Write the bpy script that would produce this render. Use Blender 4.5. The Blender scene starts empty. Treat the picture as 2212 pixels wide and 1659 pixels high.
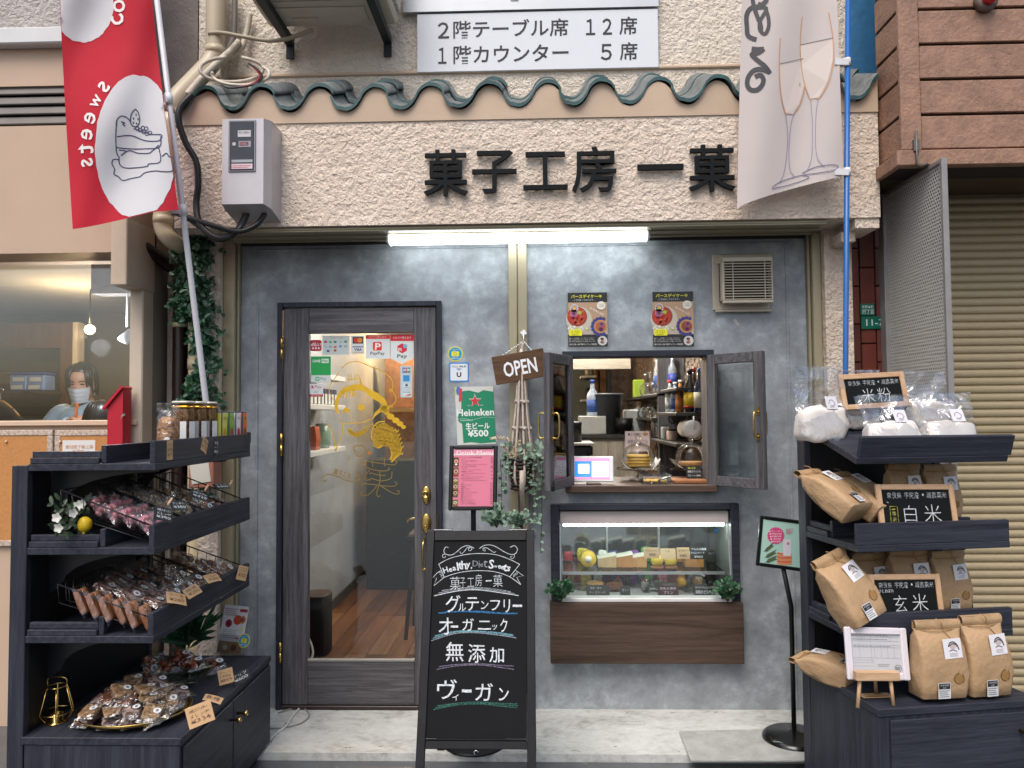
import bpy, math, random
from mathutils import Vector, Matrix, noise
random.seed(7)
sc = bpy.context.scene
COL = sc.collection
pi = math.pi
# ------------------------------------------------------------------ camera
CAM = Vector((0, -4.0, 1.6))
RC = (Matrix.Rotation(math.radians(1.7), 3, 'Z') @ Matrix.Rotation(math.radians(92.33), 3, 'X') @ Matrix.Rotation(-0.008, 3, 'Z'))
FPX = 1600.0
cam = bpy.data.cameras.new('camera')
cam.sensor_width = 36; cam.lens = FPX / 2212 * 36; cam.clip_start = .05; cam.clip_end = 400
camo = bpy.data.objects.new('camera', cam); COL.objects.link(camo)
camo.matrix_world = Matrix.Translation(CAM) @ RC.to_4x4()
sc.camera = camo
# ------------------------------------------------------------------ light
SUN_EL, SUN_AZ = math.radians(58), math.radians(200)     # high, from behind the viewer
w = bpy.data.worlds.new('World'); sc.world = w; w.use_nodes = True
wn = w.node_tree.nodes; wl = w.node_tree.links
bg = wn['Background']
sky = wn.new('ShaderNodeTexSky'); sky.sky_type = 'NISHITA'; sky.sun_disc = False
sky.sun_elevation = SUN_EL; sky.sun_rotation = SUN_AZ; sky.air_density = 1.0; sky.dust_density = 4.0; sky.ozone_density = 0.4
wl.new(sky.outputs[0], bg.inputs[0]); bg.inputs[1].default_value = 0.09
sun = bpy.data.lights.new('sun', 'SUN'); sun.energy = 0.8; sun.angle = math.radians(35); sun.color = (1, .985, .97)
suno = bpy.data.objects.new('sun', sun); COL.objects.link(suno)
sd = Vector((math.sin(SUN_AZ) * math.cos(SUN_EL), math.cos(SUN_AZ) * math.cos(SUN_EL), math.sin(SUN_EL)))
suno.rotation_euler = sd.to_track_quat('Z', 'Y').to_euler(); suno.location = (0, -6, 8)
sc.view_settings.view_transform = 'Standard'; sc.view_settings.look = 'None'
sc.view_settings.exposure = 1.2; sc.view_settings.gamma = 1.0
sc.cycles.max_bounces = 10; sc.cycles.transparent_max_bounces = 24; sc.cycles.caustics_reflective = False; sc.cycles.caustics_refractive = False
sc.cycles.use_denoising = True
# ------------------------------------------------------------------ projection helpers (photo measured in 2212 px wide view)
def ray(px, py): return RC @ Vector(((px - 1106) / FPX, -(py - 829.5) / FPX, -1))
def U(px, py, Y): d = ray(px, py); return CAM + d * ((Y - CAM.y) / d.y)
def UZ(px, py, z): d = ray(px, py); return CAM + d * ((z - CAM.z) / d.z)
def UX(px, py, x): d = ray(px, py); return CAM + d * ((x - CAM.x) / d.x)
def R(px0, py0, px1, py1, Y):
    mx, my = (px0 + px1) / 2, (py0 + py1) / 2
    return U(px0, my, Y).x, U(px1, my, Y).x, U(mx, py1, Y).z, U(mx, py0, Y).z
# ------------------------------------------------------------------ colours and materials
def lin(c): return c / 12.92 if c <= .04045 else ((c + .055) / 1.055) ** 2.4
def H(h):
    if not isinstance(h, str): return tuple(h)[:3]
    return tuple(lin(int(h[i:i + 2], 16) / 255) for i in (0, 2, 4))
MATS = {}
def nt(name):
    m = bpy.data.materials.new(name); m.use_nodes = True
    return m, m.node_tree.nodes, m.node_tree.links, m.node_tree.nodes['Principled BSDF']
def mapping(n, l, scale=(1, 1, 1), rot=(0, 0, 0)):
    tc = n.new('ShaderNodeTexCoord'); mp = n.new('ShaderNodeMapping')
    mp.inputs['Scale'].default_value = scale; mp.inputs['Rotation'].default_value = rot
    l.new(tc.outputs['Object'], mp.inputs[0]); return mp.outputs[0]
def noisetex(n, l, vec, s, det=4, rough=.55, dist=0):
    t = n.new('ShaderNodeTexNoise'); t.inputs['Scale'].default_value = s; t.inputs['Detail'].default_value = det
    t.inputs['Roughness'].default_value = rough; t.inputs['Distortion'].default_value = dist; l.new(vec, t.inputs['Vector']); return t.outputs['Fac']
def ramp(n, l, fac, stops):
    r = n.new('ShaderNodeValToRGB'); e = r.color_ramp.elements
    while len(e) < len(stops): e.new(.5)
    for k, (p, c) in enumerate(stops): e[k].position = p; e[k].color = (*H(c), 1)
    l.new(fac, r.inputs[0]); return r.outputs[0]
def bumpn(n, l, h, strength, dist, b):
    bp = n.new('ShaderNodeBump'); bp.inputs['Strength'].default_value = strength; bp.inputs['Distance'].default_value = dist
    l.new(h, bp.inputs['Height']); l.new(bp.outputs[0], b.inputs['Normal'])
def mat(name, col, rough=.5, metal=0, var=.08, vs=7, bump=0, bs=90, bd=.004, stretch=(1, 1, 1), spec=.5, coat=0, emit=0, rv=0, sss=0):
    if name in MATS: return MATS[name]
    m, n, l, b = nt(name); c = H(col)
    b.inputs['Roughness'].default_value = rough; b.inputs['Metallic'].default_value = metal
    b.inputs['Specular IOR Level'].default_value = spec; b.inputs['Coat Weight'].default_value = coat
    b.inputs['Base Color'].default_value = (*c, 1)
    if var or bump or rv:
        v = mapping(n, l, stretch)
        f = noisetex(n, l, v, vs, 5, .6)
        if var: l.new(ramp(n, l, f, [(.28, tuple(x * (1 - var) for x in c)), (.72, tuple(min(1, x * (1 + var)) for x in c))]), b.inputs['Base Color'])
        if rv:
            mr = n.new('ShaderNodeMapRange'); mr.inputs[3].default_value = rough - rv; mr.inputs[4].default_value = rough + rv
            l.new(f, mr.inputs[0]); l.new(mr.outputs[0], b.inputs['Roughness'])
        if bump: bumpn(n, l, noisetex(n, l, v, bs, 3), bump, bd, b)
    if emit: b.inputs['Emission Color'].default_value = (*c, 1); b.inputs['Emission Strength'].default_value = emit
    MATS[name] = m; return m
def ink(h):                       # flat printed colour
    return mat('print_' + h, h, .55, var=0)
def wood(name, c1, c2, scale=(1, 14, 14), s=3, rough=.45, bump=.15, c3=None, dist=.6):
    if name in MATS: return MATS[name]
    m, n, l, b = nt(name); v = mapping(n, l, scale)
    f = noisetex(n, l, v, s, 8, .62, dist)
    f2 = noisetex(n, l, v, s * 7, 4, .7)
    mx = n.new('ShaderNodeMath'); mx.operation = 'MULTIPLY_ADD'; mx.inputs[1].default_value = .35; l.new(f2, mx.inputs[0]); 
    ms = n.new('ShaderNodeMath'); ms.operation = 'MULTIPLY'; ms.inputs[1].default_value = .65; l.new(f, ms.inputs[0]); l.new(ms.outputs[0], mx.inputs[2])
    l.new(ramp(n, l, mx.outputs[0], [(.34, c1), (.5, c3 or tuple((a + d) / 2 for a, d in zip(H(c1), H(c2)))), (.64, c2)]), b.inputs['Base Color'])
    b.inputs['Roughness'].default_value = rough; b.inputs['Specular IOR Level'].default_value = .25
    if bump: bumpn(n, l, mx.outputs[0], bump, .003, b)
    MATS[name] = m; return m
def stucco(name, c1, c2, s=38, strength=.9, d=.012):
    m, n, l, b = nt(name); v = mapping(n, l)
    f = noisetex(n, l, v, s, 4, .6, .15); f2 = noisetex(n, l, v, s * .45, 2, .5)
    r = n.new('ShaderNodeMath'); r.operation = 'MULTIPLY'; l.new(f, r.inputs[0]); l.new(f2, r.inputs[1])
    g = noisetex(n, l, v, 2.2, 6, .7)
    l.new(ramp(n, l, g, [(.3, c1), (.7, c2)]), b.inputs['Base Color'])
    b.inputs['Roughness'].default_value = .62; bumpn(n, l, r.outputs[0], strength, d, b)
    MATS[name] = m; return m
def glassm(name, tint=(1, 1, 1), gloss=.12, rough=.0, bump=0, bs=20, fres=True, k=1.3):
    if name in MATS: return MATS[name]
    m, n, l, b = nt(name); n.remove(b); out = n['Material Output']
    t = n.new('ShaderNodeBsdfTransparent'); t.inputs[0].default_value = (*tint, 1)
    g = n.new('ShaderNodeBsdfGlossy'); g.inputs['Roughness'].default_value = rough
    mx = n.new('ShaderNodeMixShader')
    if fres:
        fr = n.new('ShaderNodeFresnel'); fr.inputs[0].default_value = 1.45
        ad = n.new('ShaderNodeMath'); ad.operation = 'MULTIPLY_ADD'; ad.inputs[1].default_value = k; ad.inputs[2].default_value = gloss * .5
        l.new(fr.outputs[0], ad.inputs[0]); ad.use_clamp = True; l.new(ad.outputs[0], mx.inputs[0])
    else: mx.inputs[0].default_value = gloss
    if bump:
        v = mapping(n, l); bp = n.new('ShaderNodeBump'); bp.inputs['Strength'].default_value = bump; bp.inputs['Distance'].default_value = .02
        l.new(noisetex(n, l, v, bs, 3, .5, .8), bp.inputs['Height']); l.new(bp.outputs[0], g.inputs['Normal'])
        if fres: l.new(bp.outputs[0], fr.inputs['Normal'])
    l.new(t.outputs[0], mx.inputs[1]); l.new(g.outputs[0], mx.inputs[2]); l.new(mx.outputs[0], out.inputs[0])
    MATS[name] = m; return m
# ------------------------------------------------------------------ mesh builder
class Fr:
    """a flat frame: origin, two axes in the plane and the outward normal"""
    def __init__(s, o, u, v): s.o = Vector(o); s.u = Vector(u).normalized(); s.v = Vector(v).normalized(); s.n = s.u.cross(s.v)
    def p(s, a, b, c=0): return s.o + s.u * a + s.v * b + s.n * c
def FX(x, z, Y): return Fr((x, Y, z), (1, 0, 0), (0, 0, 1))        # facing the street
def catmull(pts, k=6, closed=False):
    P = [Vector(p) for p in pts]; n = len(P); out = []
    rng = range(n if closed else n - 1)
    for i in rng:
        a = P[(i - 1) % n] if closed or i else P[0]; b = P[i]; c = P[(i + 1) % n]; d = P[(i + 2) % n] if closed or i + 2 < n else P[-1]
        for j in range(k):
            t = j / k; t2 = t * t; t3 = t2 * t
            out.append(.5 * ((2 * b) + (c - a) * t + (2 * a - 5 * b + 4 * c - d) * t2 + (3 * b - a - 3 * c + d) * t3))
    if not closed: out.append(P[-1])
    return out
MW = {}
class B:
    def __init__(s): s.v = []; s.f = []; s.mi = []; s.sm = []; s.m = 0; s.T = None
    def add(s, vs, fs, smooth=False):
        k = len(s.v)
        s.v += [s.T @ Vector(p) if s.T else Vector(p) for p in vs]
        for f in fs: s.f.append([i + k for i in f]); s.mi.append(s.m); s.sm.append(smooth)
        return s
    def box(s, x0, x1, y0, y1, z0, z1):
        vs = [(x, y, z) for x in (x0, x1) for y in (y0, y1) for z in (z0, z1)]
        return s.add(vs, [(0, 1, 3, 2), (4, 6, 7, 5), (0, 4, 5, 1), (2, 3, 7, 6), (0, 2, 6, 4), (1, 5, 7, 3)])
    def cbox(s, x0, x1, y0, y1, z0, z1, b=.004):
        b = min(b, abs(x1 - x0) * .45, abs(y1 - y0) * .45, abs(z1 - z0) * .45)
        X = (x0, x1); Y = (y0, y1); Z = (z0, z1); vs = []; idx = {}
        for i in (0, 1):
            for j in (0, 1):
                for k in (0, 1):
                    sx, sy, sz = (b if i == 0 else -b), (b if j == 0 else -b), (b if k == 0 else -b)
                    for a in range(3):
                        idx[i, j, k, a] = len(vs)
                        vs.append((X[i] + (0 if a == 0 else sx), Y[j] + (0 if a == 1 else sy), Z[k] + (0 if a == 2 else sz)))
        fs = []
        for a in range(3):
            for e in (0, 1):
                q = []
                for (p, r) in ((0, 0), (1, 0), (1, 1), (0, 1)):
                    c = [0, 0, 0]; c[a] = e; c[(a + 1) % 3] = p; c[(a + 2) % 3] = r; q.append(idx[(*c, a)])
                fs.append(q if e else q[::-1])
        for a in range(3):
            b1, b2 = (a + 1) % 3, (a + 2) % 3
            for p in (0, 1):
                for r in (0, 1):
                    c0 = [0, 0, 0]; c0[b1] = p; c0[b2] = r; c1 = list(c0); c1[a] = 1
                    q = [idx[(*c0, b1)], idx[(*c1, b1)], idx[(*c1, b2)], idx[(*c0, b2)]]
                    fs.append(q if (p + r) % 2 == 0 else q[::-1])
        for i in (0, 1):
            for j in (0, 1):
                for k in (0, 1):
                    q = [idx[i, j, k, a] for a in range(3)]; fs.append(q if (i + j + k) % 2 else q[::-1])
        return s.add(vs, fs)
    def fbox(s, fr, a0, a1, b0, b1, c0, c1, ch=0):
        T = s.T; M = Matrix((fr.u, fr.v, fr.n)).transposed().to_4x4(); M.translation = fr.o
        s.T = T @ M if T else M
        (s.cbox(a0, a1, b0, b1, c0, c1, ch) if ch else s.box(a0, a1, b0, b1, c0, c1)); s.T = T; return s
    def tube(s, pts, r, n=8, closed=False, cap=True):
        P = [Vector(p) for p in pts]; m = len(P); rr = r if isinstance(r, (list, tuple)) else [r] * m
        vs = []; up = None
        for i in range(m):
            t = (P[(i + 1) % m] - P[i - 1]) if closed else (P[min(i + 1, m - 1)] - P[max(i - 1, 0)])
            if t.length < 1e-9: t = Vector((0, 0, 1))
            t.normalize()
            if up is None: up = Vector((0, 0, 1)) if abs(t.z) < .9 else Vector((1, 0, 0))
            a = t.cross(up)
            if a.length < 1e-6: a = t.orthogonal()
            a.normalize(); up = a.cross(t); 
            for j in range(n):
                q = 2 * pi * j / n; vs.append(P[i] + (a * math.cos(q) + up * math.sin(q)) * rr[i])
        fs = []
        for i in range(m if closed else m - 1):
            i2 = (i + 1) % m
            for j in range(n): fs.append((i * n + j, i * n + (j + 1) % n, i2 * n + (j + 1) % n, i2 * n + j))
        if cap and not closed: fs += [tuple(range(n))[::-1], tuple((m - 1) * n + j for j in range(n))]
        return s.add(vs, fs, True)
    def lathe(s, prof, n=20, o=(0, 0, 0), M=None):
        o = Vector(o); vs = []; m = len(prof)
        for (r, z) in prof:
            for j in range(n):
                q = 2 * pi * j / n; p = Vector((r * math.cos(q), r * math.sin(q), z)); vs.append(o + (M @ p if M else p))
        fs = [(i * n + j, i * n + (j + 1) % n, (i + 1) * n + (j + 1) % n, (i + 1) * n + j) for i in range(m - 1) for j in range(n)]
        if prof[0][0] > 1e-5: fs.append(tuple(range(n))[::-1])
        if prof[-1][0] > 1e-5: fs.append(tuple((m - 1) * n + j for j in range(n)))
        return s.add(vs, fs, True)
    def ball(s, c, r, n=12, M=None):
        r = r if isinstance(r, (tuple, list)) else (r, r, r); c = Vector(c); vs = []; m = max(4, n // 2)
        for i in range(m + 1):
            a = pi * i / m
            for j in range(n):
                q = 2 * pi * j / n; p = Vector((r[0] * math.sin(a) * math.cos(q), r[1] * math.sin(a) * math.sin(q), -r[2] * math.cos(a)))
                vs.append(c + (M @ p if M else p))
        return s.add(vs, [(i * n + j, i * n + (j + 1) % n, (i + 1) * n + (j + 1) % n, (i + 1) * n + j) for i in range(m) for j in range(n)], True)
    def prism(s, poly, fr, c0, c1):
        n = len(poly)
        area = sum(poly[i][0] * poly[(i + 1) % n][1] - poly[(i + 1) % n][0] * poly[i][1] for i in range(n))
        if area < 0: poly = poly[::-1]
        vs = [fr.p(a, b, c0) for a, b in poly] + [fr.p(a, b, c1) for a, b in poly]
        fs = [tuple(range(n))[::-1], tuple(range(n, 2 * n))] + [(i, (i + 1) % n, n + (i + 1) % n, n + i) for i in range(n)]
        return s.add(vs, fs)
    def grid(s, fn, nu, nv, smooth=True, closed=False):
        vs = [fn(i / nu, j / nv) for j in range(nv + 1) for i in range(nu + 1)]
        return s.add(vs, [(j * (nu + 1) + i, j * (nu + 1) + i + 1, (j + 1) * (nu + 1) + i + 1, (j + 1) * (nu + 1) + i) for j in range(nv) for i in range(nu)], smooth)
    def loft(s, rings, cap=True, smooth=True):
        n = len(rings[0]); m = len(rings); vs = [p for r in rings for p in r]
        fs = [(i * n + j, i * n + (j + 1) % n, (i + 1) * n + (j + 1) % n, (i + 1) * n + j) for i in range(m - 1) for j in range(n)]
        if cap: fs += [tuple(range(n))[::-1], tuple((m - 1) * n + j for j in range(n))]
        return s.add(vs, fs, smooth)
    def out(s, name, mats, parent=None, org=None, kind=None):
        if not isinstance(mats, (list, tuple)): mats = [mats]
        if parent is not None: Mi = MW[parent.name].inverted(); vs = [Mi @ p for p in s.v]; Mo = None
        else:
            if org is None:
                xs = [p.x for p in s.v]; ys = [p.y for p in s.v]
                org = Vector(((min(xs) + max(xs)) / 2, (min(ys) + max(ys)) / 2, min(p.z for p in s.v)))
            Mo = Matrix.Translation(org); vs = [p - Vector(org) for p in s.v]
        me = bpy.data.meshes.new(name); me.from_pydata([tuple(p) for p in vs], [], s.f)
        for m in mats: me.materials.append(m)
        me.polygons.foreach_set('material_index', s.mi); me.polygons.foreach_set('use_smooth', s.sm); me.update()
        o = bpy.data.objects.new(name, me); COL.objects.link(o)
        if parent is not None: o.parent = parent; MW[o.name] = MW[parent.name].copy()
        else: o.location = org; MW[o.name] = Mo
        if kind: o['kind'] = kind
        return o
def thing(name, label, cat, loc=(0, 0, 0), rz=0, group=None):
    o = bpy.data.objects.new(name, None); COL.objects.link(o); o.empty_display_size = .05
    o.location = loc; o.rotation_euler = (0, 0, rz); MW[o.name] = Matrix.Translation(Vector(loc)) @ Matrix.Rotation(rz, 4, 'Z')
    return tag(o, label, cat, group)
def tag(o, label, cat, group=None):
    o['label'] = label; o['category'] = cat
    if group: o['group'] = group
    return o
def dup(root, loc=None, rz=None, label=None, M=None):
    def cp(o, par):
        c = o.copy(); COL.objects.link(c); c.parent = par; MW[c.name] = MW[o.name]
        for ch in o.children: cp(ch, c)
        return c
    r = cp(root, None)
    if M is not None: r.matrix_world = M
    else:
        if loc is not None: r.location = loc
        if rz is not None: r.rotation_euler = (0, 0, rz)
    if label: r['label'] = label
    return r
def like(o, name, parent, off=(0, 0, 0)):         # another piece with the same mesh
    c = bpy.data.objects.new(name, o.data); COL.objects.link(c); c.parent = parent; c.location = Vector(o.location) + Vector(off); MW[c.name] = MW[parent.name]; return c
def text2d(body, res=2, offset=0):
    c = bpy.data.curves.new('t', 'FONT'); c.body = body; c.resolution_u = res; c.offset = offset; c.align_x = 'LEFT'
    o = bpy.data.objects.new('t', c); m = o.to_mesh()
    vs = [(v.co.x, v.co.y) for v in m.vertices]; fs = [tuple(p.vertices) for p in m.polygons]
    o.to_mesh_clear(); bpy.data.objects.remove(o); bpy.data.curves.remove(c); return vs, fs
def text3d(body, res=2, offset=0):
    c = bpy.data.curves.new('t', 'FONT'); c.body = body; c.resolution_u = res; c.offset = offset; c.extrude = .5
    o = bpy.data.objects.new('t', c); m = o.to_mesh()
    vs = [tuple(v.co) for v in m.vertices]; fs = [tuple(p.vertices) for p in m.polygons]
    o.to_mesh_clear(); bpy.data.objects.remove(o); bpy.data.curves.remove(c); return vs, fs
class Print:
    """flat artwork drawn in picture units (x right, y down) on a frame; each call lies a hair above the last layer given"""
    def __init__(s, fr, src, size, off=.0012, step=.0005, warp=None):
        s.fr = fr; s.x0, s.y0, s.x1, s.y1 = src; s.w, s.h = size; s.off = off; s.step = step; s.b = B(); s.mats = []; s.warp = warp
    def pt(s, x, y, k=0):
        a = (x - s.x0) / (s.x1 - s.x0) * s.w; b = (s.y1 - y) / (s.y1 - s.y0) * s.h
        if s.warp: return s.warp(a, b, s.off + k * s.step)
        return s.fr.p(a, b, s.off + k * s.step)
    def _m(s, c):
        m = c if not isinstance(c, str) else ink(c)
        if m not in s.mats: s.mats.append(m)
        s.b.m = s.mats.index(m)
    def poly(s, pts, c, k=0): s._m(c); s.b.add([s.pt(x, y, k) for x, y in pts], [tuple(range(len(pts)))]); return s
    def rect(s, x0, y0, x1, y1, c, k=0): return s.poly([(x0, y1), (x1, y1), (x1, y0), (x0, y0)], c, k)
    def rrect(s, x0, y0, x1, y1, r, c, k=0):
        pts = []
        for cx, cy, a0 in ((x1 - r, y0 + r, -90), (x1 - r, y1 - r, 0), (x0 + r, y1 - r, 90), (x0 + r, y0 + r, 180)):
            for j in range(4): a = math.radians(a0 + 30 * j); pts.append((cx + r * math.cos(a), cy + r * math.sin(a)))
        return s.poly(pts[::-1], c, k)
    def disc(s, x, y, r, c, k=0, ry=None, n=18):
        ry = ry or r
        return s.poly([(x + r * math.cos(2 * pi * j / n), y - ry * math.sin(2 * pi * j / n)) for j in range(n)], c, k)
    def star(s, x, y, r, c, k=0, inner=.4, n=5):
        return s.poly([(x + (r if j % 2 == 0 else r * inner) * math.sin(pi * j / n), y - (r if j % 2 == 0 else r * inner) * math.cos(pi * j / n)) for j in range(2 * n)][::-1], c, k)
    def line(s, pts, wd, c, k=0, smooth=0, taper=False):
        P = [Vector((x, y, 0)) for x, y in pts]
        if smooth: P = catmull(P, smooth)
        L = []; Rr = []; m = len(P)
        for i in range(m):
            t = P[min(i + 1, m - 1)] - P[max(i - 1, 0)]
            if t.length < 1e-9: continue
            t.normalize(); nn = Vector((-t.y, t.x, 0)); ww = wd / 2
            if taper: ww *= .35 + .65 * math.sin(pi * min(1, max(0, (i + .3) / m)))
            L.append(P[i] + nn * ww); Rr.append(P[i] - nn * ww)
        s._m(c); vs = [s.pt(p.x, p.y, k) for p in L] + [s.pt(p.x, p.y, k) for p in Rr]; m = len(L)
        s.b.add(vs, [(i, i + 1, m + i + 1, m + i) for i in range(m - 1)]); return s
    def text(s, body, x0, y0, x1, y1, c, k=1, offset=0, keep=False, rot=0, mirror=False, arc=0, jit=0):
        vs, fs = text2d(body, 2, offset)
        if not vs: return s
        a0 = min(p[0] for p in vs); a1 = max(p[0] for p in vs); b0 = min(p[1] for p in vs); b1 = max(p[1] for p in vs)
        if b1 - b0 < 1e-6: b1 = b0 + .1
        sx = (x1 - x0) / (a1 - a0); sy = (y1 - y0) / (b1 - b0)
        if keep: sx = sy = min(sx, sy)
        cx, cy = (x0 + x1) / 2, (y0 + y1) / 2; out = []; ca, sa = math.cos(rot), math.sin(rot)
        for (a, b) in vs:
            dx = (a - (a0 + a1) / 2) * sx * (-1 if mirror else 1); dy = -(b - (b0 + b1) / 2) * sy
            if arc: dy += arc * (2 * dx / (x1 - x0)) ** 2
            if jit: dx += jit * noise.noise(Vector((a * 3.1, b * 3.1, 1.7))); dy += jit * noise.noise(Vector((a * 3.1, b * 3.1, 8.7)))
            out.append(s.pt(cx + dx * ca - dy * sa, cy + dx * sa + dy * ca, k))
        s._m(c); s.b.add(out, fs); return s
    def scribble(s, x0, y0, x1, y1, c, rows=3, k=1, wd=None, seed=1):      # small unreadable print
        rr = random.Random(seed); h = (y1 - y0) / rows; wd = wd or h * .42
        for i in range(rows):
            x = x0; y = y0 + h * (i + .5); e = x1 - (x1 - x0) * rr.random() * .25
            while x < e:
                L = (x1 - x0) * (.03 + .05 * rr.random()); s.rect(x, y - wd / 2, min(x + L, e), y + wd / 2, c, k); x += L + (x1 - x0) * .018
        return s
    def out(s, name, parent): return s.b.out(name, s.mats, parent)
# ------------------------------------------------------------------ shared materials
M_ST = stucco('cream_stucco', 'd8c4b0', 'e5d5c4', 62, .9, .042)
M_STW = stucco('pale_stucco', 'd8ccbb', 'e4d9c9', 64, .9, .042)
M_CAP = mat('smooth_render', 'bba48c', .6, var=.09, vs=3, bump=.25, bs=14, bd=.006)
M_ALU = mat('champagne_aluminium', '9f957b', .42, metal=.3, var=.04)
M_ALUD = mat('dark_groove', '26221c', .6)
M_SILV = mat('silver_aluminium', 'b9bcbd', .35, metal=.6, var=.05)
M_WHITEP = mat('white_plastic', 'd9dadb', .4, var=.02)
M_BLACKP = mat('black_plastic', '0d0e10', .42, var=.05, spec=.3)
M_NAVY = wood('navy_wood', '1b1d24', '3b3e49', (1, 22, 22), 2.2, .5, .1)
M_NAVYV = wood('navy_wood_upright', '1b1d24', '3b3e49', (22, 22, 1), 2.2, .5, .1)
M_DOORV = wood('grey_ash_upright', '323032', '6b696c', (26, 26, 1), 2.4, .5, .12)
M_DOORH = wood('grey_ash_level', '323032', '6b696c', (1, 26, 26), 2.4, .5, .12)
M_BROWNH = wood('walnut_level', '30261f', '5f4d42', (.5, 9, 9), 1.8, .48, .12)
M_BRASS = mat('brass', 'c4a662', .24, metal=1, var=.05, vs=30)
M_CHROME = mat('chrome', 'cfd2d4', .12, metal=1, var=0)
M_GLASS = glassm('window_glass', (.96, .975, .97), .04, k=1.0)
M_GLASS2 = glassm('clear_glass', (.985, .995, .99), .0, k=.75)
M_FILM = glassm('cellophane', (.985, .985, .985), .13, .08, .7, 24, False)
M_FILM2 = glassm('crinkled_cellophane', (.98, .98, .98), .2, .1, .9, 40, False)
M_TEAL = mat('teal_glaze', '17443f', .18, var=.5, vs=16, coat=.5)
M_TILE = mat('weathered_tile_top', '6a6e6c', .75, var=.4, vs=22, bump=.2, bs=60)
M_SIGNBLK = mat('matt_black_letter', '0e1214', .55, var=.1, spec=.15)
M_PVC = mat('beige_pvc', 'b5a88f', .4, var=.07, vs=5)
M_PVC2 = mat('cream_pvc', 'cfc0a0', .35, var=.05, vs=5)
M_PIPEB = mat('brown_pvc', '2a1d1a', .35, var=.1)
M_LEAF = mat('dark_leaf', '31573a', .4, var=.5, vs=20, spec=.6)
M_LEAF2 = mat('grey_green_leaf', '6d8571', .5, var=.35, vs=25)
M_STEM = mat('brown_stem', '4a3b2a', .7)
M_CLEARP = glassm('clear_plastic', (.98, .985, .985), .02, .03, k=.9)
def greywall():
    m, n, l, b = nt('grey_mortar'); v = mapping(n, l)
    f = noisetex(n, l, v, 6.5, 9, .62, .1); g = noisetex(n, l, v, 17, 7, .7, .1); h = noisetex(n, l, v, 1.1, 3, .5)
    a = n.new('ShaderNodeMath'); a.operation = 'MULTIPLY_ADD'; a.inputs[1].default_value = .5; l.new(f, a.inputs[0])
    c = n.new('ShaderNodeMath'); c.operation = 'MULTIPLY_ADD'; c.inputs[1].default_value = .32; l.new(g, c.inputs[0])
    d = n.new('ShaderNodeMath'); d.operation = 'MULTIPLY'; d.inputs[1].default_value = .2; l.new(h, d.inputs[0])
    l.new(d.outputs[0], c.inputs[2]); l.new(c.outputs[0], a.inputs[2])
    l.new(ramp(n, l, a.outputs[0], [(.37, '74797c'), (.46, '82878b'), (.54, '91979b'), (.63, 'acb2b5')]), b.inputs['Base Color'])
    b.inputs['Roughness'].default_value = .55; bumpn(n, l, g, .12, .004, b); return m
M_GREY = greywall()
def concrete():
    m, n, l, b = nt('worn_white_concrete'); v = mapping(n, l, (1, 1.6, 1))
    f = noisetex(n, l, v, 3.5, 9, .7, .6); g = noisetex(n, l, v, 26, 6, .75)
    a = n.new('ShaderNodeMath'); a.operation = 'MULTIPLY_ADD'; a.inputs[1].default_value = .6; l.new(f, a.inputs[0])
    d = n.new('ShaderNodeMath'); d.operation = 'MULTIPLY'; d.inputs[1].default_value = .4; l.new(g, d.inputs[0]); l.new(d.outputs[0], a.inputs[2])
    l.new(ramp(n, l, a.outputs[0], [(.33, '6d6c66'), (.41, 'a3a39d'), (.5, 'bdbeb9'), (.64, 'cfd0cc')]), b.inputs['Base Color'])
    b.inputs['Roughness'].default_value = .6; bumpn(n, l, g, .3, .004, b); return m
M_SLAB = concrete()
M_STREET = mat('polished_street_stone', '505356', .24, var=.16, vs=5, bump=.05, bs=40, rv=.1)
# ------------------------------------------------------------------ ground
b = B(); b.add([(-40, -40, 0), (40, -40, 0), (40, 40, 0), (-40, 40, 0)], [(0, 1, 2, 3)])
o = b.out('street', M_STREET, org=(0, 0, 0)); o['kind'] = 'structure'
SLAB = .036
b = B(); b.box(-1.62, 1.75, -.522, .12, -.05, SLAB)
pass
o = b.out('doorstep_slab', M_SLAB); o['kind'] = 'structure'
r0 = random.Random(14); b = B()
def fleck(x, y, L, W, a):
    n = 6; b.add([(x + math.cos(a) * L * math.cos(2 * pi * i / n) * r0.uniform(.6, 1.2) - math.sin(a) * W * math.sin(2 * pi * i / n), y + math.sin(a) * L * math.cos(2 * pi * i / n) + math.cos(a) * W * math.sin(2 * pi * i / n) * r0.uniform(.6, 1.2), SLAB + .0012) for i in range(n)], [tuple(range(n))])
for i in range(46): fleck(r0.uniform(-1.3, 1.3), r0.choice((r0.uniform(-.5, -.02), r0.uniform(-.06, -.01), r0.uniform(-.5, -.44))), r0.uniform(.004, .016), r0.uniform(.0015, .004), r0.uniform(-.4, .4))
for k in range(7): fleck(.42 + k * .02, -.155 - .002 * (k % 2), .011, .0016, .05); fleck(.43 + k * .018, -.2, .01, .0015, 0)
for k in range(9): fleck(-1.28 + .004 * math.sin(k * 2), -.2 - k * .03, .004, .013, .1)
o = b.out('slab_wear', mat('dirt_dark', '55534d', .8)); o['kind'] = 'stuff'; tag(o, 'dark chips and cracks worn into the pale doorstep', 'wear')
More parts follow.
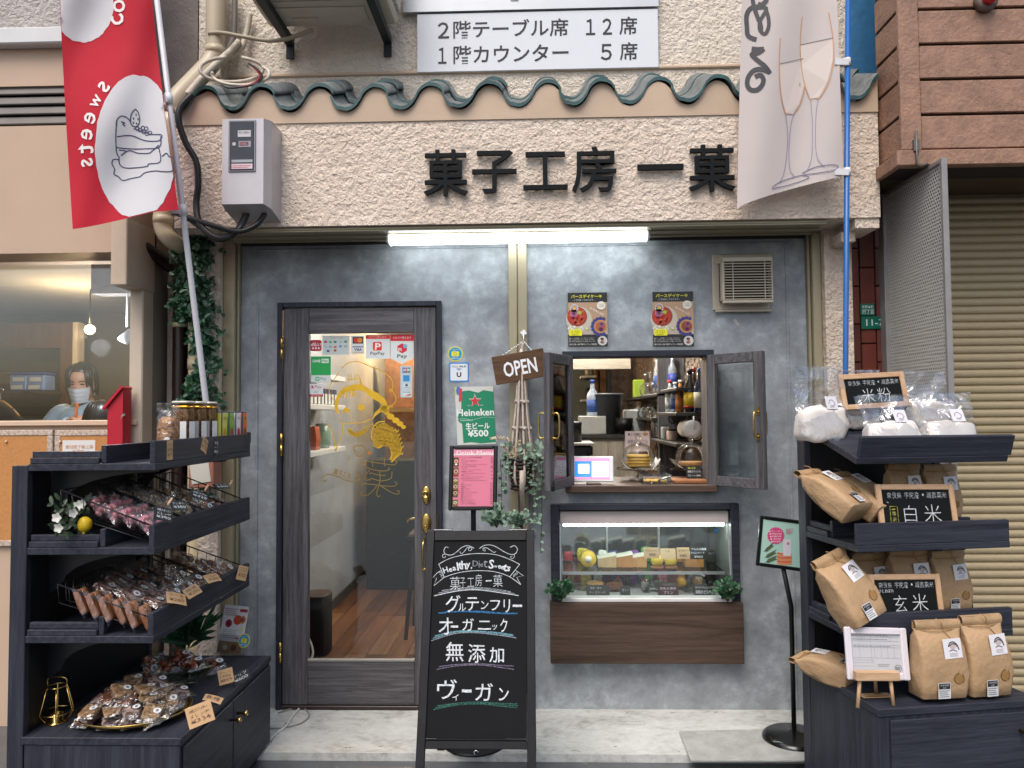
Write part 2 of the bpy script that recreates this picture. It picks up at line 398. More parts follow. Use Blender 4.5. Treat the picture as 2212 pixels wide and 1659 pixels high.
# ------------------------------------------------------------------ bakery building
SHOP = thing('bakery_building', 'cream stucco bakery with grey mortar shopfront and wavy tiled eave', 'building', (0, .1, 0))
x0, x1, z0, z1 = R(378, 238, 1899, 481, -.33)
FZ0, FZ1 = z0, z1
FXL, FXR = x0, x1
zc = U(1100, 258, -.33).z
b = B(); b.box(FXL, FXR, -.33, .045, FZ0, zc); b.out('fascia', M_ST, SHOP)
crest = [442, 559, 687, 810, 930, 1057, 1184, 1301, 1424, 1552, 1676, 1796, 1915]
CX = [U(p, 178, -.37).x for p in crest]
ZC = U(1057, 176, -.37).z; ZT = U(1120, 226, -.37).z
AMP = (ZC - ZT) / 2; ZM = (ZC + ZT) / 2
def wave(ph):
    s_ = math.cos(2 * pi * ph); return AMP * (1 if s_ > 0 else -1) * abs(s_) ** .72
def tile_mesh(xc, p0, p1, ph0, ph1, yf, yb, zf, zb, n=16):
    up = B(); th = .019; F = []; 
    for side in (0, 1):
        for i in range(n + 1):
            ph = ph0 + (ph1 - ph0) * i / n
            x = xc + ph * (p1 if ph > 0 else p0)
            zz = wave(ph) + (.016 * max(0, (ph - .05)) / .2 if ph > .05 else 0) - (.010 if ph < -.6 else 0)
            F.append((x, zz + (th if side else 0)))
    m = n + 1
    vs = [(x, yf, zf + z) for x, z in F] + [(x, yb, zb + z) for x, z in F]
    up.m = 0; fs = []
    for i in range(n): fs.append((i, i + 1, m + i + 1, m + i))
    up.add(vs, fs)                                    # front glazed edge
    fs2 = []
    for i in range(n):
        fs2.append((m + i, m + i + 1, 3 * m + i + 1, 3 * m + i)); fs2.append((i, 2 * m + i, 2 * m + i + 1, i + 1))
    fs2.append((0, m, 3 * m, 2 * m)); fs2.append((n, 2 * m + n, 3 * m + n, m + n))
    k = len(up.v) - 4 * m
    for f in fs2: up.f.append([q + k for q in f]); up.mi.append(1); up.sm.append(True)
    return up
for r, (yf, yb, dz0, dz1) in enumerate(((-.354, -.06, 0, .14), (-.11, .048, .125, .2))):
    for k, xc in enumerate(CX):
        p0 = xc - CX[k - 1] if k else .285; p1 = CX[k + 1] - xc if k + 1 < len(CX) else .285
        j = random.uniform(-.008, .008); e_ = .25 if k < len(CX) - 1 else (FXR - xc) / p0
        tile_mesh(xc + j, p0, p1, -.78 if k else -.52, e_, yf + random.uniform(-.012, .012), yb, ZM + dz0 + j, ZM + dz1 + j).out('roof_tile', [M_TEAL, M_TILE], SHOP)
poly = [(FXL, zc)]
pts = []
for k in range(len(CX) - 1):
    for i in range(16):
        t = i / 16; pts.append((CX[k] + t * (CX[k + 1] - CX[k]), ZM + wave(t) - .004))
pts = [p for p in pts if FXL < p[0] < FXR]; pts = [(FXL, ZM - AMP * .4)] + pts + [(FXR, pts[-1][1])]
b = B(); b.prism([(FXR, zc + .0), ] + pts[::-1] + [(FXL, zc)], Fr((0, -.337, 0), (1, 0, 0), (0, 0, 1)), -.33, 0)
b.out('eave_mortar', M_CAP, SHOP)
# upper wall, with the ledge under the sign
UW = .05
xl = U(428, 60, UW).x; xr = U(1836, 60, UW).x
zl = U(1100, 158, UW).z
b = B(); b.box(xl, xr, UW, .2, FZ0, zl + .02); b.box(xl, xr, UW + .012, .2, zl + .02, 4.6); b.out('upper_wall', M_STW, SHOP)
b = B(); b.cbox(xl, xr, UW - .012, UW + .02, zl + .001, zl + .022, .006); b.out('wall_ledge', M_CAP, SHOP)
b = B(); b.box(xr + .001, U(1893, 60, UW).x, UW - .004, .2, FZ1, 4.6); b.out('blue_wall_strip', mat('blue_paint', '2f6f9c', .6, var=.2, vs=20, bump=.5, bs=40), SHOP)
b = B(); b.cbox(U(478, 60, UW).x, U(492, 60, UW).x, UW - .02, UW + .02, FZ1 + .1, 4.6, .008); b.out('wall_ridge', M_STW, SHOP)
# upstairs window
x0, x1, z0, z1 = R(872, -70, 1420, 26, UW)
wf = B(); wf.box(x0, x1, UW - .03, UW + .02, z0, z0 + .05); wf.box(x1 - .045, x1, UW - .03, UW + .02, z0 + .05, z1)
xm = U(1112, 10, UW).x; wf.box(xm - .022, xm + .022, UW - .035, UW + .02, z0 + .05, z1); wf.box(x0, xm - .022, UW - .02, UW + .02, z0 + .05, z0 + .085); wf.box(xm + .022, x1 - .045, UW - .028, UW + .02, z0 + .05, z0 + .1)
wo = wf.out('upstairs_window', M_SILV, SHOP)
b = B(); b.box(x0, xm - .022, UW - .006, UW, z0 + .085, z1); b.out('pane', mat('dark_window_glass', '20282a', .08, var=.2), wo)
b = B(); b.box(xm + .022, x1 - .045, UW - .006, UW, z0 + .1, z1); b.out('pane', mat('grey_window_glass', '6d7472', .1, var=.2), wo)
# piers, jambs and header of the shopfront
ZH = U(1100, 524, 0).z                  # top of the grey wall
def xr_(p, y=900, Y=0): return U(p, y, Y).x
b = B(); b.box(xr_(447), xr_(489), -.10, .2, 0, FZ0 - .001); b.out('pier', M_ST, SHOP)
b = B(); b.box(xr_(1768, 700), xr_(1826, 700), -.10, .2, 0, FZ0 - .001); b.out('pier', M_ST, SHOP)
b = B(); b.cbox(xr_(489) + .001, xr_(514), -.06, .1, 0, FZ0 - .002, .004); b.cbox(xr_(514) + .001, xr_(519), -.03, .1, 0, FZ0 - .002, .003); b.out('jamb', M_ALU, SHOP)
b = B(); b.cbox(xr_(1749, 700), xr_(1768, 700) - .001, -.06, .1, 0, FZ0 - .002, .004); b.cbox(xr_(1743, 700), xr_(1749, 700) - .001, -.03, .1, 0, FZ0 - .002, .003); b.out('jamb', M_ALU, SHOP)
b = B(); xa, xb = xr_(519) + .002, xr_(1743, 700) - .002
b.cbox(xa, xb, -.05, .1, ZH + .028, FZ0 - .003, .004); b.cbox(xa, xb, -.07, -.052, ZH + .06, ZH + .075, .003); b.out('header', M_ALU, SHOP)
b = B(); b.box(xa, xb, -.305, -.051, FZ0 - .014, FZ0 - .0035)
for y_ in (-.3, -.2, -.1): b.box(xa, xb, y_, y_ + .03, FZ0 - .022, FZ0 - .0145)
b.out('header_rail', M_ALU, SHOP)
b = B(); b.box(xa, xb, -.012, .1, ZH, ZH + .027); b.out('header_groove', M_ALUD, SHOP)
b = B(); b.cbox(xr_(1101), xr_(1120) - .001, -.05, -.002, SLAB, ZH + .03, .004); b.cbox(xr_(1120), xr_(1141), -.042, -.002, SLAB, ZH + .03, .004); b.out('centre_post', M_ALU, SHOP)
b = B(); b.box(FXR - .12, FXR - .002, -.32, -.1, FZ0 - .05, FZ0 - .001); b.box(FXR - .16, FXR - .09, -.25, .05, FZ0 - .10, FZ0 - .051); b.out('broken_render', M_ST, SHOP)
# grey wall round its three openings
DX0, DX1, _, DZ1 = R(603, 655, 955, 1518, 0)
WX0, WX1, WZ0, WZ1 = R(1232, 767, 1531, 1049, 0)
CX0, CX1, CZ0, CZ1 = R(1195, 1094, 1589, 1300, 0)
g = B(); T = .11
def gw(a, c, z0, z1): g.box(a, c, 0, T, z0, z1)
XL, XR = xr_(519) + .002, xr_(1743, 700) - .002
XM = xr_(1121)
gw(XL, DX0, SLAB, ZH - .001); gw(DX0, DX1, DZ1, ZH - .001); gw(DX1, XM, SLAB, ZH - .001)
gw(XM + .0005, min(WX0, CX0), SLAB, ZH - .001); gw(max(WX1, CX1), XR, SLAB, ZH - .001)
a, c = min(WX0, CX0), max(WX1, CX1)
gw(a, c, WZ1, ZH - .001); gw(a, c, CZ1, WZ0); gw(a, c, SLAB, CZ0)
if WX0 > a: gw(a, WX0, WZ0, WZ1)
if WX1 < c: gw(WX1, c, WZ0, WZ1)
if CX0 > a: gw(a, CX0, CZ0, CZ1)
if CX1 < c: gw(CX1, c, CZ0, CZ1)
g.out('grey_wall', M_GREY, SHOP)
b = B(); b.cbox(xr_(553), xr_(558), -.006, .004, SLAB, ZH - .03, .003); b.cbox(xr_(553), xr_(1100), -.006, .004, ZH - .028, ZH - .018, .003); b.out('wall_bead', M_GREY, SHOP)
b = B(); b.cbox(xr_(1698, 700), xr_(1704, 700), -.006, .004, SLAB, ZH - .03, .003); b.cbox(xr_(1142), xr_(1704, 700), -.006, .004, ZH - .028, ZH - .018, .003); b.out('wall_bead', M_GREY, SHOP)
# ------------------------------------------------------------------ door
fw = .024
b = B(); zt = DZ1
b.cbox(DX0 - .004, DX0 + fw, -.035, .09, SLAB + .002, zt + .004, .003); b.cbox(DX1 - fw, DX1 + .004, -.035, .09, SLAB + .002, zt + .004, .003); b.cbox(DX0 + fw + .0005, DX1 - fw - .0005, -.035, .09, zt - fw, zt + .004, .003)
b.out('door_frame', M_NAVYV, SHOP)
LX0, LX1, LZ0, LZ1 = DX0 + fw + .004, DX1 - fw - .004, SLAB + .025, zt - fw - .004
GX0, GX1, GZ0, GZ1 = R(666, 719, 895, 1429, -.02)
d = B(); d.m = 0
d.cbox(LX0, GX0, -.022, .018, LZ0, LZ1, .003); d.cbox(GX1, LX1, -.022, .018, LZ0, LZ1, .003); d.m = 1
d.cbox(GX0 + .0005, GX1 - .0005, -.0215, .018, GZ1, LZ1, .003); d.cbox(GX0 + .0005, GX1 - .0005, -.0215, .018, LZ0, GZ0, .003)
DOOR = d.out('door', [M_DOORV, M_DOORH], SHOP)
b = B(); b.cbox(GX0, GX1, -.026, -.006, GZ0 + .0005, GZ0 + .014, .002); b.out('glazing_bead', mat('pale_bead', '8c8a83', .4), DOOR)
b = B(); b.box(GX0 + .001, GX1 - .001, -.004, .002, GZ0 + .001, GZ1 - .001); b.out('glass', M_GLASS, DOOR)
b = B(); b.cbox(DX0 + fw, LX1, -.03, .1, SLAB + .001, SLAB + .022, .003); b.out('threshold', mat('dark_threshold', '2b1d18', .4), SHOP)
for (pa, pb) in ((728, 775), (936, 985), (1388, 1432)):
    za, zb = U(607, pb, -.04).z, U(607, pa, -.04).z
    b = B(); b.tube([(DX0 + fw + .001, -.043, za), (DX0 + fw + .001, -.043, (za + zb) / 2 - .0015)], .007, 8); b.tube([(DX0 + fw + .001, -.043, (za + zb) / 2 + .0015), (DX0 + fw + .001, -.043, zb)], .007, 8)
    b.out('hinge', M_BRASS, DOOR)
def oval(px, py, hw, hh, extra):
    c = U(px, py, -.022); b = B(); n = 28
    def ring(s_, y): return [Vector((c.x + hw * s_ * math.cos(2 * pi * i / n), y, c.z + hh * s_ * math.sin(2 * pi * i / n) * (1 if math.sin(2 * pi * i / n) > 0 else 1.12))) for i in range(n)]
    b.loft([ring(1, -.023), ring(.97, -.030), ring(.80, -.0325), ring(.1, -.033)][::-1]); extra(b, c); return b
def cyl(b, c):
    Mx = Matrix.Rotation(pi / 2, 3, 'X')
    b.lathe([(.021, 0), (.021, .018), (.018, .022), (.015, .022), (.0145, .018), (.0, .018)], 20, Vector((c.x, -.032, c.z + .002)), Mx)
lk = oval(921, 1068, .024, .046, cyl).out('deadbolt', M_BRASS, DOOR)
c = U(921, 1068, -.05); b = B(); b.box(c.x - .0015, c.x + .0015, -.0512, -.0502, c.z - .008, c.z + .006); b.out('keyhole', M_BLACKP, lk)
def thumb(b, c):
    b.tube([(c.x, -.03, c.z - .012), (c.x, -.05, c.z - .016), (c.x, -.062, c.z - .012)], [.006, .006, .008], 8)
oval(921, 1129, .026, .05, thumb).out('handle_plate', M_BRASS, DOOR)
c = U(918, 1165, -.03)
b = B(); b.tube(catmull([(c.x, -.03, c.z), (c.x - .004, -.07, c.z - .015), (c.x - .006, -.075, c.z - .08), (c.x - .004, -.066, c.z - .15), (c.x, -.03, c.z - .165)], 6), .007, 10)
b.lathe([(.014, 0), (.014, .006), (.006, .01)], 14, (c.x, -.022, c.z - .165), Matrix.Rotation(pi / 2, 3, 'X')); b.out('pull_handle', M_BRASS, DOOR)
c = U(896, 1122, .03); b = B(); b.tube(catmull([(c.x + .03, .02, c.z), (c.x + .02, .05, c.z), (c.x - .01, .055, c.z), (c.x - .035, .055, c.z - .006), (c.x - .045, .055, c.z - .022)], 5), [.008] * 15 + [.007] * 6, 8); b.out('inside_lever', M_BRASS, DOOR)
b = B(); c = U(953, 1128, -.03); b.cbox(DX1 - fw + .001, DX1 - fw + .005, -.045, -.03, c.z - .04, c.z + .04, .002); b.out('strike_plate', M_BRASS, DOOR)
# ------------------------------------------------------------------ serving window
b = B(); x0, x1, z0, z1 = R(1215, 757, 1542, 770, -.03)
b.cbox(x0, x1, -.035, .12, z0, z1, .003); sw = b.out('serving_window', M_NAVY, SHOP)
b = B(); b.box(WX0 - .02, WX0 + .012, -.02, .12, WZ0 + .0, z0 - .001); b.box(WX1 - .012, WX1 + .02, -.02, .12, WZ0, z0 - .001); b.out('window_jamb', M_DOORV, sw)
x0, x1, z0, z1 = R(1222, 1049, 1551, 1064, -.07)
b = B(); b.cbox(x0, x1, -.07, .5, z0, z1, .004); COUNTER_Z = z1; b.out('serving_counter', M_BROWNH, SHOP)
def sash(hx, ang, L, side):
    """a glazed leaf hinged at hx, opened outwards; side -1 left, +1 right"""
    zt, zb = WZ1 - .006, WZ0 + .004
    u = Vector((side * math.cos(ang), -math.sin(ang), 0)); nrm = Vector((-u.y, u.x, 0))
    fr = Fr((hx, -.022, zb), u, (0, 0, 1)); h = zt - zb; st = .052; t = .017
    b = B(); b.m = 0
    b.fbox(fr, .004, st, 0, h, -t, t, .003); b.fbox(fr, L - st, L, 0, h, -t, t, .003); b.m = 1
    b.fbox(fr, st + .0005, L - st - .0005, 0, st, -t + .001, t - .001, .003); b.fbox(fr, st + .0005, L - st - .0005, h - st, h, -t + .001, t - .001, .003)
    o = b.out('window_sash', [M_DOORV, M_DOORH], sw)
    return fr, h, o, st, L
frL, hL, sL, st, LL = sash(WX0 + .004, math.radians(66), .335, -1)
frR, hR, sR, st, LR = sash(WX1 - .004, math.radians(50), .335, 1)
for fr, h, o, L in ((frL, hL, sL, LL), (frR, hR, sR, LR)):
    b = B(); b.fbox(fr, st, L - st, st, h - st, -.0025, .0025); g1 = b.out('glass', M_GLASS, sw)
    for sgn in (-1, 1):
        b = B(); zc_ = h * .47
        b.fbox(fr, L - .035, L - .017, zc_ - .085, zc_ - .045, sgn * .0175, sgn * .0205); b.fbox(fr, L - .035, L - .017, zc_ + .045, zc_ + .085, sgn * .0175, sgn * .0205)
        b.tube(catmull([fr.p(L - .026, zc_ + .06, sgn * .019), fr.p(L - .026, zc_ + .058, sgn * .05), fr.p(L - .026, zc_, sgn * .056), fr.p(L - .026, zc_ - .058, sgn * .05), fr.p(L - .026, zc_ - .06, sgn * .019)], 5), .0048, 8); b.out('handle', M_BRASS, sw)
    b = B(); b.fbox(fr, L - .03, L - .008, .0, .028, -.03, -.0175, .003); b.tube([fr.p(L - .02, .03, -.026), fr.p(L - .02, .055, -.026)], .004, 8); b.out('bolt', M_BLACKP, sw)
SASHL, SASHR = frL, frR
# ------------------------------------------------------------------ showcase opening, panel
fwid = .032
b = B(); zt = CZ1 + .006
b.cbox(CX0 - .012, CX0 + fwid, -.04, .1, CZ0, zt + .012, .003); b.cbox(CX1 - fwid, CX1 + .012, -.04, .1, CZ0, zt + .012, .003); b.cbox(CX0 + fwid + .0005, CX1 - fwid - .0005, -.04, .1, zt - fwid + .012, zt + .012, .003)
b.out('showcase_frame', M_NAVY, SHOP)
PX0, PX1, PZ0, PZ1 = R(1189, 1302, 1607, 1434, -.07)
b = B(); b.cbox(PX0, PX1, -.072, -.001, PZ0, PZ1, .003); b.out('wood_panel', M_BROWNH, SHOP)
# ------------------------------------------------------------------ inside the bakery
M_PLAST = mat('pale_plaster', '9aa1a6', .7, var=.14, vs=3)
M_DARKIN = mat('dark_interior', '2b2724', .7, var=.2)
M_CEIL = mat('ceiling_white', 'b9b6ae', .8)
M_PLANK = [wood('floor_plank_%d' % i, a, c, (10, .8, 10), 2.5, .35, .05) for i, (a, c) in enumerate((('4a2f1e', '7a5232'), ('5a3a24', '8a6040'), ('3d281b', '664530'), ('6a4a30', '94704c')))]
M_LOAK = wood('light_oak', '8d8477', 'b5ab9b', (14, 14, 1), 2, .5, .08)
M_MOS = mat('mosaic_wood', '837466', .6, var=.55, vs=17)
M_SHELF = mat('dark_shelf_board', '2a2826', .45, var=.2, vs=30)
M_WSHELF = mat('white_shelf_board', 'd2d0ca', .45, var=.03)
WI, KI = -1.63, 1.06
b = B(); b.box(WI, KI, .12, 6.2, -.02, .04); FL = b.out('interior_floor', mat('subfloor', '33241a', .6), SHOP)
rr = random.Random(3)
pl = {}
for i in range(12):
    x = WI + .004 + i * .132; y = .125 - rr.random() * .5
    while y < 4.6:
        L = .92; ya = max(y, .125); yb = y + L - .004
        if yb > ya + .1:
            b = B(); b.cbox(x, x + .128, ya, yb, .0405, .052 + rr.random() * .001, .0015); b.out('plank', rr.choice(M_PLANK), FL)
        y += L
b = B(); b.box(WI - .1, WI, .12, 4.76, .04, 2.6); b.out('interior_side_wall', M_PLAST, SHOP)
b = B(); b.box(WI, WI + .012, .12, 4.75, .053, .13); b.out('skirting', mat('grey_skirting', '4a4743', .5), SHOP)
b = B(); b.box(WI - .5, -.1, 6.0, 6.1, .04, 2.6); b.out('interior_back_wall', mat('warm_brick_wall', '7d5b3e', .8, var=.3, vs=9), SHOP)
b = B(); b.box(WI - .1, KI + .1, .12, 6.2, 2.6, 2.7); b.out('interior_ceiling', M_CEIL, SHOP)
b = B(); b.box(-.02, KI + .1, 3.65, 3.75, .04, 2.6); b.out('kitchen_back_wall', mat('green_grey_wall', '5f675f', .8, var=.08), SHOP)
b = B(); b.box(KI, KI + .1, .12, 3.65, .04, 2.6); b.out('kitchen_side_wall', M_DARKIN, SHOP)
# tiles of wood mosaic on the kitchen walls: too small to pick apart one by one
b = B(); y = .16
while y < 3.6:
    z = 1.05
    while z < 2.5:
        L = rr.choice((.045, .06, .08)); dd = rr.uniform(.004, .02); b.box(KI - dd, KI - .001, y, y + .048, z, z + .028); z += .03
    y += .05
x = .62
while x < KI - .03:
    z = 1.05
    while z < 2.3:
        b.box(x, x + .048, 3.65 - rr.uniform(.004, .02), 3.649, z, z + .028); z += .03
    x += .05
b.out('wood_mosaic', M_MOS, SHOP, kind='stuff')
x0, x1, z0, z1 = R(1246, 769, 1362, 797, 2.4)
b = B(); b.box(-.02, x1, 2.4, 2.45, z0, 2.6); b.out('bulkhead', wood('oak_level', '8d8477', 'b5ab9b', (1, 12, 12), 2, .5, .05), SHOP)
b = B(); x0, x1, _, _ = R(1286, 800, 1292, 940, 3.6); b.box(x0, x1, 3.6, 3.64, .05, 2.3); x0, x1, _, _ = R(1293, 800, 1297, 940, 3.6); b.box(x1, x1 + .06, 3.6, 3.64, .05, 2.3); b.out('door_lining', mat('oak_trim', '7a5a38', .5, var=.1), SHOP)
b = B(); x0, x1, _, _ = R(1301, 800, 1319, 940, 3.62); b.box(x0, x1, 3.62, 3.64, .05, 2.3); b.out('grey_door_leaf', mat('slate_door', '5b5f63', .6), SHOP)
# back counter
KZ = 1.40
b = B(); b.box(-.02, .84, 2.0, 2.5, KZ, KZ + .03); KC = b.out('back_counter', M_SHELF, SHOP)
for i in range(7):
    b = B(); b.cbox(-.02 + i * .123, -.02 + i * .123 + .12, 2.03, 2.05, .3, KZ - .001, .003); b.out('panel', M_LOAK, KC)
# wall shelves of the kitchen, each with scroll brackets
def scroll(b, x, y, z, s=.09, d=1):
    b.tube(catmull([(x + .0, y, z), (x + .0, y, z - s * .55), (x - s * .15, y, z - s), (x - s * .45, y, z - s * 1.05), (x - s * .5, y, z - s * .8), (x - s * .33, y, z - s * .72)], 4), .004, 6)
    b.tube(catmull([(x - s * .9, y, z), (x - s * .95, y, z - s * .25), (x - s * .75, y, z - s * .35), (x - s * .65, y, z - s * .2)], 4), .004, 6)
def kshelf(y0, y1, z, depth, zs=()):
    b = B(); b.cbox(KI - .022 - depth, KI - .022, y0, y1, z - .022, z, .003); o = b.out('wall_shelf', M_SHELF, SHOP)
    for yy in (y0 + .12, y1 - .12):
        b = B(); scroll(b, KI - .03, yy, z - .0225, depth * .7); b.out('bracket', mat('wrought_iron', '1c1b1a', .5), o)
    return o
SA, SB, SD, SE = 1.737, 1.565, 1.603, 1.418
kshelf(1.15, 3.3, SA, .19); kshelf(1.4, 3.3, SB, .19); kshelf(.42, 1.1, SD, .2); kshelf(.42, 1.38, SE, .2); kshelf(.55, 1.12, SA + .02, .17)
b = B(); b.box(KI - .2, KI - .022, 1.15, 1.2, 1.05, 2.4); b.out('shelf_upright', M_DOORV, SHOP)
# white shelves on the left inside wall
for z in (1.885, 1.675, 1.372):
    b = B(); b.cbox(WI + .001, WI + .22, .25, 1.5, z - .035, z, .003); o = b.out('white_shelf', M_WSHELF, SHOP)
b = B(); b.box(-1.45, -1.0, 3.2, 3.4, 1.63, 1.67); b.out('plank_shelf', wood('pine_shelf', '9d7440', 'c9a066', (1, 10, 10), 2, .5, .05), SHOP)
b = B(); b.box(-1.5, -.95, 3.42, 3.5, .05, 2.2); b.out('shelf_back', mat('red_brick_panel', '8a6242', .7, var=.4, vs=14), SHOP)
b = B(); b.cbox(-1.5, -1.02, 2.6, 3.1, .05, 1.2, .01); b.out('low_cupboard', mat('dark_green_cupboard', '0b1d18', .5), SHOP)  # added block, its dark green stands in for the reflection in the door glass
# bits on those shelves
GRB = 'boxes in a row on the white shelf behind the door'
bx = None
for i in range(11):
    z = 1.676
    if bx is None:
        bx = thing('tea_packet', 'narrow navy and white tea packet in a row on white shelf behind door glass', 'packet', (WI + .16, .5, z), 0, GRB)
        b = B(); b.T = MW[bx.name]; b.cbox(-.03, .03, -.035, .035, 0, .11, .002); b.out('carton', mat('navy_carton', '1d2450', .5), bx)
        b = B(); b.T = MW[bx.name]; b.box(.0302, .0312, -.015, .033, .004, .075); b.box(-.02, .028, -.0362, -.0352, .004, .075); b.out('paper_front', ink('d8d6cc'), bx)
    else: dup(bx, (WI + .16, .5 + i * .083, z))
def item(name, label, cat, mats, fn, group=None, loc=None):
    b = B(); fn(b); o = b.out(name, mats); return tag(o, label, cat, group)
item('orange_bag', 'orange paper gift bag standing behind the door glass', 'bag', mat('orange_paper', 'b0532e', .5, var=.15), lambda b: b.loft([[Vector((WI + .12 + sx * .07 * k, .9 + sy * .05 * k, z)) for sx, sy in ((-1, -1), (1, -1), (1, 1), (-1, 1))] for k, z in ((1, 1.373), (1.05, 1.45), (.9, 1.53))], smooth=False))
item('glass_jar', 'pale green ribbed glass jar behind the gold door emblem', 'jar', mat('green_glass_jar', '8aa08a', .15, var=.2, vs=30), lambda b: b.lathe([(.05, 0), (.058, .02), (.058, .13), (.045, .15), (.045, .17), (0, .175)], 16, (WI + .13, 1.2, 1.373)))
item('white_carton', 'white display carton with red stripe on lowest white shelf', 'box', [ink('d6d2c8'), ink('b3322c')], lambda b: (b.cbox(WI + .05, WI + .2, .3, .48, 1.373, 1.50, .003), setattr(b, 'm', 1), b.box(WI + .2005, WI + .2015, .32, .36, 1.38, 1.49)))
def bouquet(b):
    r5 = random.Random(5)
    for i in range(60):
        a = r5.uniform(-1, 1); p = Vector((WI + .14 + r5.uniform(-.07, .07), .62 + r5.uniform(-.09, .09), 1.40 + r5.random() * .2)); b.m = 0 if r5.random() < .35 else 1
        q = Vector((r5.uniform(-1, 1), r5.uniform(-1, 1), r5.uniform(-1, 1))) * .022; s2 = q.orthogonal().normalized() * .012
        b.add([p, p + q * .5 + s2, p + q, p + q * .5 - s2], [(0, 1, 2, 3)])
    b.m = 1; b.tube([(WI + .14, .62, 1.373), (WI + .14, .62, 1.45)], .008, 6)
item('dried_bouquet', 'small bouquet of red flowers on shelf behind the door', 'flowers', [ink('c43a1e'), ink('5a5a2c')], bouquet)
# black speaker on the floor
sp = thing('floor_speaker', 'tall rounded black speaker on wooden floor behind door glass', 'speaker', (-1.43, .86, .053))
n = 28; ringf = lambda s_, z: [Vector((-1.43 + .085 * s_ * math.copysign(abs(math.cos(2 * pi * i / n)) ** .6, math.cos(2 * pi * i / n)), .86 + .11 * s_ * math.copysign(abs(math.sin(2 * pi * i / n)) ** .6, math.sin(2 * pi * i / n)), z)) for i in range(n)]
b = B(); b.loft([ringf(.95, .053), ringf(1, .06), ringf(1, .42), ringf(.97, .43)]); b.out('cabinet', mat('speaker_cloth', '0d0d0e', .8, bump=.3, bs=300), sp)
b = B(); b.loft([ringf(.99, .4305), ringf(.99, .438), ringf(.9, .44)]); b.out('top_plate', mat('speaker_top', '33231c', .4), sp)
tag((lambda b: (b.tube(catmull([(-1.50, .70, .34), (-1.46, .66, .28), (-1.38, .6, .14), (-1.42, .52, .06), (-1.5, .45, .056)], 6), .008, 6), b)[1])(B()).out('power_lead', mat('white_cable', 'c9c8c4', .5)), 'white power lead trailing down from black floor speaker', 'cable')
# chair legs glimpsed through the door
ch = thing('bar_stool', 'dark slim stool standing on the wooden floor inside door', 'stool', (-.72, 1.3, .053))
for (a, c2) in ((-.9, 1.15), (-.9, 1.5), (-.58, 1.15), (-.58, 1.5)):
    b = B(); b.tube([(a, c2, .053), (-.74 + (a + .74) * .7, 1.32 + (c2 - 1.32) * .7, .72)], .014, 8); b.out('leg', M_DARKIN, ch)
b = B(); b.cbox(-.9, -.58, 1.16, 1.48, .72, .77, .015); b.out('seat', M_DARKIN, ch)
# inside lights: ceiling downlights and pendant
def lampthing(name, label, loc, r, e, col, strength, rad=.05):
    t = thing(name, label, 'lamp', loc)
    b = B(); b.lathe([(r, .0), (r, -.012), (r * .8, -.014)], 18, loc); b.out('trim', M_WHITEP, t)
    m = mat('lamp_glow_%s' % col, col, .5, var=0, emit=e); b = B(); b.lathe([(0, -.010), (r * .78, -.0105), (r * .78, -.0145), (0, -.016)], 16, loc); b.out('diffuser', m, t)
    l = bpy.data.lights.new('lamp', 'POINT'); l.energy = strength; l.color = H(col); l.shadow_soft_size = rad
    lo = bpy.data.objects.new('bulb_light', l); COL.objects.link(lo); lo.parent = t; lo.location = (0, 0, -.09); return t
lampthing('downlight', 'round warm downlight in the ceiling just inside the door', (-1.1, 1.2, 2.598), .06, 8, 'fff7ec', 13)
lampthing('downlight', 'round warm downlight over the deeper part of the shop floor', (-1.1, 3.3, 2.598), .06, 8, 'ffcf98', 30)
lampthing('downlight', 'round white downlight above the serving counter', (.55, .75, 2.598), .06, 10, 'fffaf2', 22)
lampthing('downlight', 'round white downlight above the kitchen back counter', (.45, 2.3, 2.598), .06, 10, 'fffaf2', 30)
# ------------------------------------------------------------------ neighbour on the left
NB = thing('beige_building', 'beige painted shop with plate glass window and dark louvre', 'building', (-2.9, .5, 0))
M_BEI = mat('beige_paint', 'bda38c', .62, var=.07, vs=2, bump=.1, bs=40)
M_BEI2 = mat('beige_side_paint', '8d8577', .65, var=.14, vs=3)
M_CONC = mat('rough_concrete', '8b8078', .8, var=.22, vs=9, bump=.6, bs=45, bd=.008)
Yn, Yw = -.33, -.16
NX = U(310, 760, Yw).x; NXL = -5.6
gz1 = U(140, 546, Yn).z; gz0 = U(140, 908, Yw).z
GXR = U(281, 760, Yw).x
zl0, zl1 = U(60, 272, Yn).z, U(60, 186, Yn).z
b = B(); b.box(NXL, NX, Yn, Yw + .12, gz1, zl0); b.out('upper_band', M_BEI, NB)
b = B(); b.box(NXL, NX - .06, Yn, Yn + .1, zl1, U(60, 106, Yn).z); b.out('lintel', M_BEI, NB)
b = B(); b.box(NXL, NX - .06, Yn + .07, Yn + .1, zl0, zl1); lv = b.out('louvre', mat('louvre_dark', '1c1a19', .6), NB)
h = (zl1 - zl0) / 4
for i in range(4):
    b = B(); fr = Fr((NXL, Yn + .0, zl0 + h * i + .012), (1, 0, 0), (0, .32, .95)); b.fbox(fr, 0, NX - .06 - NXL, 0, h * .86, -.012, 0, .003); b.out('slat', mat('louvre_slat', '6a635d', .5, var=.15, vs=8), lv)
za, zb = U(60, 106, Yn).z, U(60, 74, Yn - .06).z
b = B(); b.cbox(NXL, NX - .06, Yn - .06, Yn + .1, za + .001, za + .085, .006); b.out('white_ledge', mat('ledge_white', 'cfcfcd', .5, var=.05), NB)
b = B(); b.box(NXL, NX - .02, Yn, Yn + .1, za + .086, 4.5); b.out('rough_upper_wall', stucco('spatter_stucco', 'a79e98', 'c9c1bb', 75, 1, .045), NB)
b = B(); b.box(NXL, NX - .02, Yw + .0, Yw + .1, 0, gz0 - .03); b.out('lower_wall', M_BEI, NB)
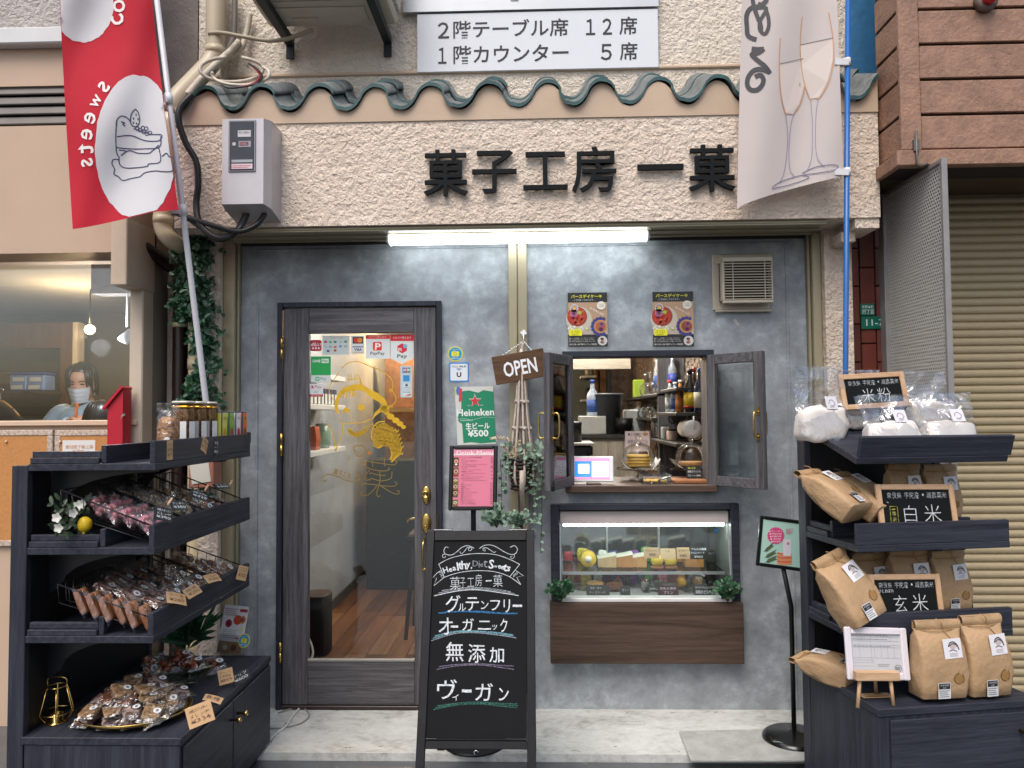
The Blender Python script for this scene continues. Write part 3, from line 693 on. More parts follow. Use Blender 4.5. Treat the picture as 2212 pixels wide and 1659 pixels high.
b = B(); b.cbox(NXL, NX - .02, Yw - .025, Yw + .12, gz0 - .0295, gz0, .005); b.out('window_sill', mat('sill_beige', 'd0b398', .55, var=.05), NB)
b = B(); b.cbox(GXR, NX, Yw - .01, Yw + .1, 0.0, U(295, 612, Yw).z, .006); b.out('corner_post', mat('post_cream', 'c9b9a4', .6, var=.06), NB)
b = B(); b.cbox(U(241, 560, Yn).x, NX + .004, Yn - .01, Yw + .1, U(279, 616, Yn).z, U(279, 470, Yn).z, .005); b.out('corbel', mat('corbel_cream', 'c4b19b', .6, var=.1), NB)
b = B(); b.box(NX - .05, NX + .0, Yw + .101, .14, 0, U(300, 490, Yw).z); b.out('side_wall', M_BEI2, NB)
b = B(); b.box(-2.5, U(427, 100, .09).x, .09, .2, 2.3, 4.6); b.out('old_grey_wall', mat('old_grey_render', '78706b', .8, var=.3, vs=4, bump=.6, bs=50, bd=.008), NB)
b = B(); b.cbox(U(364, 760, .05).x, U(376, 760, .05).x, .03, .2, 0, 2.35, .004); b.out('concrete_pillar', M_CONC, NB)
b = B(); b.box(NX, -1.7, .2, .24, 0, 2.8); b.out('gap_backing', M_DARKIN, NB)
# glass, interior
b = B(); b.box(NXL, GXR + .02, Yw + .03, Yw + .036, gz0 - .02, gz1 + .02); b.out('window_pane', glassm('shop_glass', (.93, .95, .95), .06), NB)
M_GIN = mat('grey_interior', '77736c', .8, var=.1)
b = B(); b.box(NXL, NX - .06, 2.6, 2.7, 0, 2.6); b.box(NXL - .1, NXL, Yw, 2.7, 0, 2.6); b.out('inner_back_wall', M_GIN, NB)
b = B(); b.box(NX - .12, NX - .055, Yw + .101, 2.6, 0, 2.6); b.out('inner_side_wall', mat('inner_dark_grey', '565654', .8, var=.15, vs=3), NB)
b = B(); b.box(NXL, NX - .06, Yw + .101, 2.6, 2.55, 2.6); b.out('inner_ceiling', M_CEIL, NB)
b = B(); b.box(NXL, NX - .06, Yw + .101, 2.6, .02, .06); b.out('inner_floor', M_DARKIN, NB)
x0, x1, z0, z1 = R(130, 570, 158, 940, 1.7)
b = B(); b.box(x0, x1, 1.7, 1.8, .06, 2.35); b.box(NXL, x0 - .0005, 1.7, 1.8, 2.15, 2.35); b.out('dark_door_frame', wood('brown_frame', '38271a', '5c4129', (10, 10, 1), 2, .4, .05), NB)
b = B(); b.box(x1 + .0005, x1 + .04, 1.69, 1.78, .06, 2.35); b.out('pale_jamb', M_LOAK, NB)
for (pa, pb) in ((785, 803), (829, 852), (878, 899)):
    z0, z1 = U(60, pb, 1.75).z, U(60, pa, 1.75).z
    b = B(); b.box(NXL, x0 - .001, 1.75, 1.79, z0, z1); b.out('dark_rail', M_DARKIN, NB)
b = B(); b.box(U(112, 900, 1.75).x - .6, x0 - .001, 1.72, 1.745, .06, U(60, 905, 1.75).z); b.out('white_cupboard', mat('grey_white_cupboard', '9a9c9a', .6), NB)
# lit bulb and spotlight
def bulb(px, py, Y, r, e, name, label, strength):
    c = U(px, py, Y); t = thing(name, label, 'lamp', c)
    b = B(); b.tube([c + Vector((0, 0, r * 1.2)), c + Vector((0, 0, .12)), c + Vector((0, 0, 2.54 - c.z))], [.012, .01, .004], 8); b.out('flex', M_BLACKP, t)
    b = B(); b.ball(c, r, 14); b.out('bulb', mat('bulb_glow', 'ffdfae', .4, var=0, emit=e), t)
    l = bpy.data.lights.new('lamp', 'POINT'); l.energy = strength; l.color = H('ffd9a8'); l.shadow_soft_size = r * 1.1
    lo = bpy.data.objects.new('bulb_light', l); COL.objects.link(lo); lo.parent = t; lo.location = (0, -.12, -.05)
bulb(194, 712, 1.3, .035, 14, 'pendant_bulb', 'glowing warm pendant bulb behind the plate glass window', 11)
c = U(274, 725, .12); t = thing('spotlight', 'small white spotlight on ceiling track in the neighbouring shop', 'lamp', c)
b = B(); b.lathe([(.012, .04), (.028, -.015), (.032, -.04)], 14, c, Matrix.Rotation(.6, 3, 'Y')); b.out('lamp_shade', M_WHITEP, t)
b = B(); b.tube([c + Vector((0, 0, .05)), c + Vector((0, 0, 2.54 - c.z))], .006, 6); b.out('stem', M_WHITEP, t)
l = bpy.data.lights.new('lamp', 'POINT'); l.energy = 9; l.color = H('f4f6ff'); l.shadow_soft_size = .05; lo = bpy.data.objects.new('bulb_light', l); COL.objects.link(lo); lo.parent = t; lo.location = (-.12, -.06, -.07)
# cork boards under the window
for (pa, pb, lab) in ((-60, 112, 'cork board with patterned edge tape under the glass window, bare with two pins'), (116, 247, 'cork board with patterned edge tape carrying a white printed notice')):
    x0, x1, z0, z1 = R(pa, 929, pb, 1180, Yw - .02)
    t = thing('cork_board', lab, 'notice board', ((x0 + x1) / 2, Yw - .005, z0))
    b = B(); b.box(x0 + .03, x1 - .03, Yw - .018, Yw - .002, z0 + .03, z1 - .03); b.out('cork', mat('cork', 'bd834a', .8, var=.12, vs=60, bump=.3, bs=200), t)
    M_TAPE = mat('patterned_tape', 'b9a796', .6, var=.5, vs=70)
    b = B(); b.cbox(x0, x1, Yw - .022, Yw - .002, z1 - .03, z1, .003); b.cbox(x0, x0 + .03, Yw - .022, Yw - .002, z0, z1 - .0305, .003); b.cbox(x1 - .03, x1, Yw - .022, Yw - .002, z0, z1 - .0305, .003); b.cbox(x0 + .0305, x1 - .0305, Yw - .022, Yw - .002, z0, z0 + .03, .003); b.out('frame', M_TAPE, t)
    if pa < 0:
        for px in (14, 131):
            c = U(px, 954, Yw - .02); b = B(); b.ball((c.x, Yw - .024, c.z), .006, 8); b.out('pin', ink('dcc7a8'), t)
x0, x1, z0, z1 = R(134, 951, 205, 1060, Yw - .022)
t = thing('printed_notice', 'white notice with orange print pinned on the cork board', 'notice', (x0, Yw - .02, z0))
b = B(); b.box(x0, x1, Yw - .021, Yw - .0195, z0, z1); b.out('sheet', ink('d9d7d2'), t)
p = Print(FX(x0, z0, Yw - .021), (134, 951, 205, 1060), (x1 - x0, z1 - z0)); p.text('受付終了後上演', 141, 961, 200, 969, 'c97f45'); p.text('御案内', 156, 971, 182, 979, 'c97f45')
p.disc(158, 986, 12, 'c9a23e', ry=5); p.disc(184, 986, 11, 'c9a23e', ry=5); p.scribble(140, 996, 200, 1050, '8a8a88', 6); p.out('print', t)
# red house-shaped sign beside the post
x0, x1, z0, z1 = R(246, 880, 276, 1010, Yw - .06)
t = thing('red_mailbox', 'bright red house-shaped box with sloping roof beside the cream post', 'box', ((x0 + x1) / 2, Yw - .08, z0))
M_RED = mat('red_lacquer', 'b5132a', .4, var=.05)
zt = U(276, 838, Yw - .07).z
b = B(); b.prism([(x0, z0), (x1 + .006, z0), (x1 + .006, zt - .006), (x0, z1)], Fr((0, Yw - .04, 0), (1, 0, 0), (0, 0, 1)), 0, .08); b.out('body', M_RED, t)
fr = Fr((x0 - .008, Yw - .135, z1 - .012), Vector((x1 + .008 - x0, 0, zt - z1)), (0, 0, 1)); 
v1 = Vector((x1 + .01, 0, zt)); v0 = Vector((x0 - .012, 0, z1 - .012)); uu = (v1 - v0).normalized(); vv = Vector((-uu.z, 0, uu.x))
b = B(); b.prism([(v0.x, v0.z), (v1.x, v1.z), (v1.x + vv.x * .012, v1.z + vv.z * .012), (v0.x + vv.x * .012, v0.z + vv.z * .012)], Fr((0, Yw - .04, 0), (1, 0, 0), (0, 0, 1)), -.004, .095); b.out('roof', M_RED, t)
b = B(); c = U(262, 905, Yw - .13); b.grid(lambda u, v: Vector((c.x - .006 + .03 * u, Yw - .125 - .02 * math.sin(u * 2.5), c.z + .03 * math.sin(u * 1.6) - .014 + .012 * v)), 8, 1); b.out('label_strip', mat('foil_strip', 'a8a49c', .3, metal=.6), t)
# ------------------------------------------------------------------ neighbour on the right
NR = thing('brown_clad_building', 'building with brown textured cladding boards above a beige shutter', 'building', (2.4, .2, 0))
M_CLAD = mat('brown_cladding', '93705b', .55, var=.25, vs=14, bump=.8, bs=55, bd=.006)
Yb = -.53
bxl = U(1944, 200, Yb).x; zb = U(2080, 358, Yb).z
step = (U(2080, 98, Yb).z - U(2080, 250, Yb).z) / 2
zs = U(2080, 324, Yb).z
b = B(); b.box(bxl + .012, 3.6, Yb + .012, -.3, zb + .01, 4.6); b.out('cladding_core', mat('groove_black', '1d1512', .8), NR)
sl = None
xw = U(1986, 200, Yb).x
for i in range(8):
    z = zs + step * i
    b = B(); b.cbox(xw + .002, 3.6, Yb - .006, Yb + .0118, z + .008, z + step - .006, .003); b.out('cladding_board', M_CLAD, NR)
    b = B(); b.cbox(bxl, bxl + .0118, Yb + .012, -.298, z + .008, z + step - .006, .003); b.out('cladding_board', M_CLAD, NR)
b = B(); b.cbox(bxl - .004, xw, Yb - .012, Yb + .0118, zs, 4.6, .004); b.out('corner_trim', M_CLAD, NR)
b = B(); b.cbox(bxl - .03, 3.6, Yb - .02, Yb + .03, zb, zs - .002, .004); b.cbox(bxl - .03, bxl + .0, Yb + .031, -.3, zb - .002, zs - .012, .004); b.out('bottom_trim', M_CLAD, NR)
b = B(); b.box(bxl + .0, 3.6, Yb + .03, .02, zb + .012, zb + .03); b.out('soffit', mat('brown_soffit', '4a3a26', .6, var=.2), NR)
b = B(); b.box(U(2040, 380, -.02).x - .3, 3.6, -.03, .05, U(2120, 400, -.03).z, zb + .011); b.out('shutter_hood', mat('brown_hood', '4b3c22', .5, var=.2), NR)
c = U(1976, 325, Yb - .01)
t = thing('metal_clamp', 'small grey metal clamp hook on the brown bottom trim', 'clamp', (c.x, Yb - .02, c.z - .06))
b = B(); b.cbox(c.x - .012, c.x + .012, Yb - .03, Yb - .0125, c.z - .01, c.z + .05, .003); b.tube([(c.x, Yb - .026, c.z + .09), (c.x, Yb - .026, c.z - .07), (c.x + .012, Yb - .026, c.z - .08), (c.x + .05, Yb - .026, c.z - .07)], .005, 6); b.out('hook', mat('zinc', '6c6a66', .4, metal=.7), t)
c = U(2140, 2, Yb - .06)
t = thing('red_lamp', 'small red warning lamp on the brown cladding', 'lamp', (c.x, Yb, c.z - .03))
b = B(); b.lathe([(.05, 0), (.05, .03), (.03, .035)], 16, (c.x, Yb - .007, c.z + .02), Matrix.Rotation(pi / 2, 3, 'X')); b.out('base', mat('lamp_base', '6b5a50', .5), t)
b = B(); b.ball((c.x, Yb - .06, c.z + .02), (.032, .04, .032), 12); b.out('lens', mat('red_lens', 'c5202c', .2), t)
b = B(); b.box(1.6, 3.7, .21, .26, 2.3, 4.6); b.out('rear_wall', M_DARKIN, NR)
# roller shutter
Ys = .0; sx0 = U(2030, 700, Ys).x - .28; ztop = U(2120, 392, Ys).z
SH = thing('roller_shutter', 'closed beige ribbed roller shutter beside the perforated panel', 'shutter', (2.6, Ys, 0))
M_SHUT = mat('olive_beige_steel', 'aa9a7a', .45, metal=.1, var=.12, vs=3)
pit = .0845  # mirror finish added for clutter, imitates reflections that lie in the front glass
prof = []
for i in range(13):
    t_ = i / 12; prof.append((-.010 * abs(math.sin(2 * pi * t_)) ** .7 + (.004 if i in (0, 12, 6) else 0), t_ * pit))
b = B(); vs = []
for x in (sx0, 3.7):
    vs += [(x, Ys + a, z_) for a, z_ in prof]
b.add(vs, [(i, 13 + i, 14 + i, i + 1) for i in range(12)])
s0 = b.out('slat', M_SHUT, SH); s0.location = (0, 0, 0)
for i in range(1, int(ztop / pit) + 1): like(s0, 'slat', SH, (0, 0, i * pit))
# dark red wall tiles between pier and panel
RT = thing('red_tile_wall', 'narrow strip of dark red brick tiles beside the cream pier', 'wall', (1.75, .03, 0))
xa, xb = U(1826, 700, 0).x, U(1916, 700, .02).x
b = B(); b.box(xa + .002, xb + .2, .02, .12, 0, 2.75); b.out('mortar', mat('dark_mortar', '2a1512', .8), RT)
M_RT = [mat('red_tile_%d' % i, c_, .45, var=.3, vs=10, bump=.2, bs=30) for i, c_ in enumerate(('6b2f22', '592619', '74382a'))]
wT = (xb + .1 - xa) / 4
for i in range(4):
    z = .02 + (i % 2) * .1
    while z < 2.7:
        hh = .205; b = B(); b.cbox(xa + .006 + i * wT, xa + (i + 1) * wT, .008, .0198, z, min(z + hh - .006, 2.74), .003); b.out('brick', rr.choice(M_RT), RT); z += hh
def plate(rect, lab, lines, name='address_plate'):
    x0, x1, z0, z1 = R(*rect, .0); t = thing(name, lab, 'sign', (x0, 0, z0))
    b = B(); b.cbox(x0, x1, -.004, .006, z0, z1, .003); b.out('plate', mat('green_enamel', '0e6b55', .35, var=.05), t)
    p = Print(FX(x0, z0, -.004), rect, (x1 - x0, z1 - z0))
    for (s_, *r_) in lines: p.text(s_, *r_, 'd5e6de', offset=.012)
    p.out('lettering', t)
plate((1858, 656, 1889, 682), 'small square green enamel district plate on red tiles', [('平野本町', 1861, 660, 1886, 667), ('四丁目', 1862, 669, 1886, 679)])
plate((1860, 683.5, 1914, 711), 'wide green house number plate under the square one', [('11-7', 1870, 690, 1908, 704)])
# perforated metal panel
def perf():
    m, n, l, b = nt('perforated_steel'); out = n['Material Output']
    tc = n.new('ShaderNodeTexCoord'); sep = n.new('ShaderNodeSeparateXYZ'); l.new(tc.outputs['Object'], sep.inputs[0])
    def M2(op, a, c=None, v=None):
        q = n.new('ShaderNodeMath'); q.operation = op
        l.new(a, q.inputs[0])
        if c is not None: l.new(c, q.inputs[1])
        elif v is not None: q.inputs[1].default_value = v
        return q.outputs[0]
    k = 1 / .019
    yy = M2('MULTIPLY', sep.outputs[1], v=k); zz = M2('MULTIPLY', sep.outputs[2], v=k * .577)
    def cell(a, c):
        fa = M2('SUBTRACT', M2('FRACT', a), v=.5); fc = M2('MULTIPLY', M2('SUBTRACT', M2('FRACT', c), v=.5), v=1.732)
        return M2('ADD', M2('MULTIPLY', fa, fa), M2('MULTIPLY', fc, fc))
    d1 = cell(yy, zz); d2 = cell(M2('ADD', yy, v=.5), M2('ADD', zz, v=.5)); hole = M2('LESS_THAN', M2('MINIMUM', d1, d2), v=.085)
    t = n.new('ShaderNodeBsdfTransparent'); mx = n.new('ShaderNodeMixShader'); l.new(hole, mx.inputs[0]); l.new(b.outputs[0], mx.inputs[1]); l.new(t.outputs[0], mx.inputs[2]); l.new(mx.outputs[0], out.inputs[0])
    b.inputs['Base Color'].default_value = (*H('bdbbb5'), 1); b.inputs['Metallic'].default_value = .1; b.inputs['Roughness'].default_value = .38; return m
px_ = U(1911, 700, -.05).x
c1 = UX(2040, 340, px_); c0 = UX(1908, 405, px_)
PP = thing('perforated_panel', 'upright perforated steel screen in metal frame standing out from the wall', 'screen', (px_, c1.y, 0))
zt = c1.z; yf, yk = c1.y, c0.y
b = B(); b.box(px_ - .001, px_ + .001, yf + .02, yk - .03, .05, zt - .02); b.out('mesh_sheet', perf(), PP)
M_FRM = mat('dull_steel_frame', '94908d', .42, metal=.4, var=.12)
b = B(); b.cbox(px_ - .013, px_ + .013, yf, yf + .0195, .0, zt, .002); b.out('frame_post', M_FRM, PP)
b = B(); b.cbox(px_ - .02, px_ + .016, yk - .03, yk + .03, .0, zt, .002); b.out('frame_post', M_FRM, PP)
b = B(); b.cbox(px_ - .012, px_ + .012, yf + .02, yk - .0305, zt - .0195, zt, .002); b.out('frame_rail', M_FRM, PP)
# ------------------------------------------------------------------ things fixed to the front
def leafv(b, p, d, nrm, L, W, fold=.25):
    d = d.normalized(); s_ = d.cross(nrm).normalized(); u = s_.cross(d).normalized()
    b.add([p, p + d * L * .35 + s_ * W * .5 + u * W * fold, p + d * L * .75 + s_ * W * .42 + u * W * fold * .8, p + d * L, p + d * L * .75 - s_ * W * .42 + u * W * fold * .8, p + d * L * .35 - s_ * W * .5 + u * W * fold, p + d * L * .5],
          [(0, 6, 1), (1, 6, 2), (2, 6, 3), (3, 6, 4), (4, 6, 5), (5, 6, 0)], True)
def rv(r): return Vector((r.uniform(-1, 1), r.uniform(-1, 1), r.uniform(-1, 1)))
# seats sign
x0, x1, z0, z1 = R(901, 25, 1422, 151, UW - .02)
t = thing('seat_sign', 'white board listing upstairs table seats and downstairs counter seats', 'sign', ((x0 + x1) / 2, UW, z0))
b = B(); b.cbox(x0, x1, UW - .022, UW + .0, z0, z1, .002); b.out('board', mat('sign_white', 'd7dadf', .45, var=.015), t)
p = Print(FX(x0, z0, UW - .022), (901, 25, 1422, 151), (x1 - x0, z1 - z0), .001)
k_ = '1c1a20'
p.text('２', 946, 44, 971, 79, k_, offset=.012); p.text('階テーブル席', 980, 41, 1229, 80, k_, offset=.012); p.text('１２', 1267, 44, 1323, 79, k_, offset=.012); p.text('席', 1339, 41, 1377, 80, k_, offset=.012)
p.text('１', 947, 99, 965, 134, k_, offset=.012); p.text('階カウンター', 980, 96, 1229, 135, k_, offset=.012); p.text('５', 1298, 99, 1322, 134, k_, offset=.012); p.text('席', 1339, 96, 1377, 135, k_, offset=.012)
p.out('lettering', t)
# raised shop name
t = thing('shop_name_lettering', 'raised black characters spelling the shop name on the stucco fascia', 'lettering', (U(1250, 420, -.34).x, -.34, U(1250, 420, -.34).z))
zt, zb_ = U(1250, 319, -.35).z, U(1250, 419, -.35).z
for ch, a, c, f0, f1 in (('菓', 915, 1011, 0, 1), ('子', 1020, 1116, .04, .96), ('工', 1130, 1226, .09, .9), ('房', 1235, 1331, -.01, .97), ('一', 1377, 1476, .40, .52), ('菓', 1487, 1588, 0, 1)):
    xa, xb = U(a, 370, -.35).x, U(c, 370, -.35).x; zb2 = zt + (zb_ - zt) * f0; za2 = zt + (zb_ - zt) * f1
    vs, fs = text3d(ch, 3, .007)
    a0, a1 = min(v[0] for v in vs), max(v[0] for v in vs); b0, b1 = min(v[1] for v in vs), max(v[1] for v in vs)
    b = B(); b.add([(xa + (v[0] - a0) / (a1 - a0) * (xb - xa), -.352 - v[2] * .02, za2 + (v[1] - b0) / (b1 - b0) * (zb2 - za2)) for v in vs], [f[::-1] for f in fs]); b.out('character', M_SIGNBLK, t)
# fluorescent batten
x0, x1, _, _ = R(836, 500, 1403, 520, -.16)
zt = FZ0 - .0225
t = thing('fluorescent_light', 'long white fluorescent batten lit under the stucco soffit', 'lamp', ((x0 + x1) / 2, -.16, zt - .06))
zb2 = U(1120, 525, -.16).z
b = B(); b.cbox(x0, x1, -.205, -.115, zb2 + .042, zt, .01); b.out('housing', M_WHITEP, t)
b = B(); n = 10
ringd = lambda x: [Vector((x, -.16 + .05 * math.cos(pi + pi * i / n), zb2 + .0415 + .042 * math.sin(pi + pi * i / n))) for i in range(n + 1)]
b.loft([ringd(x0 + .02), ringd(x1 - .02)]); b.out('diffuser', mat('tube_glow', 'f4fbff', .4, var=0, emit=5.0), t)
b = B(); b.cbox(x0 + .004, x0 + .0195, -.213, -.107, zb2 + .0, zb2 + .041, .006); b.out('end_cap', M_WHITEP, t)
b = B(); b.cbox(x1 - .0195, x1 - .004, -.213, -.107, zb2 + .0, zb2 + .041, .006); b.out('end_cap', M_WHITEP, t)
# electricity meter box
x0, x1, z0, z1 = R(477, 254, 569, 446, -.52)
t = thing('electric_meter', 'silver grey electricity meter box with dark glass window on stucco fascia', 'meter', ((x0 + x1) / 2, -.4, z0))
def ringb(y, s_): 
    dx = (x1 - x0) * s_
    return [Vector((x0 + dx - .0, y, z0 + .02 + dx)), Vector((x1 - dx, y, z0 + .02 + dx)), Vector((x1 - dx, y, z1 - dx)), Vector((x0 + dx, y, z1 - dx))]
b = B(); yb, yf = -.331, -.52
xb_ = x1 + .022
R0 = [Vector((x0 - .0, yb, z0 - .03)), Vector((xb_, yb, z0 - .03)), Vector((xb_, yb, z1 + .0)), Vector((x0, yb, z1 + .0))]
R1 = [Vector((x0, yf + .05, z0 + .0)), Vector((xb_, yf + .05, z0 + .0)), Vector((xb_, yf + .05, z1)), Vector((x0, yf + .05, z1))]
R2 = [Vector((x0 + .006, yf, z0 + .012)), Vector((x1, yf, z0 + .012)), Vector((x1, yf, z1 - .006)), Vector((x0 + .006, yf, z1 - .006))]
b.loft([R0, R1, R2][::-1], smooth=False); b.out('case', mat('meter_grey', 'bbb7b9', .35, metal=.25, var=.05), t)
wx0, wx1, wz0, wz1 = R(497, 263, 549, 368, -.523)
b = B(); b.cbox(wx0 - .008, wx1 + .008, yf - .006, yf - .0, wz0 - .008, wz1 + .008, .003); b.out('window_frame', mat('meter_rim', '8a878a', .3, metal=.3), t)
b = B(); b.cbox(wx0, wx1, yf - .010, yf - .0062, wz0, wz1, .003); b.out('window', mat('meter_glass', '2f3137', .12, var=.3, vs=10), t)
p = Print(FX(wx0, wz0, yf - .010), (497, 263, 549, 368), (wx1 - wx0, wz1 - wz0))
p.rect(515, 283, 543, 297, 'c3c1c3'); p.text('電力量計', 517, 285, 541, 290, '55555a', 2); p.rect(517, 306, 543, 319, '9a979c'); p.rect(519, 308, 538, 316, '5a3038', 1); p.text('0482', 521, 309, 536, 315, 'c0868c', 2); p.disc(507, 312, 4, 'b5b3b6'); p.rect(502, 355, 547, 366, 'd8c3c8'); p.rect(502, 346, 547, 352, '9da3a6'); p.scribble(504, 357, 545, 365, 'b35a66', 2, 2); p.out('label', t)
# air conditioner outdoor unit on brackets
az = U(700, 60, -.04).z
ax0, ax1 = U(583, 61, -.05).x, U(860, 61, -.05).x
AC = thing('air_conditioner_unit', 'cream outdoor air conditioner unit on dark brackets seen from below', 'air conditioner', ((ax0 + ax1) / 2, -.2, az))
M_ACB = mat('ac_cream', 'c6bfae', .5, var=.08, vs=4)
b = B(); b.cbox(ax0, ax1, -.36, -.05, az, az + .6, .012); b.out('casing', M_ACB, AC)
b = B(); b.cbox(ax0 + .06, ax1 - .06, -.31, -.09, az - .006, az - .0005, .003); b.cbox(ax0 + .1, ax1 - .14, -.26, -.12, az - .012, az - .0065, .004); b.cbox(ax0 + .16, ax0 + .3, -.17, -.15, az - .018, az - .0125, .003); b.out('base_pan', M_ACB, AC)
M_BRK = mat('dark_bracket_steel', '2b3233', .5, metal=.3, var=.2)
for px in (628, 838):
    xb = U(px, 100, .05).x
    b = B(); b.cbox(xb - .022, xb + .022, -.46, .049, az - .055, az - .049, .001); b.cbox(xb - .022, xb - .018, -.46, .049, az - .0485, az - .013, .001); b.cbox(xb + .018, xb + .022, -.46, .049, az - .0485, az - .013, .001); b.out('bracket_arm', M_BRK, AC)
    b = B(); b.cbox(xb - .022, xb + .022, .036, .0485, az - .13, az - .056, .001); b.out('bracket_foot', M_BRK, AC)
for i in range(6):
    b = B(); b.cbox(ax1 + .001, ax1 + .02, -.34 + i * .045, -.31 + i * .045, az + .05, az + .5, .004); b.out('side_fin', M_ACB, AC)
# pipes
def pipe(name, label, pts, r, m, coll=(), k=7, parts=None):
    t = thing(name, label, 'pipe', pts[-1]); b = B(); b.tube(catmull(pts, k), r, 18); b.out('pipe_run', m, t)
    for (p0, p1, rr_) in coll: bb = B(); bb.tube([p0, p1], rr_, 18); bb.out('collar', m, t)
    return t
Yp = -.05
A1 = U(467, -60, Yp); A2 = U(466, 115, Yp); A3 = U(452, 140, Yp - .02); A4 = U(385, 212, Yp - .18); A5 = U(368, 240, Yp - .2); A6 = U(352, 440, Yp - .2); A7 = U(352, 492, Yp - .2); A8 = U(372, 520, Yp - .17); A9 = U(412, 545, Yp + .02); A10 = U(424, 565, Yp + .06); A11 = U(424, 940, Yp + .06); A12 = Vector((A11.x, A11.y, .0))
pipe('downpipe', 'thick beige downpipe with diagonal bend above the tiled eave', [A1, A1.lerp(A2, .9), A2, A3, A3.lerp(A4, .5), A4, A5], .052, M_PVC, [(A2 + Vector((0, 0, .03)), A2 + Vector((0, 0, -.01)), .056)])
pipe('downpipe', 'cream downpipe elbowing behind the ivy beside the stucco pier', [A5 - Vector((0, 0, .02)), A6, A7, A8, A9, A10, A10.lerp(A11, .3), A11, A12], .043, M_PVC2, [(A7 + Vector((0, 0, .06)), A7 + Vector((0, 0, .02)), .049), (A11 + Vector((0, 0, .42)), A11 + Vector((0, 0, .36)), .049)])
B1 = U(265, 400, -.24); B2 = U(265, 480, -.24); B3 = U(282, 512, -.2); B4 = U(360, 570, .0); B5 = U(388, 600, .05); B6 = U(388, 700, .05); B7 = Vector((B6.x, B6.y, 0))
t = pipe('brown_downpipe', 'dark brown drainpipe bending along the grey side wall', [B1, B2, B3, B3.lerp(B4, .5), B4, B5, B6, B7], .036, M_PIPEB, [(B2 + Vector((0, 0, .05)), B2, .041)])
c = U(388, 703, .05); b = B(); b.tube([c + Vector((0, 0, -.012)), c + Vector((0, 0, .012))], .040, 16); b.out('clip', M_PVC2, t)
# drain hose and cables
def cable(name, label, pts, r, m, n=8, k=8):
    b = B(); b.tube(catmull(pts, k), r, n); return tag(b.out(name, m), label, 'cable')
M_CBL = mat('black_cable', '0e0e10', .4); M_WCB = mat('dirty_white_cable', 'b9b0a0', .6, var=.25, vs=30); M_HOSE = mat('beige_hose', '9b917c', .5)
cable('drain_hose', 'beige drain hose running from downpipe to the air conditioner', [U(450, 72, -.1), U(480, 71, -.1), U(530, 80, -.1), U(580, 88, -.1), U(620, 84, -.1), U(660, 70, -.12), U(676, 64, -.12)], .011, M_HOSE)
cable('corrugated_conduit', 'grey corrugated conduit hanging beside the air conditioner', [U(507, -20, .0), U(507, 40, .0), U(504, 80, .0), U(492, 105, -.02), U(470, 125, -.05)], .016, mat('grey_conduit', '77716a', .6, bump=.3, bs=200))
cable('wrapped_pipe', 'dirty white wrapped pipe tied near the coiled wires', [U(540, 30, .02), U(533, 70, .02), U(520, 105, .0), U(490, 125, -.04), U(462, 150, -.1)], .017, M_WCB)
cable('wrapped_pipe', 'short tape-wrapped white pipe descending to the eave tiles', [U(516, 90, -.02), U(498, 110, -.06), U(470, 135, -.12), U(430, 175, -.2), U(405, 205, -.24)], .018, M_WCB)
def ell(cx, cy, rx, ry, Y, a0, a1, n=14, ph=0): return [U(cx + rx * math.cos(math.radians(a0 + (a1 - a0) * i / n)), cy - ry * math.sin(math.radians(a0 + (a1 - a0) * i / n)), Y + ph * math.sin(i)) for i in range(n + 1)]
cable('wire_coil', 'loose loop of dirty white cable lying on the tiled eave', ell(500, 150, 68, 27, -.25, 100, 430, 18, .01), .009, M_WCB, 8, 4)
cable('wire_coil', 'smaller loop of white cable crossing over the larger one', ell(520, 160, 62, 24, -.27, 170, 400, 14, .01), .008, mat('white_cable2', 'cfc8b8', .5), 8, 4)
cable('red_wire', 'thin red wire curving beside the black one on the eave', [U(540, 138, -.27), U(553, 150, -.28), U(562, 165, -.28), U(548, 180, -.28), U(515, 189, -.28)], .005, ink('a8202c'))
cable('black_wire', 'thin black wire looping next to the red one', [U(537, 137, -.275), U(555, 148, -.285), U(566, 166, -.285), U(550, 182, -.285), U(500, 190, -.285), U(480, 184, -.28)], .005, M_CBL)
cable('supply_cable', 'thick black supply cable snaking down the left end of fascia', [U(415, 205, -.36), U(390, 232, -.38), U(386, 262, -.39), U(402, 310, -.38), U(424, 350, -.37), U(428, 400, -.37), U(424, 440, -.37), U(430, 480, -.4), U(455, 508, -.43), U(480, 516, -.44), U(505, 505, -.44), U(524, 480, -.43), U(533, 456, -.42)], .016, M_CBL)
cable('supply_cable', 'second black cable sagging from the flag pole side to meter', [U(372, 458, -.36), U(420, 474, -.40), U(470, 490, -.44), U(515, 500, -.46), U(550, 488, -.45), U(568, 468, -.43), U(574, 452, -.41)], .013, M_CBL)
cable('supply_cable', 'third black cable looping lowest beneath the meter box', [U(392, 462, -.36), U(440, 495, -.38), U(475, 512, -.43), U(510, 500, -.45), U(528, 478, -.43), U(536, 455, -.42)], .012, M_CBL)
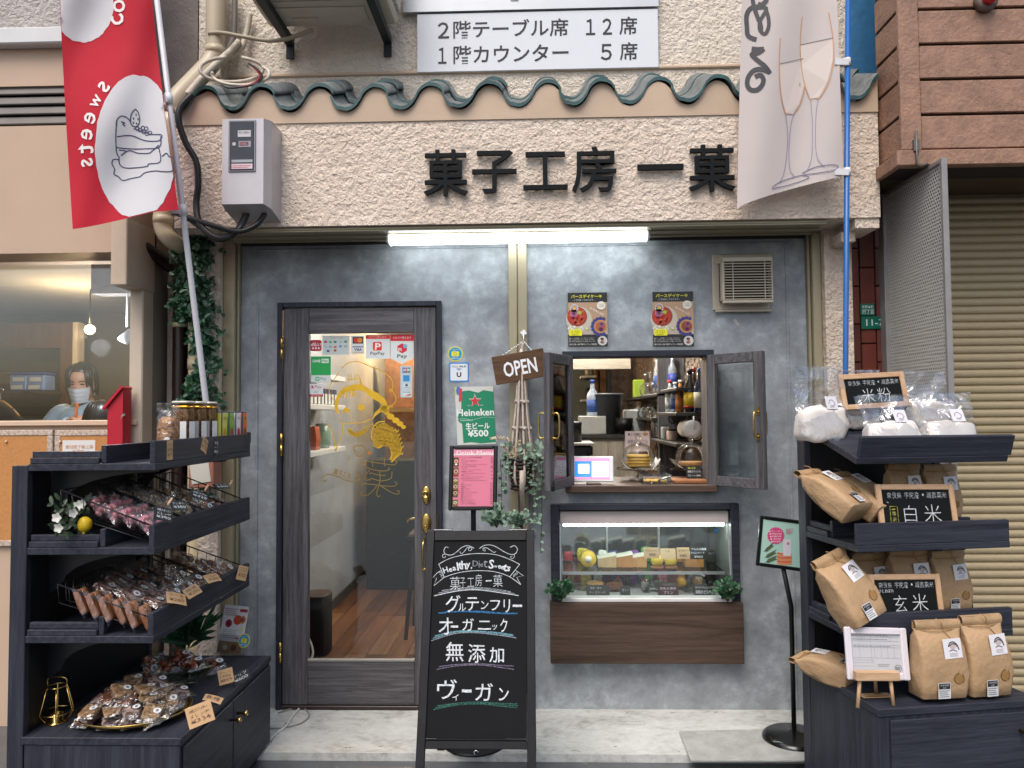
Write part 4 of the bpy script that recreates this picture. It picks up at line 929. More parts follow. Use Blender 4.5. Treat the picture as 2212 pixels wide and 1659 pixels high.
# extractor vent
x0, x1, z0, z1 = R(1540, 548, 1663, 674, -.02)
t = thing('extractor_vent', 'cream louvred extractor fan hood high on the grey wall', 'vent', ((x0 + x1) / 2, 0, z0))
M_VENT = mat('vent_cream', 'b5ab98', .45, var=.06)
b = B(); b.cbox(x0, x1, -.012, -.0005, z0 + .012, z1, .004); b.cbox(x0 + .01, x1 + .004, -.03, -.0125, z0, z0 + .012, .003); b.out('back_plate', M_VENT, t)
hx0, hx1, hz0, hz1 = x0 + .035, x1 - .003, z0 + .055, z1 - .004
yf = -.085; sx = .018
fx0, fx1, fz0, fz1 = R(1563, 575, 1662, 652, yf)
b = B(); b.box(hx0, hx1 - .002, -.03, -.0126, hz0, hz1); b.out('dark_core', mat('vent_black', '0c0b0a', .8), t)
b = B(); b.loft([[Vector((hx0 - .012, -.0125, hz1 - .05)), Vector((hx1, -.0125, hz1 - .05)), Vector((hx1, -.0125, hz1)), Vector((hx0 - .012, -.0125, hz1))], [Vector((hx0, -.05, hz1 - .05)), Vector((hx1, -.05, hz1 - .05)), Vector((hx1, -.05, hz1 - .006)), Vector((hx0, -.05, hz1 - .006))], [Vector((hx0 + .004, yf, hz1 - .05)), Vector((hx1, yf, hz1 - .05)), Vector((hx1, yf, hz1 - .03)), Vector((hx0 + .004, yf, hz1 - .03))]][::-1], smooth=False); b.out('hood_top', M_VENT, t)
b = B(); b.cbox(hx0, hx0 + .012, yf, -.013, hz0, hz1 - .0505, .003); b.out('hood_side', M_VENT, t)
b = B(); b.cbox(hx1 - .008, hx1, yf, -.013, hz0, hz1 - .0505, .003); b.out('hood_side', M_VENT, t)
b = B(); b.cbox(hx0, hx1, yf - .001, yf + .02, hz0 - .016, hz0 - .0005, .003); b.out('hood_lip', M_VENT, t)
nL = 14; sp_ = (hz1 - .052 - hz0) / nL
for i in range(nL):
    b = B(); fr = Fr((hx0 + .0125, yf + .001, hz0 + i * sp_ + .002), (1, 0, 0), (0, -.25, .97)); b.fbox(fr, 0, hx1 - hx0 - .021, 0, sp_ * .36, -.01, 0); b.out('louvre_blade', M_VENT, t)
for px in (.2, .83):
    b = B(); xx = hx0 + (hx1 - hx0) * px; b.box(xx, xx + .004, yf - .002, yf + .0008, hz0, hz1 - .051); b.out('rib', M_VENT, t)
for i in range(12):
    xx = hx0 + .02 + i * (hx1 - hx0 - .03) / 12; b = B(); b.box(xx, xx + .005, yf + .0205, -.031, hz0 - .012, hz0 - .004); b.out('under_bar', M_VENT, t)
# cake posters
def cakeposter(rect, lab):
    x0, x1, z0, z1 = R(*rect, -.003); t = thing('cake_poster', lab, 'poster', ((x0 + x1) / 2, 0, z0))
    b = B(); b.box(x0, x1, -.003, -.001, z0, z1); b.out('sheet', ink('e0d2c0'), t)
    p = Print(FX(x0, z0, -.003), (0, 0, 345, 480), (x1 - x0, z1 - z0), .0008, .0004)
    p.rect(0, 0, 345, 480, '14110f'); p.rect(0, 88, 345, 375, 'c9a27f', 1); p.rect(0, 290, 345, 375, 'cdb9a8', 2)
    p.disc(95, 240, 115, 'd9cdb8', 3); p.disc(80, 215, 88, 'a13a22', 4, n=28); p.disc(75, 210, 80, 'c8351f', 5, n=28)
    r9 = random.Random(4)
    for i in range(26):
        a = r9.random() * 6.28; q = 70 * math.sqrt(r9.random()); p.disc(75 + q * math.cos(a), 210 + q * math.sin(a), 13, r9.choice(('e0482c', 'd42a20', 'f07a50', 'b8221a')), 6, 10, 8)
    def flower(x, y, R_, c, cc):
        for i in range(11): a = 2 * pi * i / 11; p.disc(x + R_ * .6 * math.cos(a), y + R_ * .6 * math.sin(a), R_ * .3, c, 8, n=8)
        p.disc(x, y, R_ * .35, cc, 9, n=10)
    flower(55, 140, 42, 'ecd9d6', 'd9a93a'); flower(52, 185, 38, 'd98bb4', '5c2038'); p.disc(102, 180, 17, '9bb63a', 9, n=12)
    for i in range(14): p.disc(60 + r9.uniform(-60, 110), 330 + r9.uniform(-25, 25), 9, r9.choice(('f0ede0', 'b8cc5a', 'e8e4d8')), 7, n=8)
    for i in range(16): a = 2 * pi * i / 16; p.disc(285 + 72 * math.cos(a), 305 + 72 * math.sin(a), 17, '3d3a8a', 4, n=8) if 285 + 72 * math.cos(a) < 330 else None
    pts = [(285 + 58 * math.cos(a_), 305 + 58 * math.sin(a_)) for a_ in [2 * pi * i / 24 for i in range(24)]]; p.poly([(min(x, 344), y) for x, y in pts], 'd9a05a', 5); p.poly([(min(285 + (x - 285) * .8, 344), 305 + (y - 305) * .8) for x, y in pts], 'd97a4a', 6)
    flower(295, 285, 26, 'b56fa0', '4a1c3a'); flower(288, 330, 24, '8c4a78', '3a1230')
    p.text('バースデイケーキ', 28, 18, 300, 50, 'e6e02a', 2, .03); p.text('~ご予約承っております~', 42, 58, 232, 76, 'd8d8d4', 2)
    p.disc(292, 118, 38, 'e3ddcf', 8, n=20); p.text('アレルギー', 268, 100, 318, 113, '5a4a3c', 9); p.text('対応可能', 270, 118, 316, 130, '5a4a3c', 9)
    p.text('Birthday cake', 185, 130, 325, 215, 'efe6d8', 8, rot=.5, keep=True)
    p.rect(10, 330, 120, 385, 'e8e21a', 9); p.text('4号 2,800円~', 20, 338, 110, 350, '2a2a18', 10); p.text('5号 3,500円~', 20, 354, 110, 366, '2a2a18', 10); p.text('※税抜表記', 26, 370, 92, 381, '2a2a18', 10)
    for i, s_ in enumerate(('●フルーツ追加等トッピング承っております。', '●卵、小麦粉なし等アレルギー対応承っております。', '●ご予約は3営業日前までにお願いいたします。')): p.text(s_, 10, 402 + i * 15, 225 + i * 8, 413 + i * 15, 'd0d0cc', 2)
    p.text('菓子工房一菓 平野サンアレイ商店街', 10, 455, 252, 470, 'd8d8d4', 2, .015)
    p.disc(300, 432, 42, 'dcd9d4', 3, n=22); p.disc(298, 420, 14, 'a8745c', 4); p.disc(296, 414, 15, '4a3a34', 5, ry=9); p.disc(298, 446, 18, '7a5a50', 4, ry=12); p.disc(306, 440, 9, 'b98b78', 5)
    p.out('print', t)
    b = B(); b.box(x0 - .01, x1 + .012, -.0062, -.0056, z0 - .012, z1 + .006); b.out('clear_sleeve', glassm('poster_sleeve', (.99, .99, .99), .0, .02, k=.3), t)
cakeposter((1227, 632, 1312, 748), 'birthday cake poster in clear sleeve, hung straight above the glazed sash with drink menu')
cakeposter((1410, 630, 1498, 748), 'birthday cake poster in clear sleeve, hung nearer to the extractor vent')
b = B(); fr = Fr(U(1583, 692, -.001), (.6, 0, -.8), (.8, 0, .6)); b.fbox(fr, 0, .04, 0, .016, 0, .001); tag(b.out('paper_scrap', ink('a9a7a2')), 'torn scrap of tape left on the grey wall below vent', 'tape')
# round camera sticker and wifi sticker
def sticker(name, rect, lab, fn, cat='sticker', round_=False):
    x0, x1, z0, z1 = R(*rect, -.002); t = thing(name, lab, cat, ((x0 + x1) / 2, 0, z0)); p = Print(FX(x0, z0, -.001), (0, 0, 100, 100), (x1 - x0, z1 - z0), .0006, .0004); fn(p); p.out('print', t); return t
def camst(p):
    p.disc(50, 50, 50, 'd8d430', n=32); p.disc(50, 50, 43, '1b8fc4', 1, n=32); p.rrect(26, 34, 74, 66, 4, 'e3d92c', 2); p.rect(36, 29, 50, 36, 'e3d92c', 2); p.disc(50, 50, 11, '8fae3c', 3); p.disc(50, 50, 7, 'e3d92c', 4); p.text('撮影OK!', 24, 72, 76, 84, 'd8e0c0', 2); p.text('PHOTO SPOT', 28, 18, 72, 25, 'cfd870', 2)
sticker('camera_sticker', (967, 748, 1000, 781), 'round blue and yellow camera sticker above the free wifi sticker', camst)
def wifist(p):
    p.rrect(0, 0, 100, 100, 6, '3b82c4'); p.rrect(7, 7, 93, 93, 6, 'd9dde0', 1); p.text('FREE', 14, 16, 46, 26, '77787a', 2); p.text('Wi-Fi', 50, 16, 86, 26, '25262a', 2, .03)
    for i, r_ in enumerate((6, 12, 18)): p.line([(50 + r_ * math.sin(a), 44 - r_ * .75 * math.cos(a)) for a in [-.8 + 1.6 * j / 8 for j in range(9)]], 2.6, '3b82c4', 2)
    p.text('U', 38, 50, 62, 76, '3c2233', 2, .05)
sticker('wifi_sticker', (970, 783, 1013, 825), 'square blue edged free wifi sticker on the grey wall', wifist)
# beer poster
x0, x1, z0, z1 = R(988, 836, 1071, 961, -.004)
t = thing('beer_poster', 'torn green beer poster with red star beside the door', 'poster', ((x0 + x1) / 2, 0, z0))
fr = Fr((x0, -.003, z0), (1, 0, .02), (-.045, 0, 1)); W_, H_ = x1 - x0, z1 - z0
b = B(); b.fbox(fr, 0, W_, 0, H_, -.002, 0); b.out('sheet', ink('c9cbc3'), t)
p = Print(fr, (0, 0, 330, 470), (W_, H_), .0006, .0004)
p.poly([(52, 470 - 15), (48, 300), (18, 280), (14, 230), (45, 190), (60, 35), (120, 28), (200, 50), (245, 30), (330, 45), (330, 455), (200, 462), (120, 450)], '12805c')
p.rect(0, 0, 38, 60, 'c9c640', 1); p.disc(32, 30, 22, '3a6fc0', 2, ry=34); p.poly([(38, 10), (62, 12), (58, 110), (30, 120)], 'c8384a', 3)
p.star(170, 115, 57, 'd9cfc0', 2); p.star(170, 117, 49, 'c22f3c', 3); p.text('EST.', 105, 148, 130, 156, 'cfe0d4', 2); p.text('1873', 212, 148, 238, 156, 'cfe0d4', 2)
p.text('Heineken', 8, 180, 328, 238, 'e0e6e0', 2, .022); p.text('Heineken', 36, 262, 142, 278, 'bcd8c8', 2, .01)
p.text('生ビール', 78, 292, 285, 345, 'dfe6df', 2, .025); p.text('¥500', 92, 350, 270, 408, 'dfe6df', 2, .03)
p.line([(15, 262), (60, 255), (120, 268), (180, 262), (240, 250), (330, 255)], 3, 'a9c9b8', 3, 4); p.out('print', t)
# ------------------------------------------------------------------ open sign with chain, macrame hanger, basket plant
hk = U(1131, 720, -.055)
t = thing('wall_hook', 'white square adhesive hook on the champagne centre post', 'hook', (hk.x, -.05, hk.z))
b = B(); fr = Fr((hk.x, -.0505, hk.z), (.82, 0, .57), (-.57, 0, .82)); b.fbox(fr, -.014, .014, -.014, .014, 0, .012, .003); b.tube(catmull([fr.p(0, 0, .012), hk + Vector((0, -.03, -.02)), hk + Vector((0, -.036, -.035)), hk + Vector((0, -.03, -.045))], 4), .003, 6); b.out('hook_body', M_WHITEP, t)
Yo = -.155
C = [U(1069, 769, Yo), U(1181, 752, Yo), U(1184, 812, Yo), U(1072, 832, Yo)]   # tl tr br bl
fr = Fr(C[3], C[2] - C[3], C[0] - C[3]); fr.v = (fr.v - fr.u * fr.v.dot(fr.u)).normalized(); fr.n = fr.u.cross(fr.v)
W_ = ((C[2] - C[3]).length + (C[1] - C[0]).length) / 2; H_ = ((C[0] - C[3]).length + (C[1] - C[2]).length) / 2
t = thing('open_sign', 'tilted brown wooden board reading OPEN hung from a chain', 'sign', C[3].lerp(C[2], .5))
b = B(); b.fbox(fr, 0, W_, 0, H_, -.014, 0, .002); b.out('board', wood('oiled_cedar', '3f2c1e', '6b4f38', (1.2, 14, 14), 3, .5, .15), t)
p = Print(fr, (0, 0, 750, 420), (W_, H_), .001); p.text('OPEN', 140, 110, 620, 335, 'e6e8ea', 0, .02); p.out('lettering', t)
top = hk + Vector((0, -.034, -.045))
for e in (fr.p(W_ * .22, H_, -.007), fr.p(W_ * .77, H_, -.007)):
    b = B(); n = 14
    for i in range(n):
        q = e.lerp(top, (i + .5) / n); a = (top - e).normalized(); s_ = Vector((0, 1, 0)) if i % 2 else a.cross(Vector((0, 1, 0)))
        b.tube([q + (a * math.cos(k * pi / 4) * 1.25 + s_ * math.sin(k * pi / 4) * .7) * .0045 for k in range(8)], .0011, 5, True)
    b.out('chain', M_CHROME, t, kind='stuff')
M_ROPE = mat('cotton_rope', 'b9aca0', .85, var=.15, vs=60, bump=.5, bs=300)
t = thing('macrame_hanger', 'knotted cotton macrame hanger holding the trailing plant basket', 'plant hanger', (U(1128, 1100, -.12).x, -.12, U(1128, 1100, -.12).z))
mx, my = U(1128, 1000, -.13).x, -.13
zt = top.z - .01; zk1 = U(1128, 868, my).z; zk2 = U(1128, 925, my).z; zr = U(1128, 985, my).z; zb0 = U(1128, 1062, my).z; ze = U(1128, 1142, my).z
b = B(); b.tube(catmull([(hk.x, -.09, zt), (mx + .004, -.085, zt - .04), (mx, -.08, zt - .12)], 5), .012, 8); b.out('top_knot', M_ROPE, t)
zs_ = U(1128, 760, my).z; RB = .062
r4 = random.Random(11)
for i in range(8):
    a = 2 * pi * i / 8 + .2; ca, sa = math.cos(a), math.sin(a)
    f = lambda R_, z: (mx + R_ * ca, my + R_ * sa, z)
    b = B(); b.tube(catmull([(mx, -.085, zs_ + .02), f(.012, zs_ - .05), f(.028, zk1), f(.042, zk2), f(.06, zr), f(RB + .004, zr - .06), f(RB + .004, zb0 + .06), f(.03, zb0 + .005), f(.008, zb0 - .02)], 4), .0064, 6); b.out('cord', M_ROPE, t)
    if i % 2 == 0:
        for R_, z in ((.022, zk1), (.036, zk2)):
            b = B(); cc = Vector(f(R_ * 1.05, z)); b.ball(cc, (.013, .013, .011), 8); b.tube([cc + Vector((.011 * math.cos(q), .008 * math.sin(q) - .006, .007 * math.sin(2 * q))) for q in [2 * pi * j / 10 for j in range(10)]], .0052, 6, True); b.out('knot', M_ROPE, t)
b = B(); b.tube([(mx, my - RB - .012, zr - .07), (mx, my - RB - .014, zb0 + .02), (mx, my - .03, zb0 - .01), (mx, my - .01, zb0 - .09)], [.013, .014, .013, .012], 10); b.out('wrapped_tail', M_ROPE, t)
for i in range(10):
    a = 2 * pi * i / 10; b = B(); b.tube(catmull([(mx, my - .01, zb0 - .085), (mx + .012 * math.cos(a), my - .01 + .012 * math.sin(a), zb0 - .14), (mx + .02 * math.cos(a) - .01, my + .02 * math.sin(a), ze)], 4), .0042, 5); b.out('fringe_cord', M_ROPE, t)
PB = thing('hanging_plant', 'wicker basket of trailing grey green eucalyptus below the open sign', 'plant', (mx, my, zb0))
b = B(); nr = 9; M_WICK = mat('dark_wicker', '2d2118', .7, var=.5, vs=60)
for i in range(nr):
    z = zb0 + .018 + i * (zr - .02 - zb0 - .018) / (nr - 1); R_ = RB * (.82 + .2 * i / nr)
    b.tube([(mx + (R_ + .004 * math.sin(10 * q + i * pi)) * math.cos(q), my + (R_ + .004 * math.sin(10 * q + i * pi)) * math.sin(q), z) for q in [2 * pi * j / 40 for j in range(40)]], .0085, 6, True)
b.lathe([(0, zb0 + .01), (RB * .8, zb0 + .012), (RB * .95, zr - .03), (0, zr - .028)], 20, (mx, my, 0)); b.out('wicker_basket', M_WICK, PB)
b = B(); b2 = B(); r6 = random.Random(21)
def strand(pts, n, L, W, sp=.9):
    P = catmull(pts, 6); b2.tube(P, .0018, 5)
    for i in range(n):
        q = P[int((i + .5) / n * (len(P) - 1))]; d = rv(r6); d.z = abs(d.z) * .2 - .4; d.y -= .35; s_ = L * r6.uniform(.7, 1.2)
        leafv(b, q, d, Vector((r6.uniform(-.5, .5), -1, r6.uniform(-.3, .6))), s_, W * s_ / L, .15)
for px, pyb, n in ((1082, 1125, 22), (1092, 1060, 16), (1150, 1165, 34), (1160, 1100, 30), (1168, 1195, 30), (1142, 1060, 20), (1135, 1010, 14), (1172, 1050, 20), (1108, 1030, 12)):
    e = U(px, pyb, my - .03 - r6.random() * .04); s0 = Vector((mx + (e.x - mx) * .4, my - .02, zr + .01)); m1 = Vector((mx + (e.x - mx) * .95, my - .05, zr + .0)); strand([s0, m1, m1.lerp(e, .5) + Vector((r6.uniform(-.01, .01), 0, 0)), e], n, .028, .02)
for i in range(42):
    q = Vector((mx + r6.uniform(-.09, .1), my - .06 + r6.uniform(-.03, .08), zr + r6.uniform(-.01, .06))); d = rv(r6); d.z += .3; leafv(b, q, d, Vector((0, -1, .4)), .034, .022, .15)
b.out('leaves', M_LEAF2, PB, kind='stuff'); b2.out('stems', M_STEM, PB, kind='stuff')
b = B()
for (pts) in ([(1112, 985), (1106, 965), (1092, 948), (1062, 948)], [(1118, 985), (1118, 965), (1122, 955)], [(1104, 990), (1094, 972), (1086, 962)]):
    P = catmull([U(x, y, my - .06) for x, y in pts], 6); b.tube(P, .0025, 5)
    for i, q in enumerate(P):
        for k in range(4): leafv(b, q, rv(r6) + (P[-1] - P[0]).normalized() * .8, Vector((0, -1, 0)), .016, .006, .2)
b.out('dried_plume', mat('dry_grass', 'bfae93', .8, var=.2), PB, kind='stuff')
# plants on the A-board side
def bushlet(name, lab, cx, cy, Y, w, h, n, m, L=.03, W=.016, seed=1, cat='plant'):
    r_ = random.Random(seed); b = B(); b2 = B(); t = None; base = U(cx, cy, Y); t = thing(name, lab, cat, base)
    for i in range(n):
        a = r_.uniform(-1, 1); e = base + Vector((a * w, r_.uniform(-.04, .03), h * (1 - abs(a) * .5) * r_.uniform(.5, 1))); P = catmull([base, base.lerp(e, .5) + Vector((0, 0, h * .12)), e], 4); b2.tube(P, .0016, 4)
        for q in P[2:]:
            for k in range(2): leafv(b, q, (e - base).normalized() + rv(r_) * .9, Vector((0, -1, .4)), L * r_.uniform(.7, 1.2), W, .2)
    b.out('leaves', m, t, kind='stuff'); b2.out('stems', M_STEM, t, kind='stuff'); return t
# ivy on the pipes
t = thing('artificial_ivy', 'dark green leafy garland climbing the cream downpipe', 'plant', U(424, 940, -.12))
b = B(); b2 = B(); r7 = random.Random(9)
def garland(pts, n, spread):
    P = catmull([U(x, y, Y) for x, y, Y in pts], 8); b2.tube(P, .003, 5)
    for i in range(n):
        q = P[r7.randrange(len(P))] + Vector((r7.gauss(0, spread), r7.gauss(-.02, .03), r7.gauss(0, .02)))
        for k in range(3): leafv(b, q, rv(r7) + Vector((0, -.3, .2)), Vector((r7.uniform(-.6, .6), -1, .3)), r7.uniform(.026, .042), .021, .2)
garland([(428, 515, -.12), (436, 545, -.12), (432, 600, -.13), (440, 650, -.13), (438, 690, -.12)], 190, .036)
garland([(405, 560, -.1), (400, 600, -.08), (398, 640, -.08), (405, 670, -.08), (415, 690, -.08)], 170, .034)
garland([(440, 690, -.12), (436, 730, -.12), (444, 740, -.12), (452, 780, -.13), (450, 820, -.13), (455, 860, -.12)], 190, .03)
garland([(430, 815, -.14), (425, 850, -.14), (410, 880, -.14), (395, 895, -.15)], 110, .024)
garland([(458, 860, -.12), (470, 890, -.1), (468, 930, -.1), (455, 960, -.1)], 8, .008)
garland([(455, 1110, -.12), (452, 1070, -.12), (460, 1040, -.12)], 22, .015)
b.out('leaves', M_LEAF, t, kind='stuff'); b2.out('stems', M_STEM, t, kind='stuff')
# ------------------------------------------------------------------ banners
def fabric(name, col):
    m, n, l, b = nt(name); out = n['Material Output']; b.inputs['Base Color'].default_value = (*H(col), 1); b.inputs['Roughness'].default_value = .75
    t = n.new('ShaderNodeBsdfTranslucent'); t.inputs[0].default_value = (*H(col), 1); mx = n.new('ShaderNodeMixShader'); mx.inputs[0].default_value = .25
    l.new(b.outputs[0], mx.inputs[1]); l.new(t.outputs[0], mx.inputs[2]); l.new(mx.outputs[0], out.inputs[0])
    v = mapping(n, l); bumpn(n, l, noisetex(n, l, v, 9, 3), .25, .01, b); return m
class Cloth(Print):
    def __init__(s, fn): super().__init__(None, (0, 0, 1, 1), (1, 1), .002, .0006, lambda a, b, k: fn(a, 1 - b) - Vector((0, k, 0)))
    def blob(s, cx, cy, rx, ry, c, k, jag=0, n=72, clip=None, seed=1):
        r_ = random.Random(seed); rings = []
        for j in range(9):
            f = j / 8; ring = []
            for i in range(n):
                a = 2 * pi * i / n; e = 1 + (r_.uniform(-jag, jag) if j == 8 else 0); x = cx + rx * f * e * math.cos(a); y = cy + ry * f * e * math.sin(a)
                if clip: x, y = clip(x, y)
                ring.append(s.pt(x, y, k))
            rings.append(ring)
        s._m(c); s.b.loft(rings, cap=False); return s
Y1 = -.78
def sweet(px, py): return U(px, py, Y1 + .022 * math.sin(px * .035 + py * .012) + .012 * math.sin(py * .02))
def lx(y): return 127 + 30 * max(0, min(1, (y + 60) / 555)) ** 1.2
def rx_(y): return 329 + (385 - 329) * max(0, (y + 0) / 450) ** 1.15 if y > 0 else 329 + y * .1
def byl(s_): return 495 - 52 * s_ ** 1.2 if s_ < .75 else 495 - 52 * .75 ** 1.2 - (s_ - .75) * 20
SW = thing('sweets_banner', 'red sweets banner with cake drawing on a slanted white pole', 'banner', UZ(530, 1550, 0))
b = B(); b.grid(lambda u, v: (lambda yb: (lambda y: sweet(lx(y) + u * (rx_(y) - lx(y)), y))(-60 + v * (yb + 60)))(byl(u)), 30, 60)
b.out('cloth', fabric('red_cloth', 'c5182f'), SW)
M_WCL = fabric('white_cloth_print', 'e2e5e7')
cl = Cloth(sweet)
cl.blob(180, 10, 66, 82, M_WCL, 0, .012, clip=lambda x, y: (max(x, lx(y) + 1.5), max(y, -58)))
def clipb(x, y):
    y = min(y, byl(max(0, min(1, (x - lx(y)) / (rx_(y) - lx(y))))) - 2); return min(x, rx_(y) - .5), y
cl.blob(295, 318, 89, 155, M_WCL, 0, .012, clip=clipb, seed=3)
navy = '3c3f5e'
def zz(x, y): return (x * .27285, y * .27285)            # enlargement pixels to view pixels
def st(pts, wd=2.4, k=2): cl.line([zz(x, y) for x, y in pts], wd, navy, k, 5)
st([(925, 1000), (930, 950), (965, 920), (1010, 935), (1030, 960)]); st([(925, 960), (920, 1080), (925, 1200), (940, 1240)]); st([(930, 1085), (1000, 1075), (1060, 1080), (1150, 1115), (1240, 1120), (1275, 1105), (1280, 1070), (1200, 1065), (1120, 1040), (1060, 1020)])
st([(1075, 865), (1045, 900), (1035, 960), (1055, 1000), (1090, 1000), (1108, 960), (1100, 900), (1075, 865)]); st([(960, 965), (990, 975), (975, 985), (995, 1000)]); st([(925, 1170), (1020, 1180), (1150, 1180), (1265, 1165), (1275, 1080)]); st([(945, 1190), (1000, 1200), (960, 1235), (1020, 1195), (1100, 1215), (1180, 1215), (1205, 1200), (1260, 1150)])
st([(945, 1240), (950, 1300), (990, 1330), (1080, 1330), (1170, 1318), (1180, 1300), (1260, 1290), (1275, 1250), (1260, 1175)]); st([(940, 1265), (900, 1265), (890, 1300), (910, 1340), (905, 1380), (940, 1400), (975, 1430), (1040, 1415), (1110, 1400), (1150, 1370), (1230, 1355), (1300, 1360), (1370, 1350), (1378, 1260), (1340, 1240), (1320, 1215), (1285, 1240)])
for q in ((1080, 910), (1060, 940), (1095, 945), (1060, 975), (1085, 980)): cl.disc(*zz(*q), 1.6, navy, 2, ry=2.6, n=8)
for q in ((1090, 1020), (1110, 1030), (1135, 1015), (1160, 1020), (1140, 1045), (1165, 1060), (1190, 1055)): cl.line([(zz(*q)[0] + 4 * math.cos(a), zz(*q)[1] + 4 * math.sin(a)) for a in [2 * pi * i / 10 for i in range(11)]], 2, navy, 2)
for ch, x, y, rot in (('s', 825, 690, -.9), ('w', 765, 805, -1.05), ('e', 715, 935, -1.3), ('e', 690, 1065, -1.5), ('t', 678, 1180, -1.65), ('s', 692, 1290, -1.75)):
    X, Y_ = zz(x, y); cl.text(ch, X - (14 if ch != 't' else 12), Y_ - (13 if ch != 't' else 17), X + 14, Y_ + (13 if ch != 't' else 17), 'e4dcd8', 2, .01, keep=True, mirror=True, rot=rot)
for ch, x, y, rot in (('c', 935, 160, 1.2), ('o', 945, 50, 1.45)):
    X, Y_ = zz(x, y); cl.text(ch, X - 14, Y_ - 14, X + 14, Y_ + 14, 'e4dcd8', 2, .01, keep=True, mirror=True, rot=rot)
cl.out('print', SW)
pt0, pt1 = U(334, -40, Y1 - .02), U(452, 925, -.55)
b = B(); b.tube([pt0, pt0.lerp(pt1, .5), pt1, pt1 + (pt1 - pt0).normalized() * .1], [.0115, .013, .014, .014], 12); b.out('pole', mat('white_pole', 'c3c2c6', .4, var=.04), SW)
b = B(); cb = pt1 + (pt1 - pt0).normalized() * .06; b.cbox(cb.x - .022, cb.x + .022, cb.y - .022, -.101, cb.z - .03, cb.z + .03, .004); b.out('pole_bracket', M_BLACKP, SW)
for py in (205, 442):
    f = (py + 40) / 965; c = pt0.lerp(pt1, f); a = (pt1 - pt0).normalized(); b = B(); b.tube([c - a * .025, c + a * .025], .017, 12); b.fbox(Fr(c + Vector((-.05, -.016, -.02)), (1, 0, 0), (0, 0, 1)), 0, .05, 0, .035, -.003, 0); b.out('strap', mat('white_strap', 'd0d0d2', .5), SW)
# sparkling wine banner
Y2 = -.46
def wine(px, py): return U(px, py, Y2 + .018 * math.sin(px * .04 + py * .006) + .03 * (1820 - px) / 230)
WN = thing('wine_banner', 'pale banner with two champagne flutes on an upright blue pole', 'banner', UZ(1826, 1560, 0))
def lx2(y): return 1602 - 10 * min(1, max(0, y / 450))
def rx2(y): return 1808 + 14 * min(1, max(0, y / 370))
b = B(); b.grid(lambda u, v: (lambda yb: (lambda y: wine(lx2(y) + u * (rx2(y) - lx2(y)), y))(-60 + v * (yb + 60)))(451 - 71 * u ** .75), 24, 50); b.out('cloth', fabric('pale_cloth', 'd2c8c4'), WN)
cw = Cloth(wine)
def z4(x, y): return ((2800 + x / 1.7938) * .5486, y / 1.7938 * .5486)
blk = '25252a'
def s4(pts, wd, c=blk, k=1, sm=5, tp=False): cw.line([z4(x, y) for x, y in pts], wd, c, k, sm, tp)
s4([(395, -40), (385, 10), (340, 45), (280, 60), (250, 110), (252, 190), (262, 255), (320, 282)], 10); s4([(290, -20), (300, 40), (322, 110), (350, 180), (350, 225)], 9); s4([(330, 25), (375, 50), (402, 120), (405, 190), (380, 240), (345, 215), (345, 150), (390, 60), (300, 60)], 8)
s4([(285, 345), (330, 350), (372, 347)], 10); s4([(372, 345), (330, 375), (285, 385), (330, 430), (380, 470), (415, 520)], 10); s4([(400, 505), (350, 490), (300, 500), (262, 545), (255, 600), (280, 635), (325, 635), (360, 600), (368, 560), (345, 530), (310, 545)], 10)
og, gy, lv = 'c08a5e', '8b88a0', 'd8cfc6'
cw.poly([z4(*q) for q in ((630, 320), (860, 272), (858, 430), (820, 580), (760, 690), (700, 700), (660, 600), (635, 470))], 'cdc0b8', 1); cw.poly([z4(*q) for q in ((482, 455), (640, 415), (660, 600), (620, 740), (575, 810), (520, 800), (490, 650))], 'cbbeb6', 1)
s4([(643, 120), (630, 250), (630, 400), (650, 560), (690, 690), (712, 705)], 1.6, og, 3); s4([(828, 90), (855, 250), (862, 430), (825, 590), (765, 690), (740, 700)], 2.2, og, 3); s4([(630, 320), (860, 270)], 1.4, '5b5560', 3, 0)
s4([(487, 270), (480, 450), (490, 650), (520, 790), (535, 812)], 1.8, og, 3); s4([(640, 420), (662, 600), (625, 740), (580, 808)], 2.0, og, 3); s4([(480, 455), (675, 410)], 1.2, '5b5560', 3, 0)
s4([(660, 430), (655, 500), (668, 620)], 4, 'c9a860', 3)
s4([(700, 705), (712, 850), (712, 1050), (705, 1130), (680, 1200)], 1.5, gy, 3); s4([(755, 700), (740, 800), (735, 1000), (750, 1120), (800, 1180)], 1.5, gy, 3); s4([(525, 815), (540, 950), (530, 1120), (510, 1230), (485, 1285)], 1.5, gy, 3); s4([(580, 812), (560, 900), (548, 1080), (556, 1200), (590, 1250)], 1.5, gy, 3)
s4([(640, 1225), (740, 1180), (860, 1165), (895, 1180), (860, 1205), (740, 1225), (650, 1235)], 1.6, '5d5c7a', 3); s4([(430, 1325), (480, 1290), (560, 1260), (640, 1240), (690, 1255), (620, 1285), (520, 1315), (430, 1335)], 1.6, '5d5c7a', 3)
for q in ((808, 350), (806, 480), (625, 600)): cw.disc(*z4(*q), 2, 'b99a84', 3, ry=5, n=8)
cw.out('print', WN)
pt0, pt1 = U(1832, -40, Y2), U(1826, 880, Y2)
pe = Vector((pt1.x, pt1.y, .0))
b = B(); b.tube([pt0, pt1, pe], .0125, 12); b.out('pole', mat('blue_pole', '1a5ca0', .35, var=.05), WN)
b = B(); b.lathe([(0, 0), (.12, 0), (.12, .03), (.03, .05), (.02, .1), (0, .1)], 18, pe); b.out('pole_base', M_BLACKP, WN)
